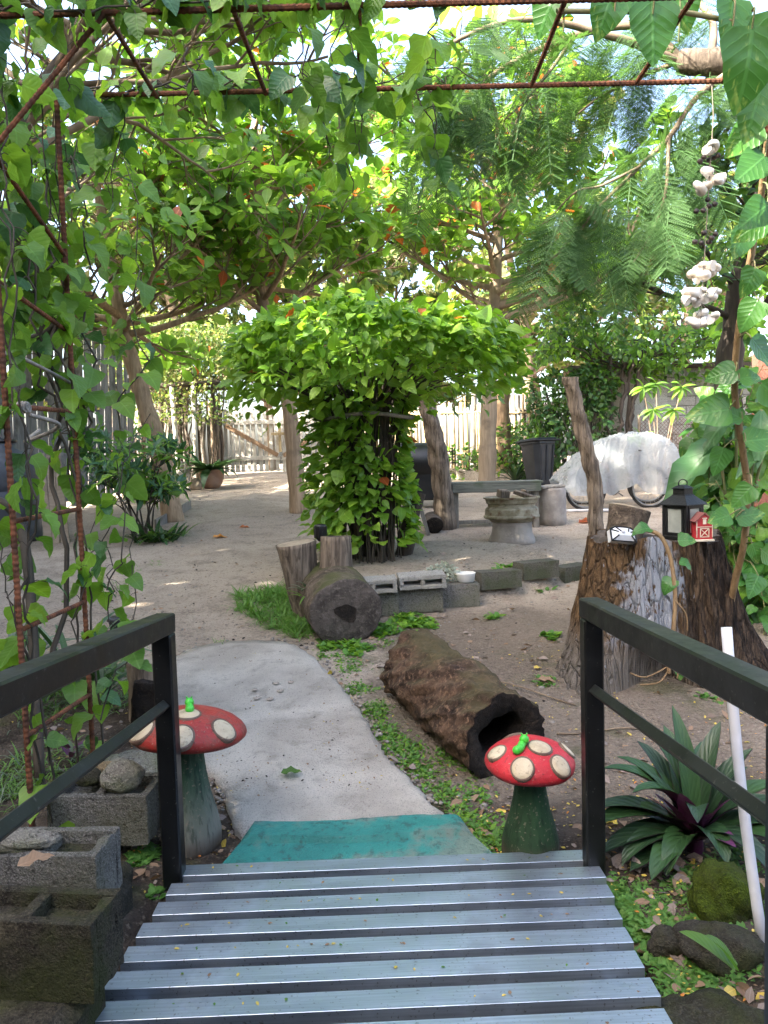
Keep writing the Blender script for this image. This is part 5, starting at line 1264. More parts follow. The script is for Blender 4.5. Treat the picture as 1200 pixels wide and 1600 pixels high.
# paving blocks edging the far bed
for i, (px, py) in enumerate([(672, 741), (690, 742), (708, 746), (722, 748), (735, 750), (752, 752), (772, 752), (790, 755), (806, 757)]):
    c = GP(px, py); mb = MB(); mb.box((c.x, c.y, c.z + .09), (.24, .12, .24), Euler((rnd.uniform(-.15, .1), rnd.uniform(-.1, .1), rnd.uniform(-.4, .2))), .008); o = obj('edging_block', mb, 'paver', None, origin=c)
    tag(o, 'tan edging block in the row before the stick fence, %s' % ['first from the grill', 'second from the grill', 'third from the grill', 'fourth from the grill', 'fifth from the grill', 'just left of the mossy trunk', 'just right of the mossy trunk', 'second right of the mossy trunk', 'nearest the bin'][i], 'block', 'tan edging blocks by the stick fence')
# thatched lean-to roof beyond the fence
rx0, rx1 = P(790, 640, 19).x, P(900, 620, 19).x
rt = thing('lean_to', 'small open lean-to with dark roof beyond the stick fence', 'shelter', on((rx0 + rx1) / 2, 19.5))
zr = P(850, 636, 19).z
mb = MB(); mb.bar((rx0 - .2, 19.6, zr - .12), (rx1 + .4, 19.6, zr + .22), 1.6, .07, bev=.01); obj('roof', mb, 'weathered_wood', rt)
for px in (806, 824, 868):
    x = P(px, 700, 19).x; mb = MB(); mb.tube([on(x, 19.1, -.1), (x, 19.1, zr)], .055, 8); obj('post', mb, 'bark_dark', rt, True)
# ------------------------------------------------------------------ left: shed wall of staggered boards
A = Vector((P(-60, 700, 11.2).x, 11.2)); B = Vector((P(207, 690, 16.8).x, 16.8)); zt0 = P(150, 512, 14.5).z
rt = thing('board_wall', 'grey weathered shed wall of overlapping vertical boards at left', 'wall', on(A.x, A.y))
dv = (B - A); Ln = dv.length; u = dv.normalized(); ang = math.atan2(u.y, u.x); nrm = Vector((u.y, -u.x)); mr = Matrix.Rotation(ang, 3, 'Z')
nb_ = int(Ln / .17)
for i in range(nb_):
    t = (i + .5) / nb_; p = A.lerp(B, t); z = g(p.x, p.y) + .05 + rnd.uniform(0, .15); k = 0
    while z < zt0:
        h = rnd.uniform(.75, 1.0); h = min(h, zt0 + .1 - z)
        if h < .15: break
        off = .035 * (k % 2) + rnd.uniform(0, .02) + (.02 if i % 2 else 0); mb = MB(); mb.box((p.x + nrm.x * off, p.y + nrm.y * off, z + h / 2), (.15, .022, h + .04), mr @ Euler((rnd.uniform(.01, .05), 0, 0)).to_matrix(), .003); obj('board', mb, 'grey_board', rt); z += h; k += 1
mb = MB()
for z in (.5, 1.4, 2.3): mb.bar((A.x - nrm.x * .06, A.y - nrm.y * .06, g(A.x, A.y) + z), (B.x - nrm.x * .06, B.y - nrm.y * .06, g(B.x, B.y) + z), .05, .1)
obj('stud_rail', mb, 'bark_dark', rt)
# dark tank and pale boards glimpsed through the vine
c = on(P(12, 755, 11.0).x, 10.9); rt = thing('water_tank', 'dark grey plastic water tank behind the vine at far left', 'tank', c)
mb = MB(); mb.lathe([(.42, 0), (.46, .04), (.46, .3), (.44, .32), (.46, .34), (.46, .7), (.44, .72), (.46, .74), (.46, 1.1), (.38, 1.22), (.18, 1.32), (.18, 1.38), (.16, 1.4)], c, 32); obj('tank_body', mb, 'tank_grey', rt, True)
mb = MB(); mb.lathe([(.2, 0), (.2, .04), (.05, .06)], c + Vector((0, 0, 1.4)), 24); obj('lid', mb, 'black_plastic', rt, True)
for i, px in enumerate((68, 80, 92)):
    x = P(px, 750, 10.6).x; mb = MB(); mb.box((x, 10.6 + i * .02, g(x, 10.6) + .6), (.11, .03, 1.3), Euler((0, rnd.uniform(-.06, .06), 0)), .003); o = obj('timber_plank', mb, 'plain_board', None, origin=on(x, 10.6)); tag(o, ['pale plank leaning beside the dark tank, nearest the tank', 'middle pale plank leaning beside the dark tank', 'pale plank leaning beside the dark tank, farthest from it'][i], 'plank', 'pale planks by the tank')
# ------------------------------------------------------------------ vine covered arbor, picket bits, potted plant
AY = 17.6
ax0, ax1 = P(215, 720, AY).x, P(335, 720, AY).x; zl, zh = P(280, 612, AY).z, P(280, 498, AY).z
rt = thing('garden_arbor', 'vine smothered arbor on white posts beside the gate', 'arbor', on((ax0 + ax1) / 2, AY))
for px, lean, mt in ((280, .05, 'white_picket'), (307, 0, 'white_picket'), (232, 0, 'bark_dark'), (252, .02, 'bark_dark'), (262, 0, 'bark_dark'), (323, .03, 'bark_dark')):
    x = P(px, 725, AY).x; yy = AY if mt == 'white_picket' else AY + 1.2; mb = MB(); mb.tube([on(x, yy, -.05), (x - lean * 2, yy, zl + .2)], .055, 8); obj('post', mb, mt, rt, True)
for yy in (AY, AY + 1.2): mb = MB(); mb.tube([(ax0 - .2, yy, zl + .12), (ax1 + .2, yy, zl + .18)], .06, 8); obj('beam', mb, 'bark_dark', rt, True)
mb = MB(); rt2 = thing('arbor_vine', 'dense small leaved vine heaped on the arbor roof', 'vine', on(ax0, AY + .6)); lv = Leaves()
for k in range(8500):
    p = Vector((rnd.uniform(ax0 - .5, ax1 + .35), rnd.uniform(AY - .5, AY + 1.7), 0)); f = (p.x - ax0) / (ax1 - ax0); zz = lerp(zl - .15, zh + .1 * math.sin(f * 6), rnd.random() ** .6) + rnd.gauss(0, .06)
    if rnd.random() < .12: zz = zl - rnd.uniform(0, .7)
    p.z = zz; lv.add(p, rv(), Vector((0, -.4, .9)) + rv(.5), rnd.uniform(.06, .12))
for k in range(40): a = Vector((rnd.uniform(ax0, ax1), rnd.uniform(AY, AY + 1.3), zl + rnd.uniform(-.1, .5))); mb.tube([a, a + rv(.4), a + rv(.5)], .012, 4, False)
for k in range(6): x = rnd.uniform(ax0 - .1, ax1); mb.tube(wander(on(x, AY + .5), (x + .2, AY + .6, zl + .2), 8, .04), .02, 5, False)
obj('stem', mb, 'twig_dark', rt2)['kind'] = 'stuff'
lv.put(rt2, OVAL4, ['far_leaf', 'hedge_leaf', 'far_dry'], 'arb', 120, [.45, .3, .25])
hx0, hx1 = P(208, 720, AY + 1.9).x, P(345, 720, AY + 1.9).x
rt = thing('stick_screen', 'dark screen of sticks and trunks under the arbor', 'fence', on(hx0, AY + 1.9))
for i in range(34):
    x = lerp(hx0, hx1, i / 33) + rnd.uniform(-.04, .04); mb = MB(); p = on(x, AY + 1.9 + rnd.uniform(-.1, .1), -.05); mb.tube([p, p + Vector((rnd.uniform(-.1, .1), 0, .9)), p + Vector((rnd.uniform(-.15, .15), 0, rnd.uniform(1.5, 2.2)))], rnd.uniform(.025, .06), 6); obj('stick', mb, rnd.choice(['bark_dark', 'bark_rough', 'weathered_wood']), rt, True)
PY_ = 16.9; px0, px1 = P(262, 740, PY_).x, P(295, 740, PY_).x
rt = thing('small_picket_panel', 'low white picket panel with chevron rail under the arbor', 'fence', on((px0 + px1) / 2, PY_))
for i in range(7):
    x = lerp(px0, px1, i / 6); mb = MB(); hh = .62 + rnd.uniform(-.03, .03); mb.box((x, PY_, g(x, PY_) + hh / 2), (.05, .02, hh), None, .003); obj('picket', mb, 'white_picket', rt)
xm = (px0 + px1) / 2
for s, x in ((-1, px0 - .03), (1, px1 + .03)): mb = MB(); mb.bar((x, PY_ - .024, g(x, PY_) + .3), (xm, PY_ - .024, g(xm, PY_) + .4), .02, .07, up=(0, 0, 1)); obj('rail', mb, 'white_picket', rt)
c = on(P(330, 737, 17.2).x, 17.2); rt = thing('potted_plant', 'clay pot with dark spiky plant left of the gate', 'potted plant', c)
mb = MB(); mb.lathe([(.16, 0), (.24, .12), (.27, .3), (.25, .38), (.28, .42), (.24, .42), (.2, .36), (.02, .35)], c, 24); obj('pot', mb, 'terracotta', rt, True); lv = Leaves()
for k in range(46): an = rnd.uniform(0, 6.28); o = Vector((math.cos(an), math.sin(an), rnd.uniform(.2, 1.2))); lv.add(c + Vector((o.x * .1, o.y * .1, .36)), o, Vector((-o.x, -o.y, 1)), rnd.uniform(.5, .9))
lv.put(rt, [(V * np.array([1.6, 1, 1]), F, U) for V, F, U in STRAP], ['strap_green'], 'strapg', 60)
c = on(P(306, 735, 17).x, 16.95); mb = MB(); mb.blob(c + Vector((0, 0, .12)), (.14, .13, .15), 3, .04); o = obj('clay_ball', mb, 'pale_end', None, True, origin=c); tag(o, 'round pale clay jar at the foot of the white arbor post', 'jar')

# ------------------------------------------------------------------ bench, wheel rim stand, cement stump
BY = 11.0
bl, br2 = P(703, 760, BY).x, P(842, 760, BY).x; zt = P(770, 752, BY).z
rt = thing('garden_bench', 'plain weathered plank bench with greenish apron', 'bench', on((bl + br2) / 2, BY))
for i in range(4): mb = MB(); mb.box(((bl + br2) / 2 + rnd.uniform(-.01, .01), BY - .18 + i * .12, zt - .017), (br2 - bl + .04, .112, .034), None, .004); obj('seat_plank', mb, 'bench_wood', rt)
mb = MB(); mb.box(((bl + br2) / 2 + .0, BY - .23, zt - .09), (br2 - bl - .03, .03, .11), None, .004); obj('apron', mb, 'bench_wood', rt)
for x in (bl + .06, br2 - .08):
    for y in (BY - .17, BY + .18): mb = MB(); zb = g(x, y) - .02; mb.box((x, y, (zb + zt - .036) / 2), (.08, .05, zt - .036 - zb), None, .004); obj('leg', mb, 'weathered_wood', rt)
mb = MB(); mb.box(((bl + br2) / 2, BY - .05, g(0, BY) + .06), (br2 - bl - .2, .05, .05), None, .003); obj('stretcher', mb, 'weathered_wood', rt)
RY = 9.75
c = on(P(800, 843, RY).x, RY); zt = P(800, 776, RY).z - c.z
rt = thing('wheel_rim_stand', 'rusty truck wheel rim set on a round cement base', 'planter', c)
mb = MB(); mb.lathe([(.31, -.03), (.29, .03), (.26, .1), (.245, zt * .38), (.25, zt * .44)], c, 36, 0, lambda a, z: 1 + .03 * math.sin(5 * a + 9 * z)); obj('cement_base', mb, 'cement_base', rt, True)
h = zt * .56; z0 = zt * .44
mb = MB(); mb.lathe([(.24, z0 + .0), (.27, z0 + .01), (.29, z0 + h * .10), (.345, z0 + h * .16), (.355, z0 + h * .20), (.355, z0 + h * .26), (.34, z0 + h * .29), (.335, z0 + h * .52), (.325, z0 + h * .57), (.30, z0 + h * .62), (.30, z0 + h * .72), (.32, z0 + h * .76), (.33, z0 + h * .92), (.355, z0 + h * .94), (.357, z0 + h), (.34, z0 + h), (.29, z0 + h * .75), (.27, z0 + h * .4), (.02, z0 + h * .35)], c, 56); obj('rim', mb, 'rim_metal', rt, False)
mb = MB(); mb.box(c + Vector((-.1, 0, zt + .04)), (.14, .12, .1), Euler((.2, .1, .4)), .01); mb.box(c + Vector((.16, -.08, zt + .02)), (.3, .07, .05), Euler((.1, .3, -.5)), .008); mb.box(c + Vector((.18, .1, zt + .03)), (.08, .09, .1), Euler((.3, .2, .9)), .01)
o = obj('wood_scrap', mb, 'bark_rough', None, origin=c + Vector((0, 0, zt))); tag(o, 'burnt wood scraps heaped in the rusty wheel rim', 'wood', kind='stuff')
c = on(P(863, 812, 11.1).x, 11.1); zt = P(863, 760, 11.1).z - c.z
rt = thing('stone_seat', 'squat grey cement stump with flat slab beside the bench', 'seat', c)
mb = MB(); mb.lathe([(.2, -.04), (.205, .1), (.2, zt - .05), (.19, zt - .02)], c, 28, 0, lambda a, z: 1 + .05 * math.sin(2 * a) + .02 * math.sin(6 * a + 8 * z)); obj('base', mb, 'cement_base', rt, True)
mb = MB(); mb.box(c + Vector((-.04, -.02, zt)), (.36, .3, .035), Euler((.02, -.05, .2)), .008); obj('slab', mb, 'weathered_wood', rt)
for i, (px, yy, ln) in enumerate(((655, 10.3, .25), (648, 10.4, .02))):
    x = P(px, 815, yy).x; mb = MB(); mb.box((x + ln * .2, yy, g(x, yy) + .27), (.05, .07, .6), Euler((0, -ln, 0)), .004); o = obj('timber_prop', mb, 'weathered_wood', None, origin=on(x, yy)); tag(o, ['slanting timber prop leaning beside the bush column', 'upright timber prop half hidden by the bush column'][i], 'timber')
mb = log(MB(), on(P(676, 812, 10.7).x, 10.95, .12), on(P(676, 812, 10.7).x, 10.4, .11), .12, .12, 8, 20, .05, 2); o = obj('short_log', mb, ['bark_dark', 'char_and_hole_shade', 'char_and_hole_shade'], None, True, origin=on(P(676, 812, 10.7).x, 10.4)); tag(o, 'short dark log lying beneath the grey dead trunk', 'log')
# black grill cart behind the bush
c = on(P(660, 775, 13.2).x, 13.2); rt = thing('grill_cart', 'black barbecue grill cart partly hidden behind the dead trunk', 'grill', c)
mb = MB(); mb.box(c + Vector((0, 0, .38)), (.72, .5, .5), None, .02); obj('cabinet', mb, 'black_plastic', rt)
mb = MB(); mb.lathe([(.32, -.36), (.33, -.33), (.33, .33), (.32, .36)], c + Vector((0, 0, .78)), 24, 0, None, Matrix.Rotation(math.pi / 2, 3, 'Y')); obj('lid', mb, 'black_plastic', rt, True)
for z in (.75, .85, .95): mb = MB(); mb.box(c + Vector((.47, 0, z)), (.2, .4, .02)); obj('side_rack', mb, 'iron', rt)
for sx in (-1, 1):
    for sy in (-1, 1): mb = MB(); mb.box(c + Vector((sx * .32, sy * .2, .06)), (.04, .04, .16)); obj('leg', mb, 'iron', rt)
for s in (-1, 1): mb = MB(); mb.box(c + Vector((.555, s * .19, .86)), (.02, .02, .3)); obj('rack_post', mb, 'iron', rt)
# ------------------------------------------------------------------ wheeled bin
c = on(P(843, 760, 15.4).x, 15.4); rt = thing('wheeled_bin', 'dark grey wheeled rubbish bin with closed lid', 'bin', c); S = 1.0
m3 = Matrix.Rotation(R(28), 3, 'Z') @ Matrix.Rotation(R(-3), 3, 'X')
def bt_(p): return c + m3 @ (Vector(p) * S)
pr = [(.19, .2, .08), (.2, .21, .12), (.27, .29, .88), (.29, .31, .89), (.29, .31, .93)]; vv = []
for (hx, hy, z) in pr:
    for k in range(16):
        a = 2 * math.pi * (k + .5) / 16; cs, sn_ = math.cos(a), math.sin(a); q = (abs(cs) ** 8 + abs(sn_) ** 8) ** (-1 / 8); vv.append(bt_((hx * cs * q, hy * sn_ * q, z)))
mb = MB().add(vv, [(i * 16 + k, i * 16 + (k + 1) % 16, (i + 1) * 16 + (k + 1) % 16, (i + 1) * 16 + k) for i in range(4) for k in range(16)] + [tuple(range(15, -1, -1)), tuple(64 + k for k in range(16))]); obj('body', mb, 'bin_plastic', rt)
mb = MB(); mb.box(bt_((0, -.02, .955)), (.62 * S, .68 * S, .035), m3, .012); mb.box(bt_((0, -.02, .985)), (.5 * S, .56 * S, .035), m3, .015); obj('lid', mb, 'bin_plastic', rt)
mb = MB(); mb.tube([bt_((-.22, .36, .93)), bt_((.22, .36, .93))], .02, 8); obj('handle', mb, 'bin_plastic', rt)
for s in (-1, 1): mb = MB(); mb.lathe([(.02, -.03), (.1, -.03), (.105, 0), (.1, .03), (.02, .03)], bt_((s * .22, .22, .1)), 20, 0, None, m3 @ Matrix.Rotation(math.pi / 2, 3, 'Y')); obj('wheel', mb, 'tyre', rt, True)
for s in (-1, 0, 1): mb = MB(); mb.bar(bt_((s * .13, -.225, .15)), bt_((s * .17, -.305, .86)), .03, .02, up=(0, -1, 0)); obj('rib', mb, 'bin_plastic', rt)
# ------------------------------------------------------------------ bicycles under plastic
def bicycle(label, c, yaw):
    rt = thing('bicycle', label, 'bicycle', c, 'bicycles under the plastic sheet'); m3 = Matrix.Rotation(yaw, 3, 'Z'); r = .32
    def t(p): return Vector(c) + m3 @ Vector(p)
    for x in (-.53, .53):
        wc = t((x, 0, r)); mb = MB(); mb.tube([t((x + r * math.cos(a), 0, r + r * math.sin(a))) for a in np.linspace(0, 6.2832, 40)], .022, 8, False); wh = obj('wheel', mb, 'tyre', rt, True)
        mb = MB(); mb.tube([t((x + (r - .035) * math.cos(a), 0, r + (r - .035) * math.sin(a))) for a in np.linspace(0, 6.2832, 40)], .01, 6, False); obj('rim', mb, 'grey_metal', wh, True)
        mb = MB(); mb.tube([t((x, -.04, r)), t((x, .04, r))], .02, 8)
        for k in range(20): a = k * math.pi / 10; mb.tube([t((x, .015 * (-1) ** k, r)), t((x + (r - .035) * math.cos(a), 0, r + (r - .035) * math.sin(a)))], .0022, 3, False)
        obj('spokes', mb, 'grey_metal', wh)
    mb = MB(); bb, st, hd, hb = (-.08, 0, .3), (-.2, 0, .78), (.36, 0, .74), (.4, 0, .6)
    for a, b in ((bb, st), (st, hd), (bb, hb), (bb, (-.53, 0, r)), (st, (-.53, 0, r)), (hd, hb), (hb, (.53, 0, r))): mb.tube([t(a), t(b)], .017, 8)
    obj('frame', mb, 'bike_metal', rt, True)
    mb = MB(); mb.tube([t((-.2, 0, .76)), t((-.22, 0, .88))], .013, 8); mb.blob(t((-.23, 0, .9)), (.12, .07, .035), 2, .1, 1.2, 1, 0, m3); obj('saddle', mb, 'black_plastic', rt, True)
    mb = MB(); mb.tube([t((.36, 0, .72)), t((.34, 0, .92)), ], .013, 8); mb.tube([t((.28, -.17, .93)), t((.36, -.08, .92)), t((.36, .08, .92)), t((.28, .17, .93))], .012, 8); obj('handlebar', mb, 'bike_metal', rt, True)
    mb = MB(); mb.lathe([(.08, -.004), (.09, -.004), (.09, .004), (.08, .004)], t(bb), 20, 0, None, m3 @ Matrix.Rotation(math.pi / 2, 3, 'X')); mb.tube([t((-.08, -.05, .3)), t((.06, -.06, .2))], .01, 6); mb.tube([t((-.08, .05, .3)), t((-.2, .06, .4))], .01, 6); obj('crank', mb, 'bike_metal', rt)
b1 = on(P(966, 790, 12.5).x - .03, 12.4)
bicycle('nearer bicycle showing both wheels below the plastic sheet', b1, R(3)); b2 = on(b1.x + .12, 12.95); bicycle('bicycle behind the nearer one under the plastic sheet', b2, R(-5))
W_ = 52; Dn = 30; vv = []; xc, yc = b1.x + .03, 12.68; zb = g(xc, yc)
for j in range(Dn + 1):
    v = (j / Dn) * 2 - 1
    for i in range(W_ + 1):
        u_ = (i / W_) * 2 - 1; x = u_ * 1.0; y = v * .66
        ridge = float(np.interp(u_, [-1, -.85, -.6, -.3, 0, .3, .55, .75, .9, 1], [.40, .60, .82, 1.0, 1.10, 1.13, 1.12, 1.04, .86, .5]))
        side = max(0, abs(v) - .45) / .55; z = ridge + .05 - .05 * (abs(v) * 1.2) ** 2; z = lerp(z, .26 + .05 * math.sin(5 * x + 1), side ** 1.25)
        wr = .02 * math.sin(6 * x + 5 * y + 2 * math.sin(4 * y)) - .03 * abs(math.sin(7 * x - 6 * y + 2 * math.sin(3 * x))) * (.4 + side) - .02 * abs(math.sin(17 * x + 9 * y + 2 * math.sin(7 * y))) + .03 + .05 * side * math.sin(9 * x)
        pull = 1 - .25 * side
        vv.append((xc + x * (1 + .02 * math.sin(7 * v)) + .02 * math.sin(15 * y), yc + y * pull + .05 * side * math.sin(14 * x) * (1 if v > 0 else -1), zb + max(.2, z + wr + rnd.uniform(-.016, .016))))
mb = MB().add(vv, [(j * (W_ + 1) + i, j * (W_ + 1) + i + 1, (j + 1) * (W_ + 1) + i + 1, (j + 1) * (W_ + 1) + i) for j in range(Dn) for i in range(W_)]); o = obj('plastic_sheet', mb, 'plastic_sheet', None, False, origin=(xc, yc, zb)); tag(o, 'crumpled translucent plastic sheet draped over the bicycles', 'tarpaulin')
c = on(P(950, 800, 11.9).x, 11.9); mb = MB(); mb.tube([c + Vector((-.75, .35, .03)), c + Vector((.5, -.1, .04))], .025, 8); o = obj('drain_pipe', mb, 'white_pvc', None, True, origin=c); tag(o, 'white pipe lying on the ground before the bicycles', 'pipe')
# ------------------------------------------------------------------ block wall on the right, panels, wire fence, red wall
WY = 16.4; wz = P(1000, 577, WY).z
x0, x1 = P(896, 720, WY).x, P(1215, 720, WY).x
rt = thing('block_wall', 'grey concrete block wall at the right rear of the yard', 'wall', on((x0 + x1) / 2, WY))
zb = g(0, WY) - .05
mb = MB(); mb.box(((x0 + x1) / 2, WY + .08, (zb + wz) / 2), (x1 - x0, .14, wz - zb), None, 0); obj('mortar', mb, 'wall_mortar', rt)
bm_ = MB(); bm_.box((0, 0, 0), (.388, .03, .188), None, .006); bme = bm_.mesh('block', 'wall_block'); r_ = 0; z = zb + .1
while z < wz - .05:
    x = x0 + (.2 if r_ % 2 else .4) - .2
    while x < x1 - .2:
        inst('block', bme, Matrix.Translation((x + .2, WY + .003 + rnd.uniform(-.006, .004), z)), rt); x += .4
    z += .2; r_ += 1
mb = MB(); mb.bar((x0 - .1, WY + .05, wz + .05), (x1, WY + .05, wz + .02), .5, .09, bev=.01); obj('roof_edge', mb, 'bark_dark', rt)
pa, pb = P(972, 700, WY).x, P(1042, 700, WY).x
for i, (a, b, mt, lab, zt_) in enumerate(((pa, (pa + pb) / 2 - .01, 'panel_grey', 'left grey cement sheet fixed to the block wall', wz - .02), ((pa + pb) / 2 + .01, pb, 'panel_grey', 'right grey cement sheet fixed to the block wall', wz - .06), (x0, pa - .02, 'panel_beige', 'stained beige cement sheet at the left end of the block wall', wz - .12))):
    mb = MB(); mb.box(((a + b) / 2, WY - .035, (zb + .1 + zt_) / 2), (b - a, .02, zt_ - zb - .1), Euler((0, 0, 0)), .003); o = obj('cement_sheet', mb, mt, None, origin=((a + b) / 2, WY, zb)); tag(o, lab, 'panel', 'cement sheets on the block wall')
CY = 15.2; cx0, cx1 = P(1000, 720, CY).x, P(1150, 720, CY).x; cz0, cz1 = g(0, CY), P(1060, 652, CY).z
rt = thing('wire_fence', 'rusty diamond mesh wire fence in front of the block wall', 'fence', on((cx0 + cx1) / 2, CY))
mb = MB(); s = .075
nxs = int((cx1 - cx0) / s)
for k in range(-int((cz1 - cz0) / s), nxs + 1):
    for dr in (1, -1):
        pts = []; xx = cx0 + k * s if dr > 0 else cx0 + k * s + (cz1 - cz0); zz = cz0
        p0 = [xx, zz]; p1 = [xx + dr * (cz1 - cz0), cz1]
        # clip to the fence width
        def clip(p, q):
            for _ in range(2):
                for lim, sg_ in ((cx0, -1), (cx1, 1)):
                    if (p[0] - lim) * sg_ > 0 and (q[0] - lim) * sg_ <= 0: t = (lim - p[0]) / (q[0] - p[0]); p = [lim, p[1] + t * (q[1] - p[1])]
                p, q = q, p
            return p, q
        if max(p0[0], p1[0]) < cx0 or min(p0[0], p1[0]) > cx1: continue
        p0, p1 = clip(p0, p1)
        if abs(p0[1] - p1[1]) > .02: mb.tube([(p0[0], CY + .004 * dr, p0[1]), (p1[0], CY + .004 * dr, p1[1])], .0035, 4, False)
obj('wire_mesh', mb, 'rusty_rebar', rt)['kind'] = 'stuff'
for i in range(4): x = lerp(cx0, cx1, i / 3); mb = MB(); mb.tube([on(x, CY + .04, -.1), (x, CY + .04, cz1 + .08)], .03, 8); obj('post', mb, 'bark_rough', rt, True)
mb = MB(); rx = P(1178, 700, 11).x; mb.box((rx + 1.5, 11.0, g(2, 11) + 1.15), (3.0, .16, 2.4), None, .01); o = obj('red_wall', mb, 'red_wall', None, origin=(rx, 11, g(2, 11))); tag(o, 'brick red painted wall at the extreme right edge', 'wall')
# ------------------------------------------------------------------ far trees beyond the fence (sunlit)
FAR = dict(step=.6, wig=.12, up=[.04, .02, .0], last=2, ros=16, leaf=.55, kids=[6, 6], t0=[.2, .2], len=[3, 1.6, .9])
def fartree(label, x, y, h, spread, wts, nlimb=12, leaf=.3):
    cfg = dict(FAR); cfg['leaf'] = leaf; cfg['len'] = [spread, spread * .5, spread * .25]
    z = g(x, min(y, 24)); b = Vector((x, y, z - .1))
    limetree(label, [b, b + Vector((rnd.uniform(-.3, .3), 0, h * .4)), b + Vector((rnd.uniform(-.5, .5), 0, h * .75)), b + Vector((rnd.uniform(-.6, .6), 0, h))], (.2, .06), rl(nlimb, .25, 1, 0, 360, spread * .6, spread * 1.1, -5, 45, .07), cfg, ['far_leaf', 'far_dry', 'hedge_leaf'], wts, OVAL4, 'far', 'bark_pale', name='far_tree', nparts=40, group='trees beyond the yard fence')
fartree('pale leaved far tree behind the arbor roof', -9.5, 27, 6.5, 3.4, [.5, .35, .15])
fartree('sunlit far tree seen above the white gate', -4.2, 29, 7.5, 3.2, [.55, .3, .15])
fartree('far tree showing behind the top of the umbrella bush', .5, 31, 6.0, 3.2, [.5, .3, .2])
fartree('pale dry far tree above the lean-to roof', 6.0, 30, 6.5, 3.4, [.4, .45, .15])
fartree('leafy far tree rising behind the block wall', 10.5, 26, 7.5, 3.6, [.45, .2, .35])
fartree('tall pale far tree rising between the two slim trunks', -1.6, 25, 9.5, 3.6, [.6, .25, .15])
fartree('tall light green far tree right behind the stick fence', 4.6, 25, 9.8, 3.8, [.6, .25, .15])
fartree('tall far tree behind the slim trunk tree at left', -6.6, 25, 9.5, 3.6, [.6, .2, .2])
fartree('far tree at the left behind the board wall', -13.5, 22, 8, 3.8, [.5, .2, .3])
# ------------------------------------------------------------------ shrubs and creepers in the middle distance
def mound(lv, c, r, n, size, up=.6):
    for k in range(n):
        d = rv().normalized(); q = rnd.uniform(.55, 1.05) ** .6; p = Vector(c) + Vector((d.x * r[0], d.y * r[1], d.z * r[2])) * q * (1 + .15 * sn(d * 3, r[0]))
        lv.add(p, d * .7 + Vector((0, 0, -.2)) + rv(.45), d * .6 + Vector((0, 0, up)) + rv(.4), size * rnd.uniform(.6, 1.25))
# pointed leaf shrub on the left
SY = 10.6; c = on(P(222, 822, SY).x, SY)
rt = thing('pointed_leaf_shrub', 'dark pointed leaf shrub growing in front of the leaning trunk', 'shrub', c); mb = MB(); lv = Leaves()
cfg = dict(step=.15, wig=.12, up=[.05, -.02, -.08], last=2, ros=9, leaf=.19, kids=[4, 3], t0=[.4, .3], len=[.8, .5, .3])
for k in range(13):
    an = rnd.uniform(0, 6.28); el = rnd.uniform(.5, 1.9); p0 = c + Vector((.12 * math.cos(an), .12 * math.sin(an), -.03)); top = c + Vector((rnd.uniform(-.62, .6), rnd.uniform(-.4, .4), rnd.uniform(.5, 1.4)))
    pts = spline([p0, p0.lerp(top, .5) + Vector((0, 0, .12)), top], 5); mb.tube(pts, [.016 - .001 * i for i in range(len(pts))], 5, False)
    for j in range(3): i = rnd.randint(5, len(pts) - 1); grow(mb, lv, pts[i], Vector((math.cos(an + j), math.sin(an + j), .6)), rnd.uniform(.25, .5), .008, 1, cfg)
obj('stem', mb, 'twig_dark', rt, True); lv.put(rt, LANCE, ['shrub_leaf', 'vine_leaf', 'vine_lime'], 'lan', 300, [.5, .4, .1])
# strap clump and board at its foot
c2 = on(P(240, 818, 10.4).x, 10.4); rt = thing('strap_leaf_clump', 'clump of strappy leaves at the foot of the pointed leaf shrub', 'plant', c2); lv = Leaves()
for k in range(80): an = rnd.uniform(0, 6.28); o = Vector((math.cos(an), math.sin(an), rnd.uniform(.6, 1.6))); lv.add(c2 + Vector((rnd.uniform(-.25, .3), rnd.uniform(-.15, .35), 0)), o, Vector((-o.x, -o.y, .8)), rnd.uniform(.22, .42))
lv.put(rt, STRAP, ['strap_green', 'grass_leaf'], 'strap2', 80, [.6, .4])
a, b = GP(243, 826), GP(298, 794)
for k, lab in enumerate(('nearer wooden border board beside the strappy clump', 'farther wooden border board beside the strappy clump')):
    p, q = a.lerp(b, .5 * k + .01), a.lerp(b, .5 * k + .49); mb = MB(); mb.bar(p + Vector((0, 0, .06)), q + Vector((0, 0, .07)), .035, .15, bev=.004); o = obj('border_board', mb, 'weathered_wood', None, origin=p); tag(o, lab, 'board', 'border boards')
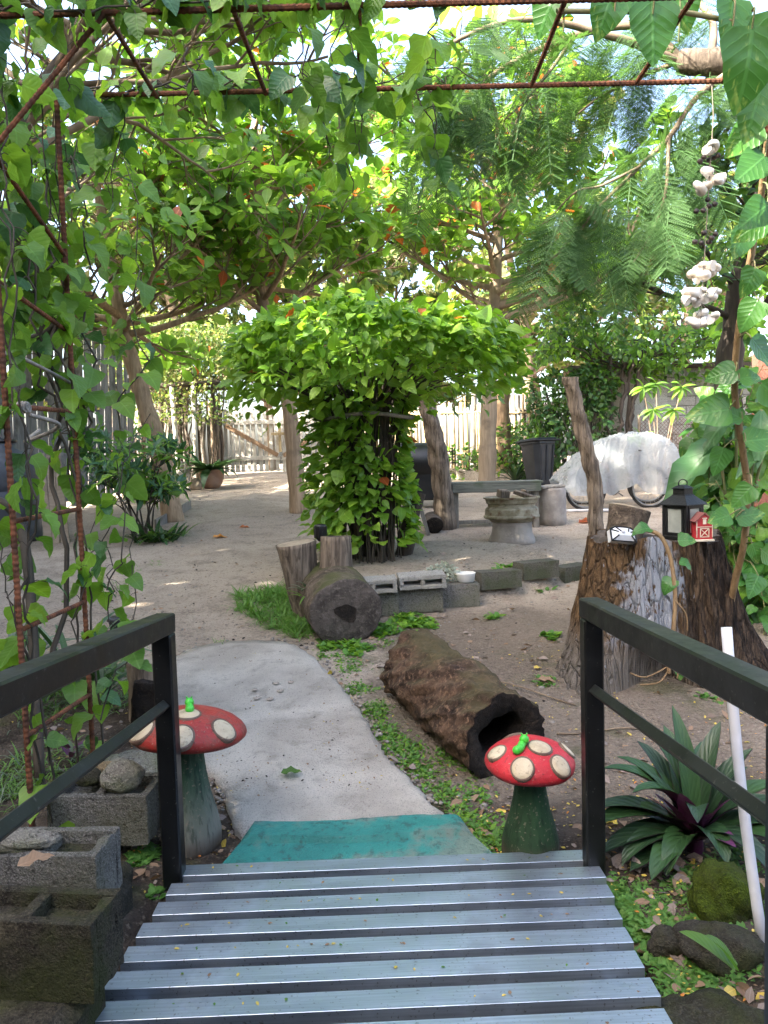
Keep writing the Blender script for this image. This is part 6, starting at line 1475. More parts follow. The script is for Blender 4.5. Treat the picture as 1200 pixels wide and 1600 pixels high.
# creeper covered shrub by the bin and along the wall
def shrub(name, label, c, blobs, size, mats, wts, shapes, key, stems=8, n=900, nparts=200, cat='shrub'):
    rt = thing(name, label, cat, c); lv = Leaves(); mb = MB()
    for (o, r, f) in blobs:
        cc = Vector(c) + Vector(o); mound(lv, cc, r, int(n * f), size)
        for k in range(stems): mb.tube(wander(Vector(c) + Vector((o[0] * .4 + rnd.uniform(-.1, .1), o[1] * .5, 0)), cc + Vector((rnd.uniform(-1, 1) * r[0] * .7, rnd.uniform(-1, 1) * r[1] * .7, rnd.uniform(-.3, .8) * r[2])), 8, .03), .012, 5, False)
    obj('stem', mb, 'twig_dark', rt, True)['kind'] = 'stuff'; lv.put(rt, shapes, mats, key, nparts, wts); return rt
c = on(P(908, 757, 15.9).x, 15.9)
shrub('creeper_shrub', 'tall dark creeper covered shrub behind the rubbish bin', c, [((0, 0, 1.2), (.75, .5, 1.1), 1), ((-.55, .3, 1.7), (.5, .4, .6), .5), ((.25, .1, 2.0), (.55, .4, .5), .5), ((-.95, .5, .55), (.4, .4, .55), .4)], .13, ['hedge_leaf', 'vine_dark', 'almond_leaf'], [.55, .3, .15], OVATE, 'hedge', 8, 1000)
c = on(P(820, 750, 16.9).x, 16.9)
shrub('hedge_shrub', 'low leafy shrub growing along the stick fence', c, [((0, 0, .7), (.9, .4, .6), 1), ((-1.5, .8, .4), (.8, .4, .45), .6), ((.7, .2, 1.05), (.6, .4, .45), .5)], .13, ['hedge_leaf', 'weed_leaf', 'bush_leaf'], [.5, .3, .2], OVATE, 'hedge2', 6, 600)
c = on(P(965, 745, 15.7).x, 15.7)
mb = MB(); rt = thing('wall_creeper', 'twisted woody creeper climbing the block wall over its top', 'vine', c); lv = Leaves()
for k in range(5): mb.tube(wander(c + Vector((rnd.uniform(-.2, .2), 0, -.05)), (c.x + rnd.uniform(-.05, .6), 16.0, wz + .3), 18, .04), rnd.uniform(.03, .05), 7)
for k in range(26):
    x = rnd.uniform(P(880, 560, 15.2).x, P(1200, 560, 15.2).x); mb.tube(wander((c.x + .2, 16.1, wz), (x, rnd.uniform(15.6, 16.8), wz + rnd.uniform(.1, .8)), 8, .06), .014, 5, False)
x0c, x1c = P(860, 560, 15.2).x, P(1215, 560, 15.2).x
for k in range(3400):
    f = rnd.random(); p = Vector((lerp(x0c, x1c, f), rnd.uniform(15.4, 17.4), wz + .12 + abs(rnd.gauss(0, .55)) + .25 * math.sin(f * 9)))
    if rnd.random() < .08: p.z = wz - rnd.uniform(0, .35); p.y = rnd.uniform(15.9, 16.2)
    lv.add(p, rv() + Vector((0, -.3, -.4)), Vector((0, -.3, .9)) + rv(.4), rnd.uniform(.1, .19))
obj('stem', mb, 'bark_dark', rt, True)['kind'] = 'stuff'; lv.put(rt, OVATE, ['almond_leaf', 'hedge_leaf', 'bush_leaf'], 'wcr', 300, [.45, .3, .25])
# ------------------------------------------------------------------ right: trunk with pothos and arrowhead leaves
TY = 7.3; tb = on(P(1128, 850, TY).x, TY, -.1)
rt = thing('old_tree', 'old dark trunk wrapped in variegated creepers at right', 'tree', tb)
pts = spline([tb, P(1126, 760, TY), P(1132, 680, TY), P(1138, 590, TY), P(1146, 500, TY), P(1160, 400, TY), P(1180, 300, TY)], 6); mb = MB(); mb.tube(pts, [lerp(.22, .05, (i / (len(pts) - 1)) ** .8) * (1 + .1 * math.sin(i)) for i in range(len(pts))], 16, True, 0, .16); obj('trunk', mb, 'bark_dark', rt, True)
lv = Leaves(); tw = MB()
for k in range(9):
    t = rnd.uniform(.6, 1); grow(tw, lv, pts[int(t * (len(pts) - 1))], (rnd.gauss(0, .8), rnd.gauss(0, .8), .5), 1.3, .03, 0, dict(step=.2, wig=.12, up=[.02, 0, -.02], last=2, ros=8, leaf=.16, kids=[5, 4], t0=[.2, .2], len=[1.3, .7, .35]))
obj('branch', tw, 'twig_dark', rt, True)['kind'] = 'stuff'; lv.put(rt, OVATE, ['vine_leaf', 'vine_lime', 'vine_dark'], 'ctr', 150, [.4, .3, .3])
rt = thing('arrowhead_creeper', 'mass of arrowhead and variegated leaves climbing the right trunk', 'creeper', tb); lv = Leaves(); mb = MB()
for k in range(16):
    an = rnd.uniform(R(150), R(330)); p0 = tb + Vector((.3 * math.cos(an), .3 * math.sin(an), .1)); p1 = P(rnd.uniform(1095, 1200), rnd.uniform(560, 700), rnd.uniform(6.4, 7.2))
    strand(mb, lv, wander(p0, p1, 14, .035), .007, .055, .2, .5, .11, (-.2, -.7, .1))
for k in range(12):
    p0 = P(rnd.uniform(1130, 1210), 900, rnd.uniform(5.6, 6.6)); p0.z = g(p0.x, p0.y); p1 = P(rnd.uniform(1120, 1230), rnd.uniform(740, 850), rnd.uniform(5.7, 6.6)); strand(mb, lv, wander(p0, p1, 10, .03), .006, .05, .17, .5, .1, (-.2, -.6, .3))
obj('stem', mb, 'twig_green', rt, True); lv.put(rt, HEART + OVATE[:2], ['pothos_leaf', 'pothos_var', 'vine_leaf', 'vine_lime'], 'arrow', 300, [.4, .15, .3, .15])
# long pale palm-like leaf blades leaning over the lantern
rt = thing('banana_leaf_plant', 'broad ragged leaf blades arching left over the lantern', 'plant', on(P(1130, 860, 6.0).x, 6.0)); lv = Leaves()
base = on(P(1150, 850, 6.1).x, 6.1)
mb = MB()
for (px, py, ex, ey, s) in ((1120, 690, 1030, 790, .72), (1150, 640, 1085, 700, .5), (1165, 700, 1200, 680, .5), (1190, 640, 1185, 730, .45), (1195, 700, 1150, 740, .4)):
    q = P(px, py, 6.0); e = P(ex, ey, 5.85); mb.tube(spline([base, base.lerp(q, .6) + Vector((.05, .1, .15)), q], 6), .012, 6); lv.add(q, e - q, Vector((-.1, -.6, .8)), (e - q).length * 1.0)
obj('leaf_stalk', mb, 'twig_green', rt, True); lv.put(rt, [(V * np.array([.55, 1, 1]), F, U) for V, F, U in variants('ovate', 4, nseg=9, fold=.35, droop=.3, wave=.25)], ['strap_green', 'vine_dark'], 'ban', 20, [.4, .6])
# tall brown climbing stem with variegated pothos leaves at the right edge
SY2 = 3.9
rt = thing('pothos_vine', 'brown pothos stem with large variegated leaves climbing at the right edge', 'vine', on(P(1160, 1000, 4.4).x, 4.5)); mb = MB(); lv = Leaves()
path = spline([P(1150, 900, 4.7), P(1162, 850, 4.6), P(1168, 770, 4.5), P(1158, 690, 4.4), P(1148, 610, 4.3), P(1152, 530, 4.2), P(1166, 440, 4.1), P(1184, 340, 4.0), P(1198, 230, 3.8), P(1205, 140, 3.6), P(1215, 60, 3.5)], 8)
path = [on(path[0].x + .05, 5.2), on(path[0].x + .03, 4.9, .3)] + path
mb.tube(path, [.021 - .00008 * i for i in range(len(path))], 9, False, 0, .15); obj('stem', mb, 'stem_brown', rt, True); mb = MB()
def pleaf(px, py, Y, dx, dz, s, nx=0, src=None):
    p = P(px, py, Y); lv.add(p, Vector((dx, rnd.uniform(-.2, .2), dz)), Vector((nx, -.9, .35)) + rv(.2), s)
    q = min(path, key=lambda a: (a - p).length) if src is None else src; mb.tube(spline([q, q.lerp(p, .5) + Vector((0, -.02, .03)), p], 4), .004, 5, False)
for a in [(1150, 580, 4.2, -.9, -.15, .17), (1155, 592, 4.2, .9, .15, .14), (1165, 690, 4.3, .9, .1, .2), (1130, 700, 4.4, -.3, -.9, .17), (1175, 760, 4.3, -.6, -.7, .16), (1140, 640, 4.3, -.9, -.1, .24), (1175, 530, 4.1, .5, -.6, .2), (1180, 420, 4.0, -.35, -.8, .16), (1165, 360, 4.0, -.4, -.8, .17), (1190, 600, 4.2, .6, -.5, .22),
          (1140, 805, 4.5, -.8, -.2, .15), (1150, 808, 4.5, .8, .1, .17), (1175, 850, 4.5, .3, -.7, .14), (1190, 860, 4.5, .7, -.5, .16), (1185, 900, 4.5, -.4, -.7, .15), (1160, 655, 4.3, -.5, .3, .13), (1185, 470, 4.0, -.4, -.7, .18), (1200, 480, 4.0, .3, -.7, .2),
          (1185, 195, 3.6, -.6, -.5, .19), (1195, 245, 3.6, -.7, -.55, .2), (1200, 320, 3.7, -.6, -.45, .19), (1195, 345, 3.8, -.85, -.5, .17), (1200, 160, 3.6, -.2, -.8, .2)]: pleaf(*a)
for (px, py, Y, dx, dz, s) in [(1020, 0, 3.0, .05, -1, .23), (960, -20, 3.0, -.3, -.9, .2), (1175, 45, 3.0, -.05, -1, .3), (1190, 130, 3.2, -.25, -.9, .24), (1145, 0, 3.1, -.1, -1, .19), (880, -30, 3.1, -.5, -.8, .22), (1060, -20, 3.2, .3, -.9, .18), (1205, 20, 3.1, .1, -1, .28)]: pleaf(px, py, Y, dx, dz, s, 0, Vector((P(px, 10, Y).x, Y, TZ + .02)))
mb.tube([Vector((P(1215, 60, 3.5).x, 3.5, P(1215, 60, 3.5).z)), Vector((1.75, 3.2, TZ + .03)), Vector((1.2, 3.05, TZ + .05)), Vector((.7, 3.0, TZ + .04))], .01, 6, False)
obj('leaf_stalk', mb, 'twig_green', rt, True)['kind'] = 'stuff'; lv.put(rt, variants('heart', 4, nseg=9, fold=.25, droop=.25, wave=.1), ['pothos_var', 'pothos_leaf'], 'pothos', 60, [.65, .35])
# creeper stem hanging down the stump
rt = thing('stump_creeper', 'rooting pothos stem trailing down the front of the big stump', 'vine', on(P(1050, 1050, 4.4).x, 4.45)); mb = MB(); lv = Leaves()
pt = spline([P(1005, 828, 4.6), P(1030, 836, 4.55), P(1047, 870, 4.5), P(1055, 930, 4.42), P(1052, 985, 4.38), P(1046, 1040, 4.36), P(1045, 1052, 4.36)], 8); mb.tube(pt, .013, 8, False, 0, .15)
for (a, b, c_) in (((1055, 938), (1072, 960), (1074, 985)), ((1046, 1040), (1010, 1058), (985, 1052)), ((1050, 1000), (1062, 1030), (1058, 1060)), ((1046, 1045), (1030, 1066), (1000, 1070))): mb.tube(spline([P(*a, 4.38), P(*b, 4.34), P(*c_, 4.34)], 5), .005, 5, False)
for (px, py, dx, dz, s) in ((1015, 826, -.9, .1, .12), (1060, 845, .9, .1, .11), (1062, 878, .7, -.2, .10), (1052, 905, -.6, -.5, .12), (1060, 1035, .1, -.9, .11)): lv.add(P(px, py, 4.46), (dx, -.25, dz), (0, -.5, .8) if dx < .8 else (.1, -.8, .5), s)
obj('stem', mb, 'stem_brown', rt, True); lv.put(rt, HEART, ['pothos_leaf', 'pothos_var'], 'pot2', 20)
# ------------------------------------------------------------------ shell wind chime
hx = P(1112, 138, TY1).x; rt = thing('shell_chime', 'wind chime of white sea shells hanging from the rusty arch', 'wind chime', (hx, TY1, TZ))
def chx(py): return P(lerp(1117, 1094, (py - 140) / 370), py, TY1)
mb = MB(); mb.tube([Vector((hx, TY1, TZ))] + [chx(p) for p in (180, 250, 350, 450, 505)], .0022, 5); obj('cord', mb, 'string', rt)
def shell(c, s, sd):
    """a little snail shell: coiled body whorl, open lip and a short spire"""
    mb = MB(); rr = random.Random(sd); m = Euler((rr.uniform(-.6, .6), rr.uniform(-.6, .6), rr.uniform(0, 6.28))).to_matrix(); pts = []; rad = []
    for i in range(34):
        t = i / 33; a = t * 4 * math.pi; q = .06 + .94 * t ** 1.7; pts.append(Vector(c) + m @ (Vector((math.cos(a) * q * .5, math.sin(a) * q * .5, (1 - t) * .55)) * s)); rad.append(q * .48 * s)
    mb.tube(pts, rad, 12, False); k = len(pts) - 1; mb.add([pts[k], ] + [Vector(mb.v[k * 12 + j]) for j in range(12)], [(0, j + 1, (j + 1) % 12 + 1) for j in range(12)]); return mb
sd = 0
for cl in ([(1113, 229)], [(1106, 271), (1090, 293), (1102, 293), (1119, 284), (1126, 279)], [(1098, 418), (1117, 420), (1082, 432), (1096, 432), (1110, 428)], [(1076, 459), (1096, 457), (1118, 458), (1078, 470), (1094, 471), (1110, 466)], [(1080, 504), (1096, 492), (1116, 496), (1098, 502)]):
    for (px, py) in cl:
        c = P(px, py, TY1 + rnd.uniform(-.03, .03)); obj('shell', shell(c, .05 if len(cl) > 1 else .05, sd), 'shell', rt, True); sd += 1
        mb = MB(); mb.tube([c, chx(py - 22)], .0012, 3, False); obj('thread', mb, 'string', rt)
for (px, py) in [(1100, 246), (1108, 250), (1116, 246), (1122, 243), (1094, 252), (1088, 330), (1099, 329), (1108, 322), (1117, 319), (1106, 312), (1086, 378), (1096, 380), (1108, 378), (1118, 366), (1100, 364), (1112, 372)]:
    c = P(px, py, TY1 + rnd.uniform(-.02, .02)); mb = MB(); mb.blob(c, (.013, .011, .012), 2, .1, 2, px); obj('bead', mb, 'bead_dark', rt, True); mb = MB(); mb.tube([c, chx(py - 8)], .0012, 3, False); obj('thread', mb, 'string', rt)

# ------------------------------------------------------------------ boat lily and other strappy plants
def strappy(name, label, c, leaves, mats, under=None, cat='plant', key='s', stem=True):
    rt = thing(name, label, cat, c); 
    for j, (az, el, L, w_, bend) in enumerate(leaves):
        n = 10; V = []; d = Vector((math.cos(R(az)), math.sin(R(az)), 0)); side = Vector((-d.y, d.x, 0)); e = R(el); p = Vector(c) + d * .02 + Vector((0, 0, .04 + .09 * rnd.random())); mb = MB(); rows = []
        for i in range(n + 1):
            t = i / n; wd = w_ * (.75 + .5 * math.sin(math.pi * t ** .8)) * (1 - t ** 4) ** .6 * .5 + .001; dirv = d * math.cos(e) + Vector((0, 0, math.sin(e))); nr = side.cross(dirv).normalized() * -1 if False else dirv.cross(side).normalized()
            if nr.z < 0 and i == 0: pass
            rows.append((p.copy(), wd, nr)); p = p + dirv * (L / n); e -= bend / n * (.5 + t)
        vv = []; 
        for (q, wd, nr) in rows: up = -nr if nr.z < 0 and rows[0][2].z < 0 else nr; vv += [q - side * wd + up * wd * .45, q, q + side * wd + up * wd * .45]
        ff = [(3 * i, 3 * i + 1, 3 * i + 4, 3 * i + 3) for i in range(n)] + [(3 * i + 1, 3 * i + 2, 3 * i + 5, 3 * i + 4) for i in range(n)]
        V = np.array([tuple(v - Vector(c)) for v in vv]); F = np.array(ff); U = np.array([(.5 + (k % 3 - 1) * .5, (k // 3) / n) for k in range(len(vv))])
        ml = [mats[j % len(mats)]]; mi = np.zeros(len(F))
        if under:
            V2 = V - np.array([tuple((rows[k // 3][2]) * .0025) for k in range(len(vv))]); F2 = F[:, ::-1] + len(V); V = np.concatenate([V, V2]); F = np.concatenate([F, F2]); U = np.concatenate([U, U]); ml.append(under); mi = np.concatenate([mi, np.ones(len(F2))])
        me = quadmesh('leaf', V, F, U, mi, ml); o = bpy.data.objects.new('leaf', me); COL.objects.link(o); o.parent = rt
    return rt
lc = on(P(1092, 1300, 2.86).x, 2.9)
LV = [(178, 38, .42, 0.090, 1.22), (186, 22, .44, 0.098, 1.08), (195, 8, .40, 0.098, 0.68), (170, 55, .40, 0.081, 1.22), (205, 30, .38, 0.090, 1.62), (225, 12, .36, 0.090, 0.94), (160, 30, .4, 0.081, 0.94), (150, 62, .38, 0.081, 1.08), (120, 68, .42, 0.081, 0.94), (95, 72, .45, 0.081, 0.81), (80, 62, .42, 0.081, 1.08), (60, 55, .42, 0.081, 1.08), (35, 50, .42, 0.081, 1.08), (10, 42, .42, 0.090, 1.08), (350, 30, .4, 0.090, 1.08), (330, 22, .4, 0.090, 1.22), (300, 25, .34, 0.081, 1.62), (270, 40, .3, 0.081, 1.89), (250, 55, .3, 0.073, 1.62), (100, 82, .44, 0.065, 0.54), (40, 75, .40, 0.073, 0.68), (140, 78, .38, 0.073, 0.81), (20, 65, .42, 0.081, 0.81), (200, 60, .34, 0.073, 1.49), (340, 55, .36, 0.081, 1.35), (230, 35, .33, 0.081, 2.03), (0, 20, .4, 0.090, 0.81), (180, 2, .36, 0.098, 0.41), (210, 0, .34, 0.098, 0.34)]
strappy('boat_lily', 'large boat lily with dark green and purple leaves right of the bridge', lc, LV, ['lily_top', 'strap_green'], 'lily_under')
for k in range(9):
    az = R(rnd.uniform(140, 400)); V, F, U = leaf_shape('strap', 8, .4, .3, .1, k); V = V * np.array([1.7, 1, 1]); o = bpy.data.objects.new('leaf', quadmesh('leaf', V, F, U, np.zeros(len(F)), ['lily_under'])); COL.objects.link(o); o.parent = bpy.data.objects['boat_lily']; o.location = (.02 * math.cos(az), .02 * math.sin(az), .05); o.rotation_euler = Euler((R(rnd.uniform(35, 75)), 0, az - math.pi / 2)); o.scale = [rnd.uniform(.2, .34)] * 3
mb = MB(); mb.lathe([(.035, -.03), (.03, .06), (.02, .1), (.01, .12)], lc, 12); obj('stem', mb, 'lily_under', bpy.data.objects['boat_lily'], True)
for i, (px, py, yy, lab) in enumerate(((40, 965, 4.5, 'grey striped strap plant at the left edge near the arch'), (105, 950, 4.9, 'grey striped strap plant behind the left handrail'), (150, 985, 4.6, 'small grey striped strap plant next to the round solar light'), (15, 905, 5.0, 'grey striped strap plant under the lime vine leaves'))):
    c = on(P(px, py, yy).x, yy); s = (1, 1.1, .65, .9)[i]
    strappy('striped_strap_plant', lab, c, [(rnd.uniform(0, 360), rnd.uniform(20, 75), rnd.uniform(.38, .62) * s, rnd.uniform(.03, .042), rnd.uniform(.5, 1.3)) for k in range(16)], ['strap_grey', 'strap_green'], None, 'plant')
c = on(P(120, 1115, 3.9).x, 3.8); strappy('striped_strap_plant', 'low purple tinged strap seedling beside the pale boulder', c, [(rnd.uniform(0, 360), rnd.uniform(15, 60), rnd.uniform(.1, .16), .025, .8) for k in range(9)], ['strap_grey', 'lily_under'], None)
c = on(P(487, 905, 6.2).x, 6.25); strappy('spider_plant', 'small spider plant growing against the upright stump', c + Vector((0, 0, .1)), [(rnd.uniform(150, 330), rnd.uniform(30, 80), rnd.uniform(.22, .34), .02, 1.4) for k in range(16)], ['grass_leaf', 'strap_grey'], None)
c = on(P(1175, 1490, 1.95).x, 2.0); strappy('broad_leaf_sprout', 'single broad green leaf at the right edge by the railing post', c, [(150, 35, .16, .05, .5), (170, 60, .12, .04, .6)], ['vine_leaf'], None)
# dark bromeliad like clump near the far trunk
c = on(P(805, 752, 16.0).x, 16.0); strappy('dark_strap_clump', 'dark spiky clump growing before the sunlit trunk post', c, [(rnd.uniform(0, 360), rnd.uniform(20, 70), rnd.uniform(.4, .7), .05, .9) for k in range(22)], ['lily_top', 'strap_green'], None)
# silver shrub on the edging
zb6 = g(.6, 6.75) + .17; c = Vector((P(694, 895, 6.75).x, 6.8, zb6)); rt = thing('silver_shrub', 'little silvery dusty miller shrub beside the white pot', 'shrub', c); lv = Leaves(); mb = MB()
mound(lv, c + Vector((0, 0, .09)), (.13, .1, .09), 420, .045)
for k in range(10): mb.tube([c, c + Vector((rnd.uniform(-.1, .1), rnd.uniform(-.08, .08), .14))], .004, 4, False)
obj('stem', mb, 'twig', rt); lv.put(rt, OVAL4, ['silver_leaf'], 'silv', 40)
mb = MB(); mb.lathe([(.07, -.06), (.085, .02), (.08, .03)], c + Vector((0, 0, -.0)), 14); obj('root_pot', mb, 'terracotta', rt, True)
# cassava-like palmate sapling by the wall
c = on(P(1030, 720, 14.0).x, 14.0); rt = thing('palmate_sapling', 'slim sapling with palmate leaves before the grey sheets', 'sapling', c); mb = MB(); lv = Leaves()
for (px, py) in ((1025, 600), (1052, 640), (1020, 640), (1065, 605), (1000, 680), (1005, 605)):
    q = P(px, py, 14.0); mb.tube(spline([c, c.lerp(q, .6) + Vector((0, 0, .1)), q], 5), .012, 5, False)
    for k in range(7): a = k * .9; lv.add(q, (math.cos(a), -.3, math.sin(a) * .6 - .25), (0, -.6, .8), rnd.uniform(.24, .32))
obj('stem', mb, 'twig', rt, True); lv.put(rt, LANCE, ['vine_leaf', 'bush_leaf'], 'palm', 60)

# ------------------------------------------------------------------ grass, weeds, litter
def tufts(label, cells, nblade, L, mats, wts=None, shapes=None, name='grass', cat='grass', up=(.5, 1.6), spread=.05, key='gr'):
    lv = Leaves(); px_, py_ = cells[0][0], cells[0][1]; c0 = GP(px_, py_)
    for (px, py, rpx, n) in cells:
        c = GP(px, py); m = rpx * c.y / 1200
        for k in range(n):
            a = rnd.uniform(0, 6.28); q = math.sqrt(rnd.random()); x, y = c.x + m * q * math.cos(a), c.y + m * 1.6 * q * math.sin(a); z = g(x, y) - .005
            for j in range(nblade):
                an = rnd.uniform(0, 6.28); o = Vector((math.cos(an), math.sin(an), rnd.uniform(*up))); lv.add((x + rnd.gauss(0, spread * .3), y + rnd.gauss(0, spread * .3), z), o, Vector((-o.x, -o.y, .7)), L * rnd.uniform(.5, 1.2))
    p = np.array(lv.p); V, F, U, own = leaf_geo(p, np.array(lv.d), np.array(lv.n), np.array(lv.s), rg.integers(0, len(shapes or BLADE), len(p)), shapes or BLADE, np.array(c0))
    mi = rg.choice(len(mats), len(p), p=wts); me = quadmesh(name, V, F, U, mi[own], mats); o = bpy.data.objects.new(name, me); COL.objects.link(o); o.location = c0; return tag(o, label, cat, kind='stuff')
tufts('bright grass tuft left of the mossy log', [(415, 945, 45, 90), (445, 965, 40, 90), (400, 930, 30, 40), (470, 985, 25, 50), (450, 930, 30, 50)], 7, .17, ['grass_leaf', 'weed_leaf'], [.7, .3])
tufts('sparse grass on the bare earth at left', [(190, 915, 22, 12), (235, 885, 30, 10), (345, 1010, 14, 10), (590, 1105, 10, 10), (320, 750, 14, 40), (300, 755, 14, 40), (285, 760, 14, 30), (705, 745, 14, 30), (690, 748, 10, 20)], 5, .09, ['grass_leaf'])
tufts('grassy weeds in the bed behind the left handrail', [(150, 1060, 40, 50), (190, 1040, 30, 40), (120, 1090, 40, 40), (70, 1110, 50, 40), (180, 1100, 30, 30), (60, 1200, 60, 60), (30, 1240, 40, 30)], 6, .11, ['grass_leaf', 'strap_grey'], [.7, .3])
tufts('moss fern patches around the mossy rocks', [(990, 1400, 25, 60), (1000, 1450, 25, 80), (1060, 1500, 30, 80), (1120, 1530, 40, 110), (1050, 1570, 30, 60), (1160, 1420, 25, 70), (1140, 1400, 20, 70), (1075, 1375, 30, 60), (1020, 1425, 30, 70), (1045, 1445, 30, 70), (1110, 1455, 30, 60), (1150, 1480, 30, 80), (1170, 1500, 20, 50), (955, 1388, 14, 50), (1160, 1340, 20, 40), (1075, 1400, 18, 40), (1130, 1350, 15, 30)], 16, .022, ['weed_leaf', 'grass_leaf'], [.7, .3], OVAL4, 'fern_moss', 'ground cover', (.1, 1.), .12)
tufts('low green clover weeds along the right edge of the path', [(545, 1040, 20, 40), (520, 1020, 20, 30), (560, 1075, 20, 40), (585, 1110, 18, 50), (600, 1140, 22, 50), (620, 1160, 22, 50), (640, 1180, 25, 60), (660, 1205, 20, 40), (700, 1180, 20, 30), (690, 1235, 20, 30), (720, 1260, 22, 30), (740, 1240, 20, 30), (755, 1290, 22, 45), (770, 1315, 18, 30), (720, 1285, 18, 20), (745, 1200, 20, 25), (590, 1000, 25, 25)], 9, .028, ['weed_leaf', 'bush_leaf', 'grass_leaf'], [.5, .3, .2], OVAL4, 'clover', 'weeds', (.2, 1.2), .11)
tufts('leafy green weeds round the foot of the mossy log', [(525, 1000, 16, 30), (510, 1010, 12, 20), (560, 1015, 20, 24), (600, 985, 25, 35), (640, 970, 25, 35), (660, 975, 20, 25), (545, 1008, 14, 20), (770, 965, 10, 8), (860, 995, 10, 8), (840, 895, 22, 14), (800, 890, 22, 14)], 5, .07, ['weed_leaf', 'bush_leaf'], [.6, .4], OVATE, 'broad_weed', 'weeds', (.3, 1.3), .07)
tufts('little ferny weeds on the soil left of the bridge', [(225, 1335, 16, 40), (215, 1345, 12, 30), (235, 1480, 6, 5), (240, 1395, 8, 8), (340, 1045, 10, 8), (855, 1065, 14, 22), (1110, 1090, 20, 8)], 6, .04, ['weed_leaf'], None, OVAL4, 'ferny_weed', 'weeds', (.2, 1.), .04)
def litter(label, boxes, L, mats, wts, name, shapes=None, flat=.25, zoff=.006, zf=None):
    lv = Leaves(); c0 = GP(boxes[0][0], boxes[0][1])
    for (x0, y0, x1, y1, n) in boxes:
        for k in range(n):
            px, py = rnd.uniform(x0, x1), rnd.uniform(y0, y1); c = GP(px, py); lv.add(c + Vector((0, 0, zoff)), (rnd.gauss(0, 1), rnd.gauss(0, 1), rnd.gauss(0, flat * .6)), Vector((0, 0, 1)) + rv(flat), L * rnd.uniform(.5, 1.4))
    p = np.array(lv.p); V, F, U, own = leaf_geo(p, np.array(lv.d), np.array(lv.n), np.array(lv.s), rg.integers(0, len(shapes or OVAL4), len(p)), shapes or OVAL4, np.array(c0)); mi = rg.choice(len(mats), len(p), p=wts)
    o = bpy.data.objects.new(name, quadmesh(name, V, F, U, mi[own], mats)); COL.objects.link(o); o.location = c0; return tag(o, label, 'leaf litter', kind='stuff')
litter('brown dead leaf litter on the soil beside bridge and path', [(600, 1180, 900, 1340, 70), (870, 1000, 1200, 1340, 90), (200, 1240, 260, 1400, 20), (330, 1210, 375, 1340, 25), (950, 1340, 1200, 1600, 130), (950, 1260, 1100, 1420, 60), (60, 1000, 240, 1300, 80), (500, 960, 900, 1060, 70), (640, 860, 900, 960, 40)], .055, ['dry_leaf', 'dry_grey', 'dry_yellow'], [.52, .45, .03], 'leaf_litter', None, .5)
litter('tiny yellow leaflets scattered over the ground', [(600, 1000, 900, 1340, 420), (870, 1050, 1200, 1600, 700), (200, 1200, 380, 1400, 120), (360, 1260, 720, 1340, 60), (0, 1000, 240, 1300, 150)], .016, ['dry_yellow', 'dry_leaf', 'dry_orange'], [.5, .4, .1], 'leaflet_litter', None, .2, .008)
litter('small dark leaf specks on the sandy yard', [(150, 780, 480, 1010, 420), (640, 800, 900, 900, 160), (480, 740, 900, 830, 90), (200, 740, 480, 790, 90), (480, 960, 900, 1100, 120)], .032, ['dry_leaf', 'dry_grey', 'char_and_hole_shade'], [.4, .3, .3], 'yard_litter', None, .3)
litter('leaflets and crumbs lying on the concrete path', [(380, 1020, 450, 1250, 60), (300, 1020, 400, 1180, 50), (450, 1040, 520, 1250, 50), (500, 1090, 560, 1250, 60), (560, 1170, 600, 1250, 40), (340, 1190, 420, 1260, 50)], .012, ['dry_leaf', 'dry_yellow', 'char_and_hole_shade'], [.5, .2, .3], 'path_crumbs', None, .2, .05)
# leaflets on deck, hollow log and step
lv = Leaves()
for k in range(130): x, y = rnd.uniform(-.72, .68), rnd.uniform(1.4, 2.8); f = ((2.82 - y) % .1275) / .1275; y += (f - .35) * .1275; lv.add((BX + x, y, zd(y) + .003), (rnd.gauss(0, 1), rnd.gauss(0, 1), 0), (0, 0, 1), rnd.uniform(.008, .018))
p = np.array(lv.p); V, F, U, own = leaf_geo(p, np.array(lv.d), np.array(lv.n), np.array(lv.s), rg.integers(0, 3, len(p)), OVAL4, np.array((BX, 2., 0))); o = bpy.data.objects.new('deck_leaflets', quadmesh('deck_leaflets', V, F, U, rg.choice(3, len(p))[own], ['dry_yellow', 'dry_leaf', 'weed_leaf'])); COL.objects.link(o); o.location = (BX, 2., 0); tag(o, 'tiny fallen leaflets on the metal slats', 'leaf litter', kind='stuff')
# pebbles
mb = MB()
for k in range(420):
    px, py = (rnd.uniform(180, 900), rnd.uniform(800, 1010)) if k < 260 else ((rnd.uniform(600, 900), rnd.uniform(1010, 1330)) if rnd.random() < .5 else (rnd.uniform(60, 260), rnd.uniform(1000, 1330))); c = GP(px, py); r = rnd.uniform(.006, .016) * (1.6 if rnd.random() < .1 else 1); mb.blob(c, (r, r * rnd.uniform(.6, 1), r * .6), 1, .2, 1.5, k)
for (ox, oy) in [(300, 1018), (350, 1008), (425, 1006), (470, 1018), (495, 1040), (520, 1062), (538, 1085), (556, 1108), (572, 1134), (588, 1160), (604, 1190), (622, 1207), (640, 1224), (656, 1243), (672, 1262), (285, 1180), (310, 1200), (335, 1225), (350, 1250)]:
    for k in range(16):
        c = GP(ox + rnd.gauss(0, 9), oy + rnd.gauss(0, 8)); r = rnd.uniform(.005, .016); mb.blob(c + Vector((0, 0, .012)), (r, r * rnd.uniform(.6, 1), r * .7), 1, .25, 1.5, k)
o = obj('gravel', mb, 'pebble', None, True, origin=GP(450, 900)); tag(o, 'loose small stones on the yard earth', 'gravel', kind='stuff')
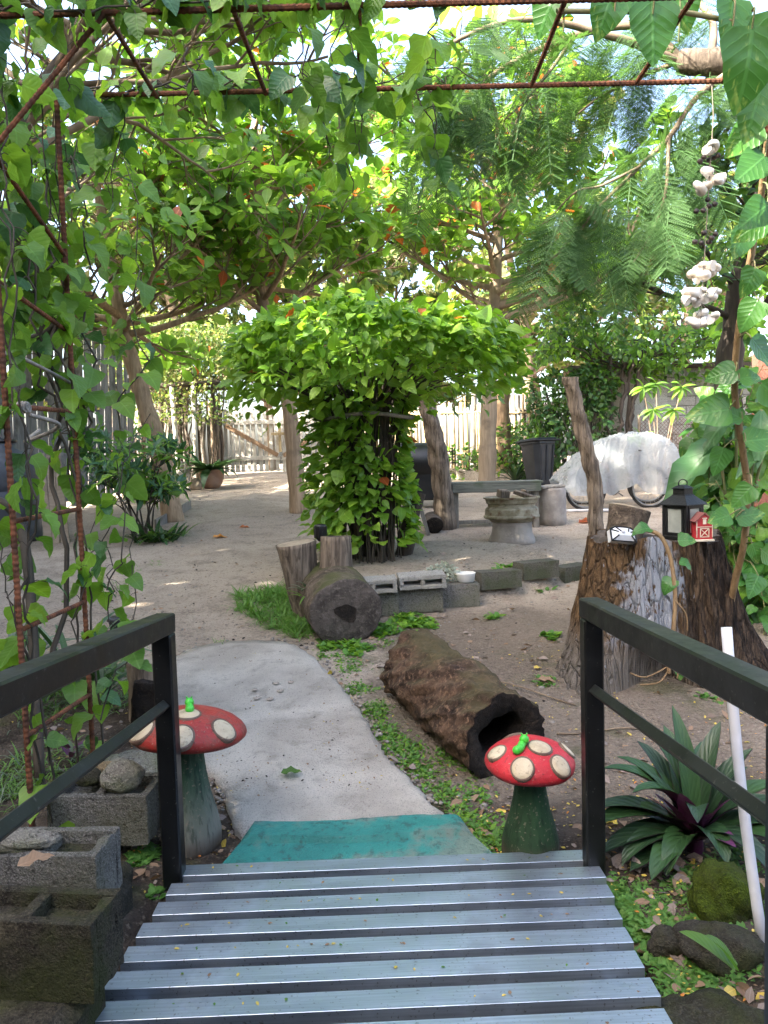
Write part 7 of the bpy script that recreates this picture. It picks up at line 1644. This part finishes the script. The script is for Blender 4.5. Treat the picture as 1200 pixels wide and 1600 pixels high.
# individual fallen leaves one can point to
def fallen(label, px, py, s, mat, az, curl=.3, base=None):
    c = GP(px, py) if base is None else base; V, F, U = leaf_shape('ovate', 8, .35, curl, .25, int(px)); me = quadmesh('fallen_leaf', V * s, F, U, np.zeros(len(F)), [mat]); o = bpy.data.objects.new('fallen_leaf', me); COL.objects.link(o); o.location = c + Vector((0, 0, .012)); o.rotation_euler = (.12, .1, az); tag(o, label, 'leaf', 'single fallen leaves')
fallen('large orange fallen leaf on the sand left of the bush', 333, 841, .22, 'dry_orange', -1.2)
fallen('small reddish fallen leaf beyond the large orange one', 374, 825, .17, 'almond_orange', -1.4)
fallen('rusty fallen leaf on the ground beside the crooked trunk', 905, 818, .34, 'almond_orange', -1.3)
fallen('yellow fallen leaf near the foot of the big stump', 835, 1047, .07, 'dry_yellow', -1.0)
fallen('orange brown curled leaf below the hollow log rim', 840, 1065, .12, 'dry_leaf', -1.8)
fallen('green leaf fallen on the end of the concrete path', 440, 1228, .10, 'almond_dark', -1.4, .2, GP(440, 1228) + Vector((0, 0, .05)))
fallen('grey curled dead leaf under the boat lily', 1000, 1290, .13, 'dry_grey', -1.8, .8)
fallen('brown dead leaf on the soil by the deck edge', 1030, 1470, .10, 'dry_grey', .5, .6)
fallen('pinkish dead leaf beside the mossy rocks', 1040, 1360, .10, 'dry_grey', -1.6, .8)
fallen('dead grey leaf among the clover by the hollow log', 650, 1205, .11, 'dry_grey', 1.2, .7)
fallen('brown leaf beside the faded toadstool', 262, 1320, .09, 'dry_leaf', .4, .7)
zt = zA + .008; fallen('brown curled leaf lying on the dark mossy block', 0, 0, .10, 'dry_leaf', -.9, .2, Vector((P(40, 1372, 2.08).x - .03, 2.1, zt + .02)))
fallen('yellow leaf lying by the boat lily foot', 965, 1232 + 60, .08, 'dry_yellow', 1.)
# thin dead twigs on the ground
for i, (a, b) in enumerate((((900, 1105), (760, 1065)), ((870, 1005), (820, 1000)), ((870, 1150), (1000, 1140)), ((700, 965), (640, 962)))):
    p, q = GP(*a), GP(*b); mb = MB(); mb.tube(wander(p + Vector((0, 0, .012)), q + Vector((0, 0, .014)), 8, .006), .005, 5); o = obj('fallen_twig', mb, 'twig', None, True, origin=p); tag(o, ['long thin twig on the ground behind the hollow log', 'short twig near the green sprout left of the stump', 'thin twig on the ground between stump and toadstool', 'thin twig in front of the edging blocks'][i], 'twig', 'dead twigs on the ground')
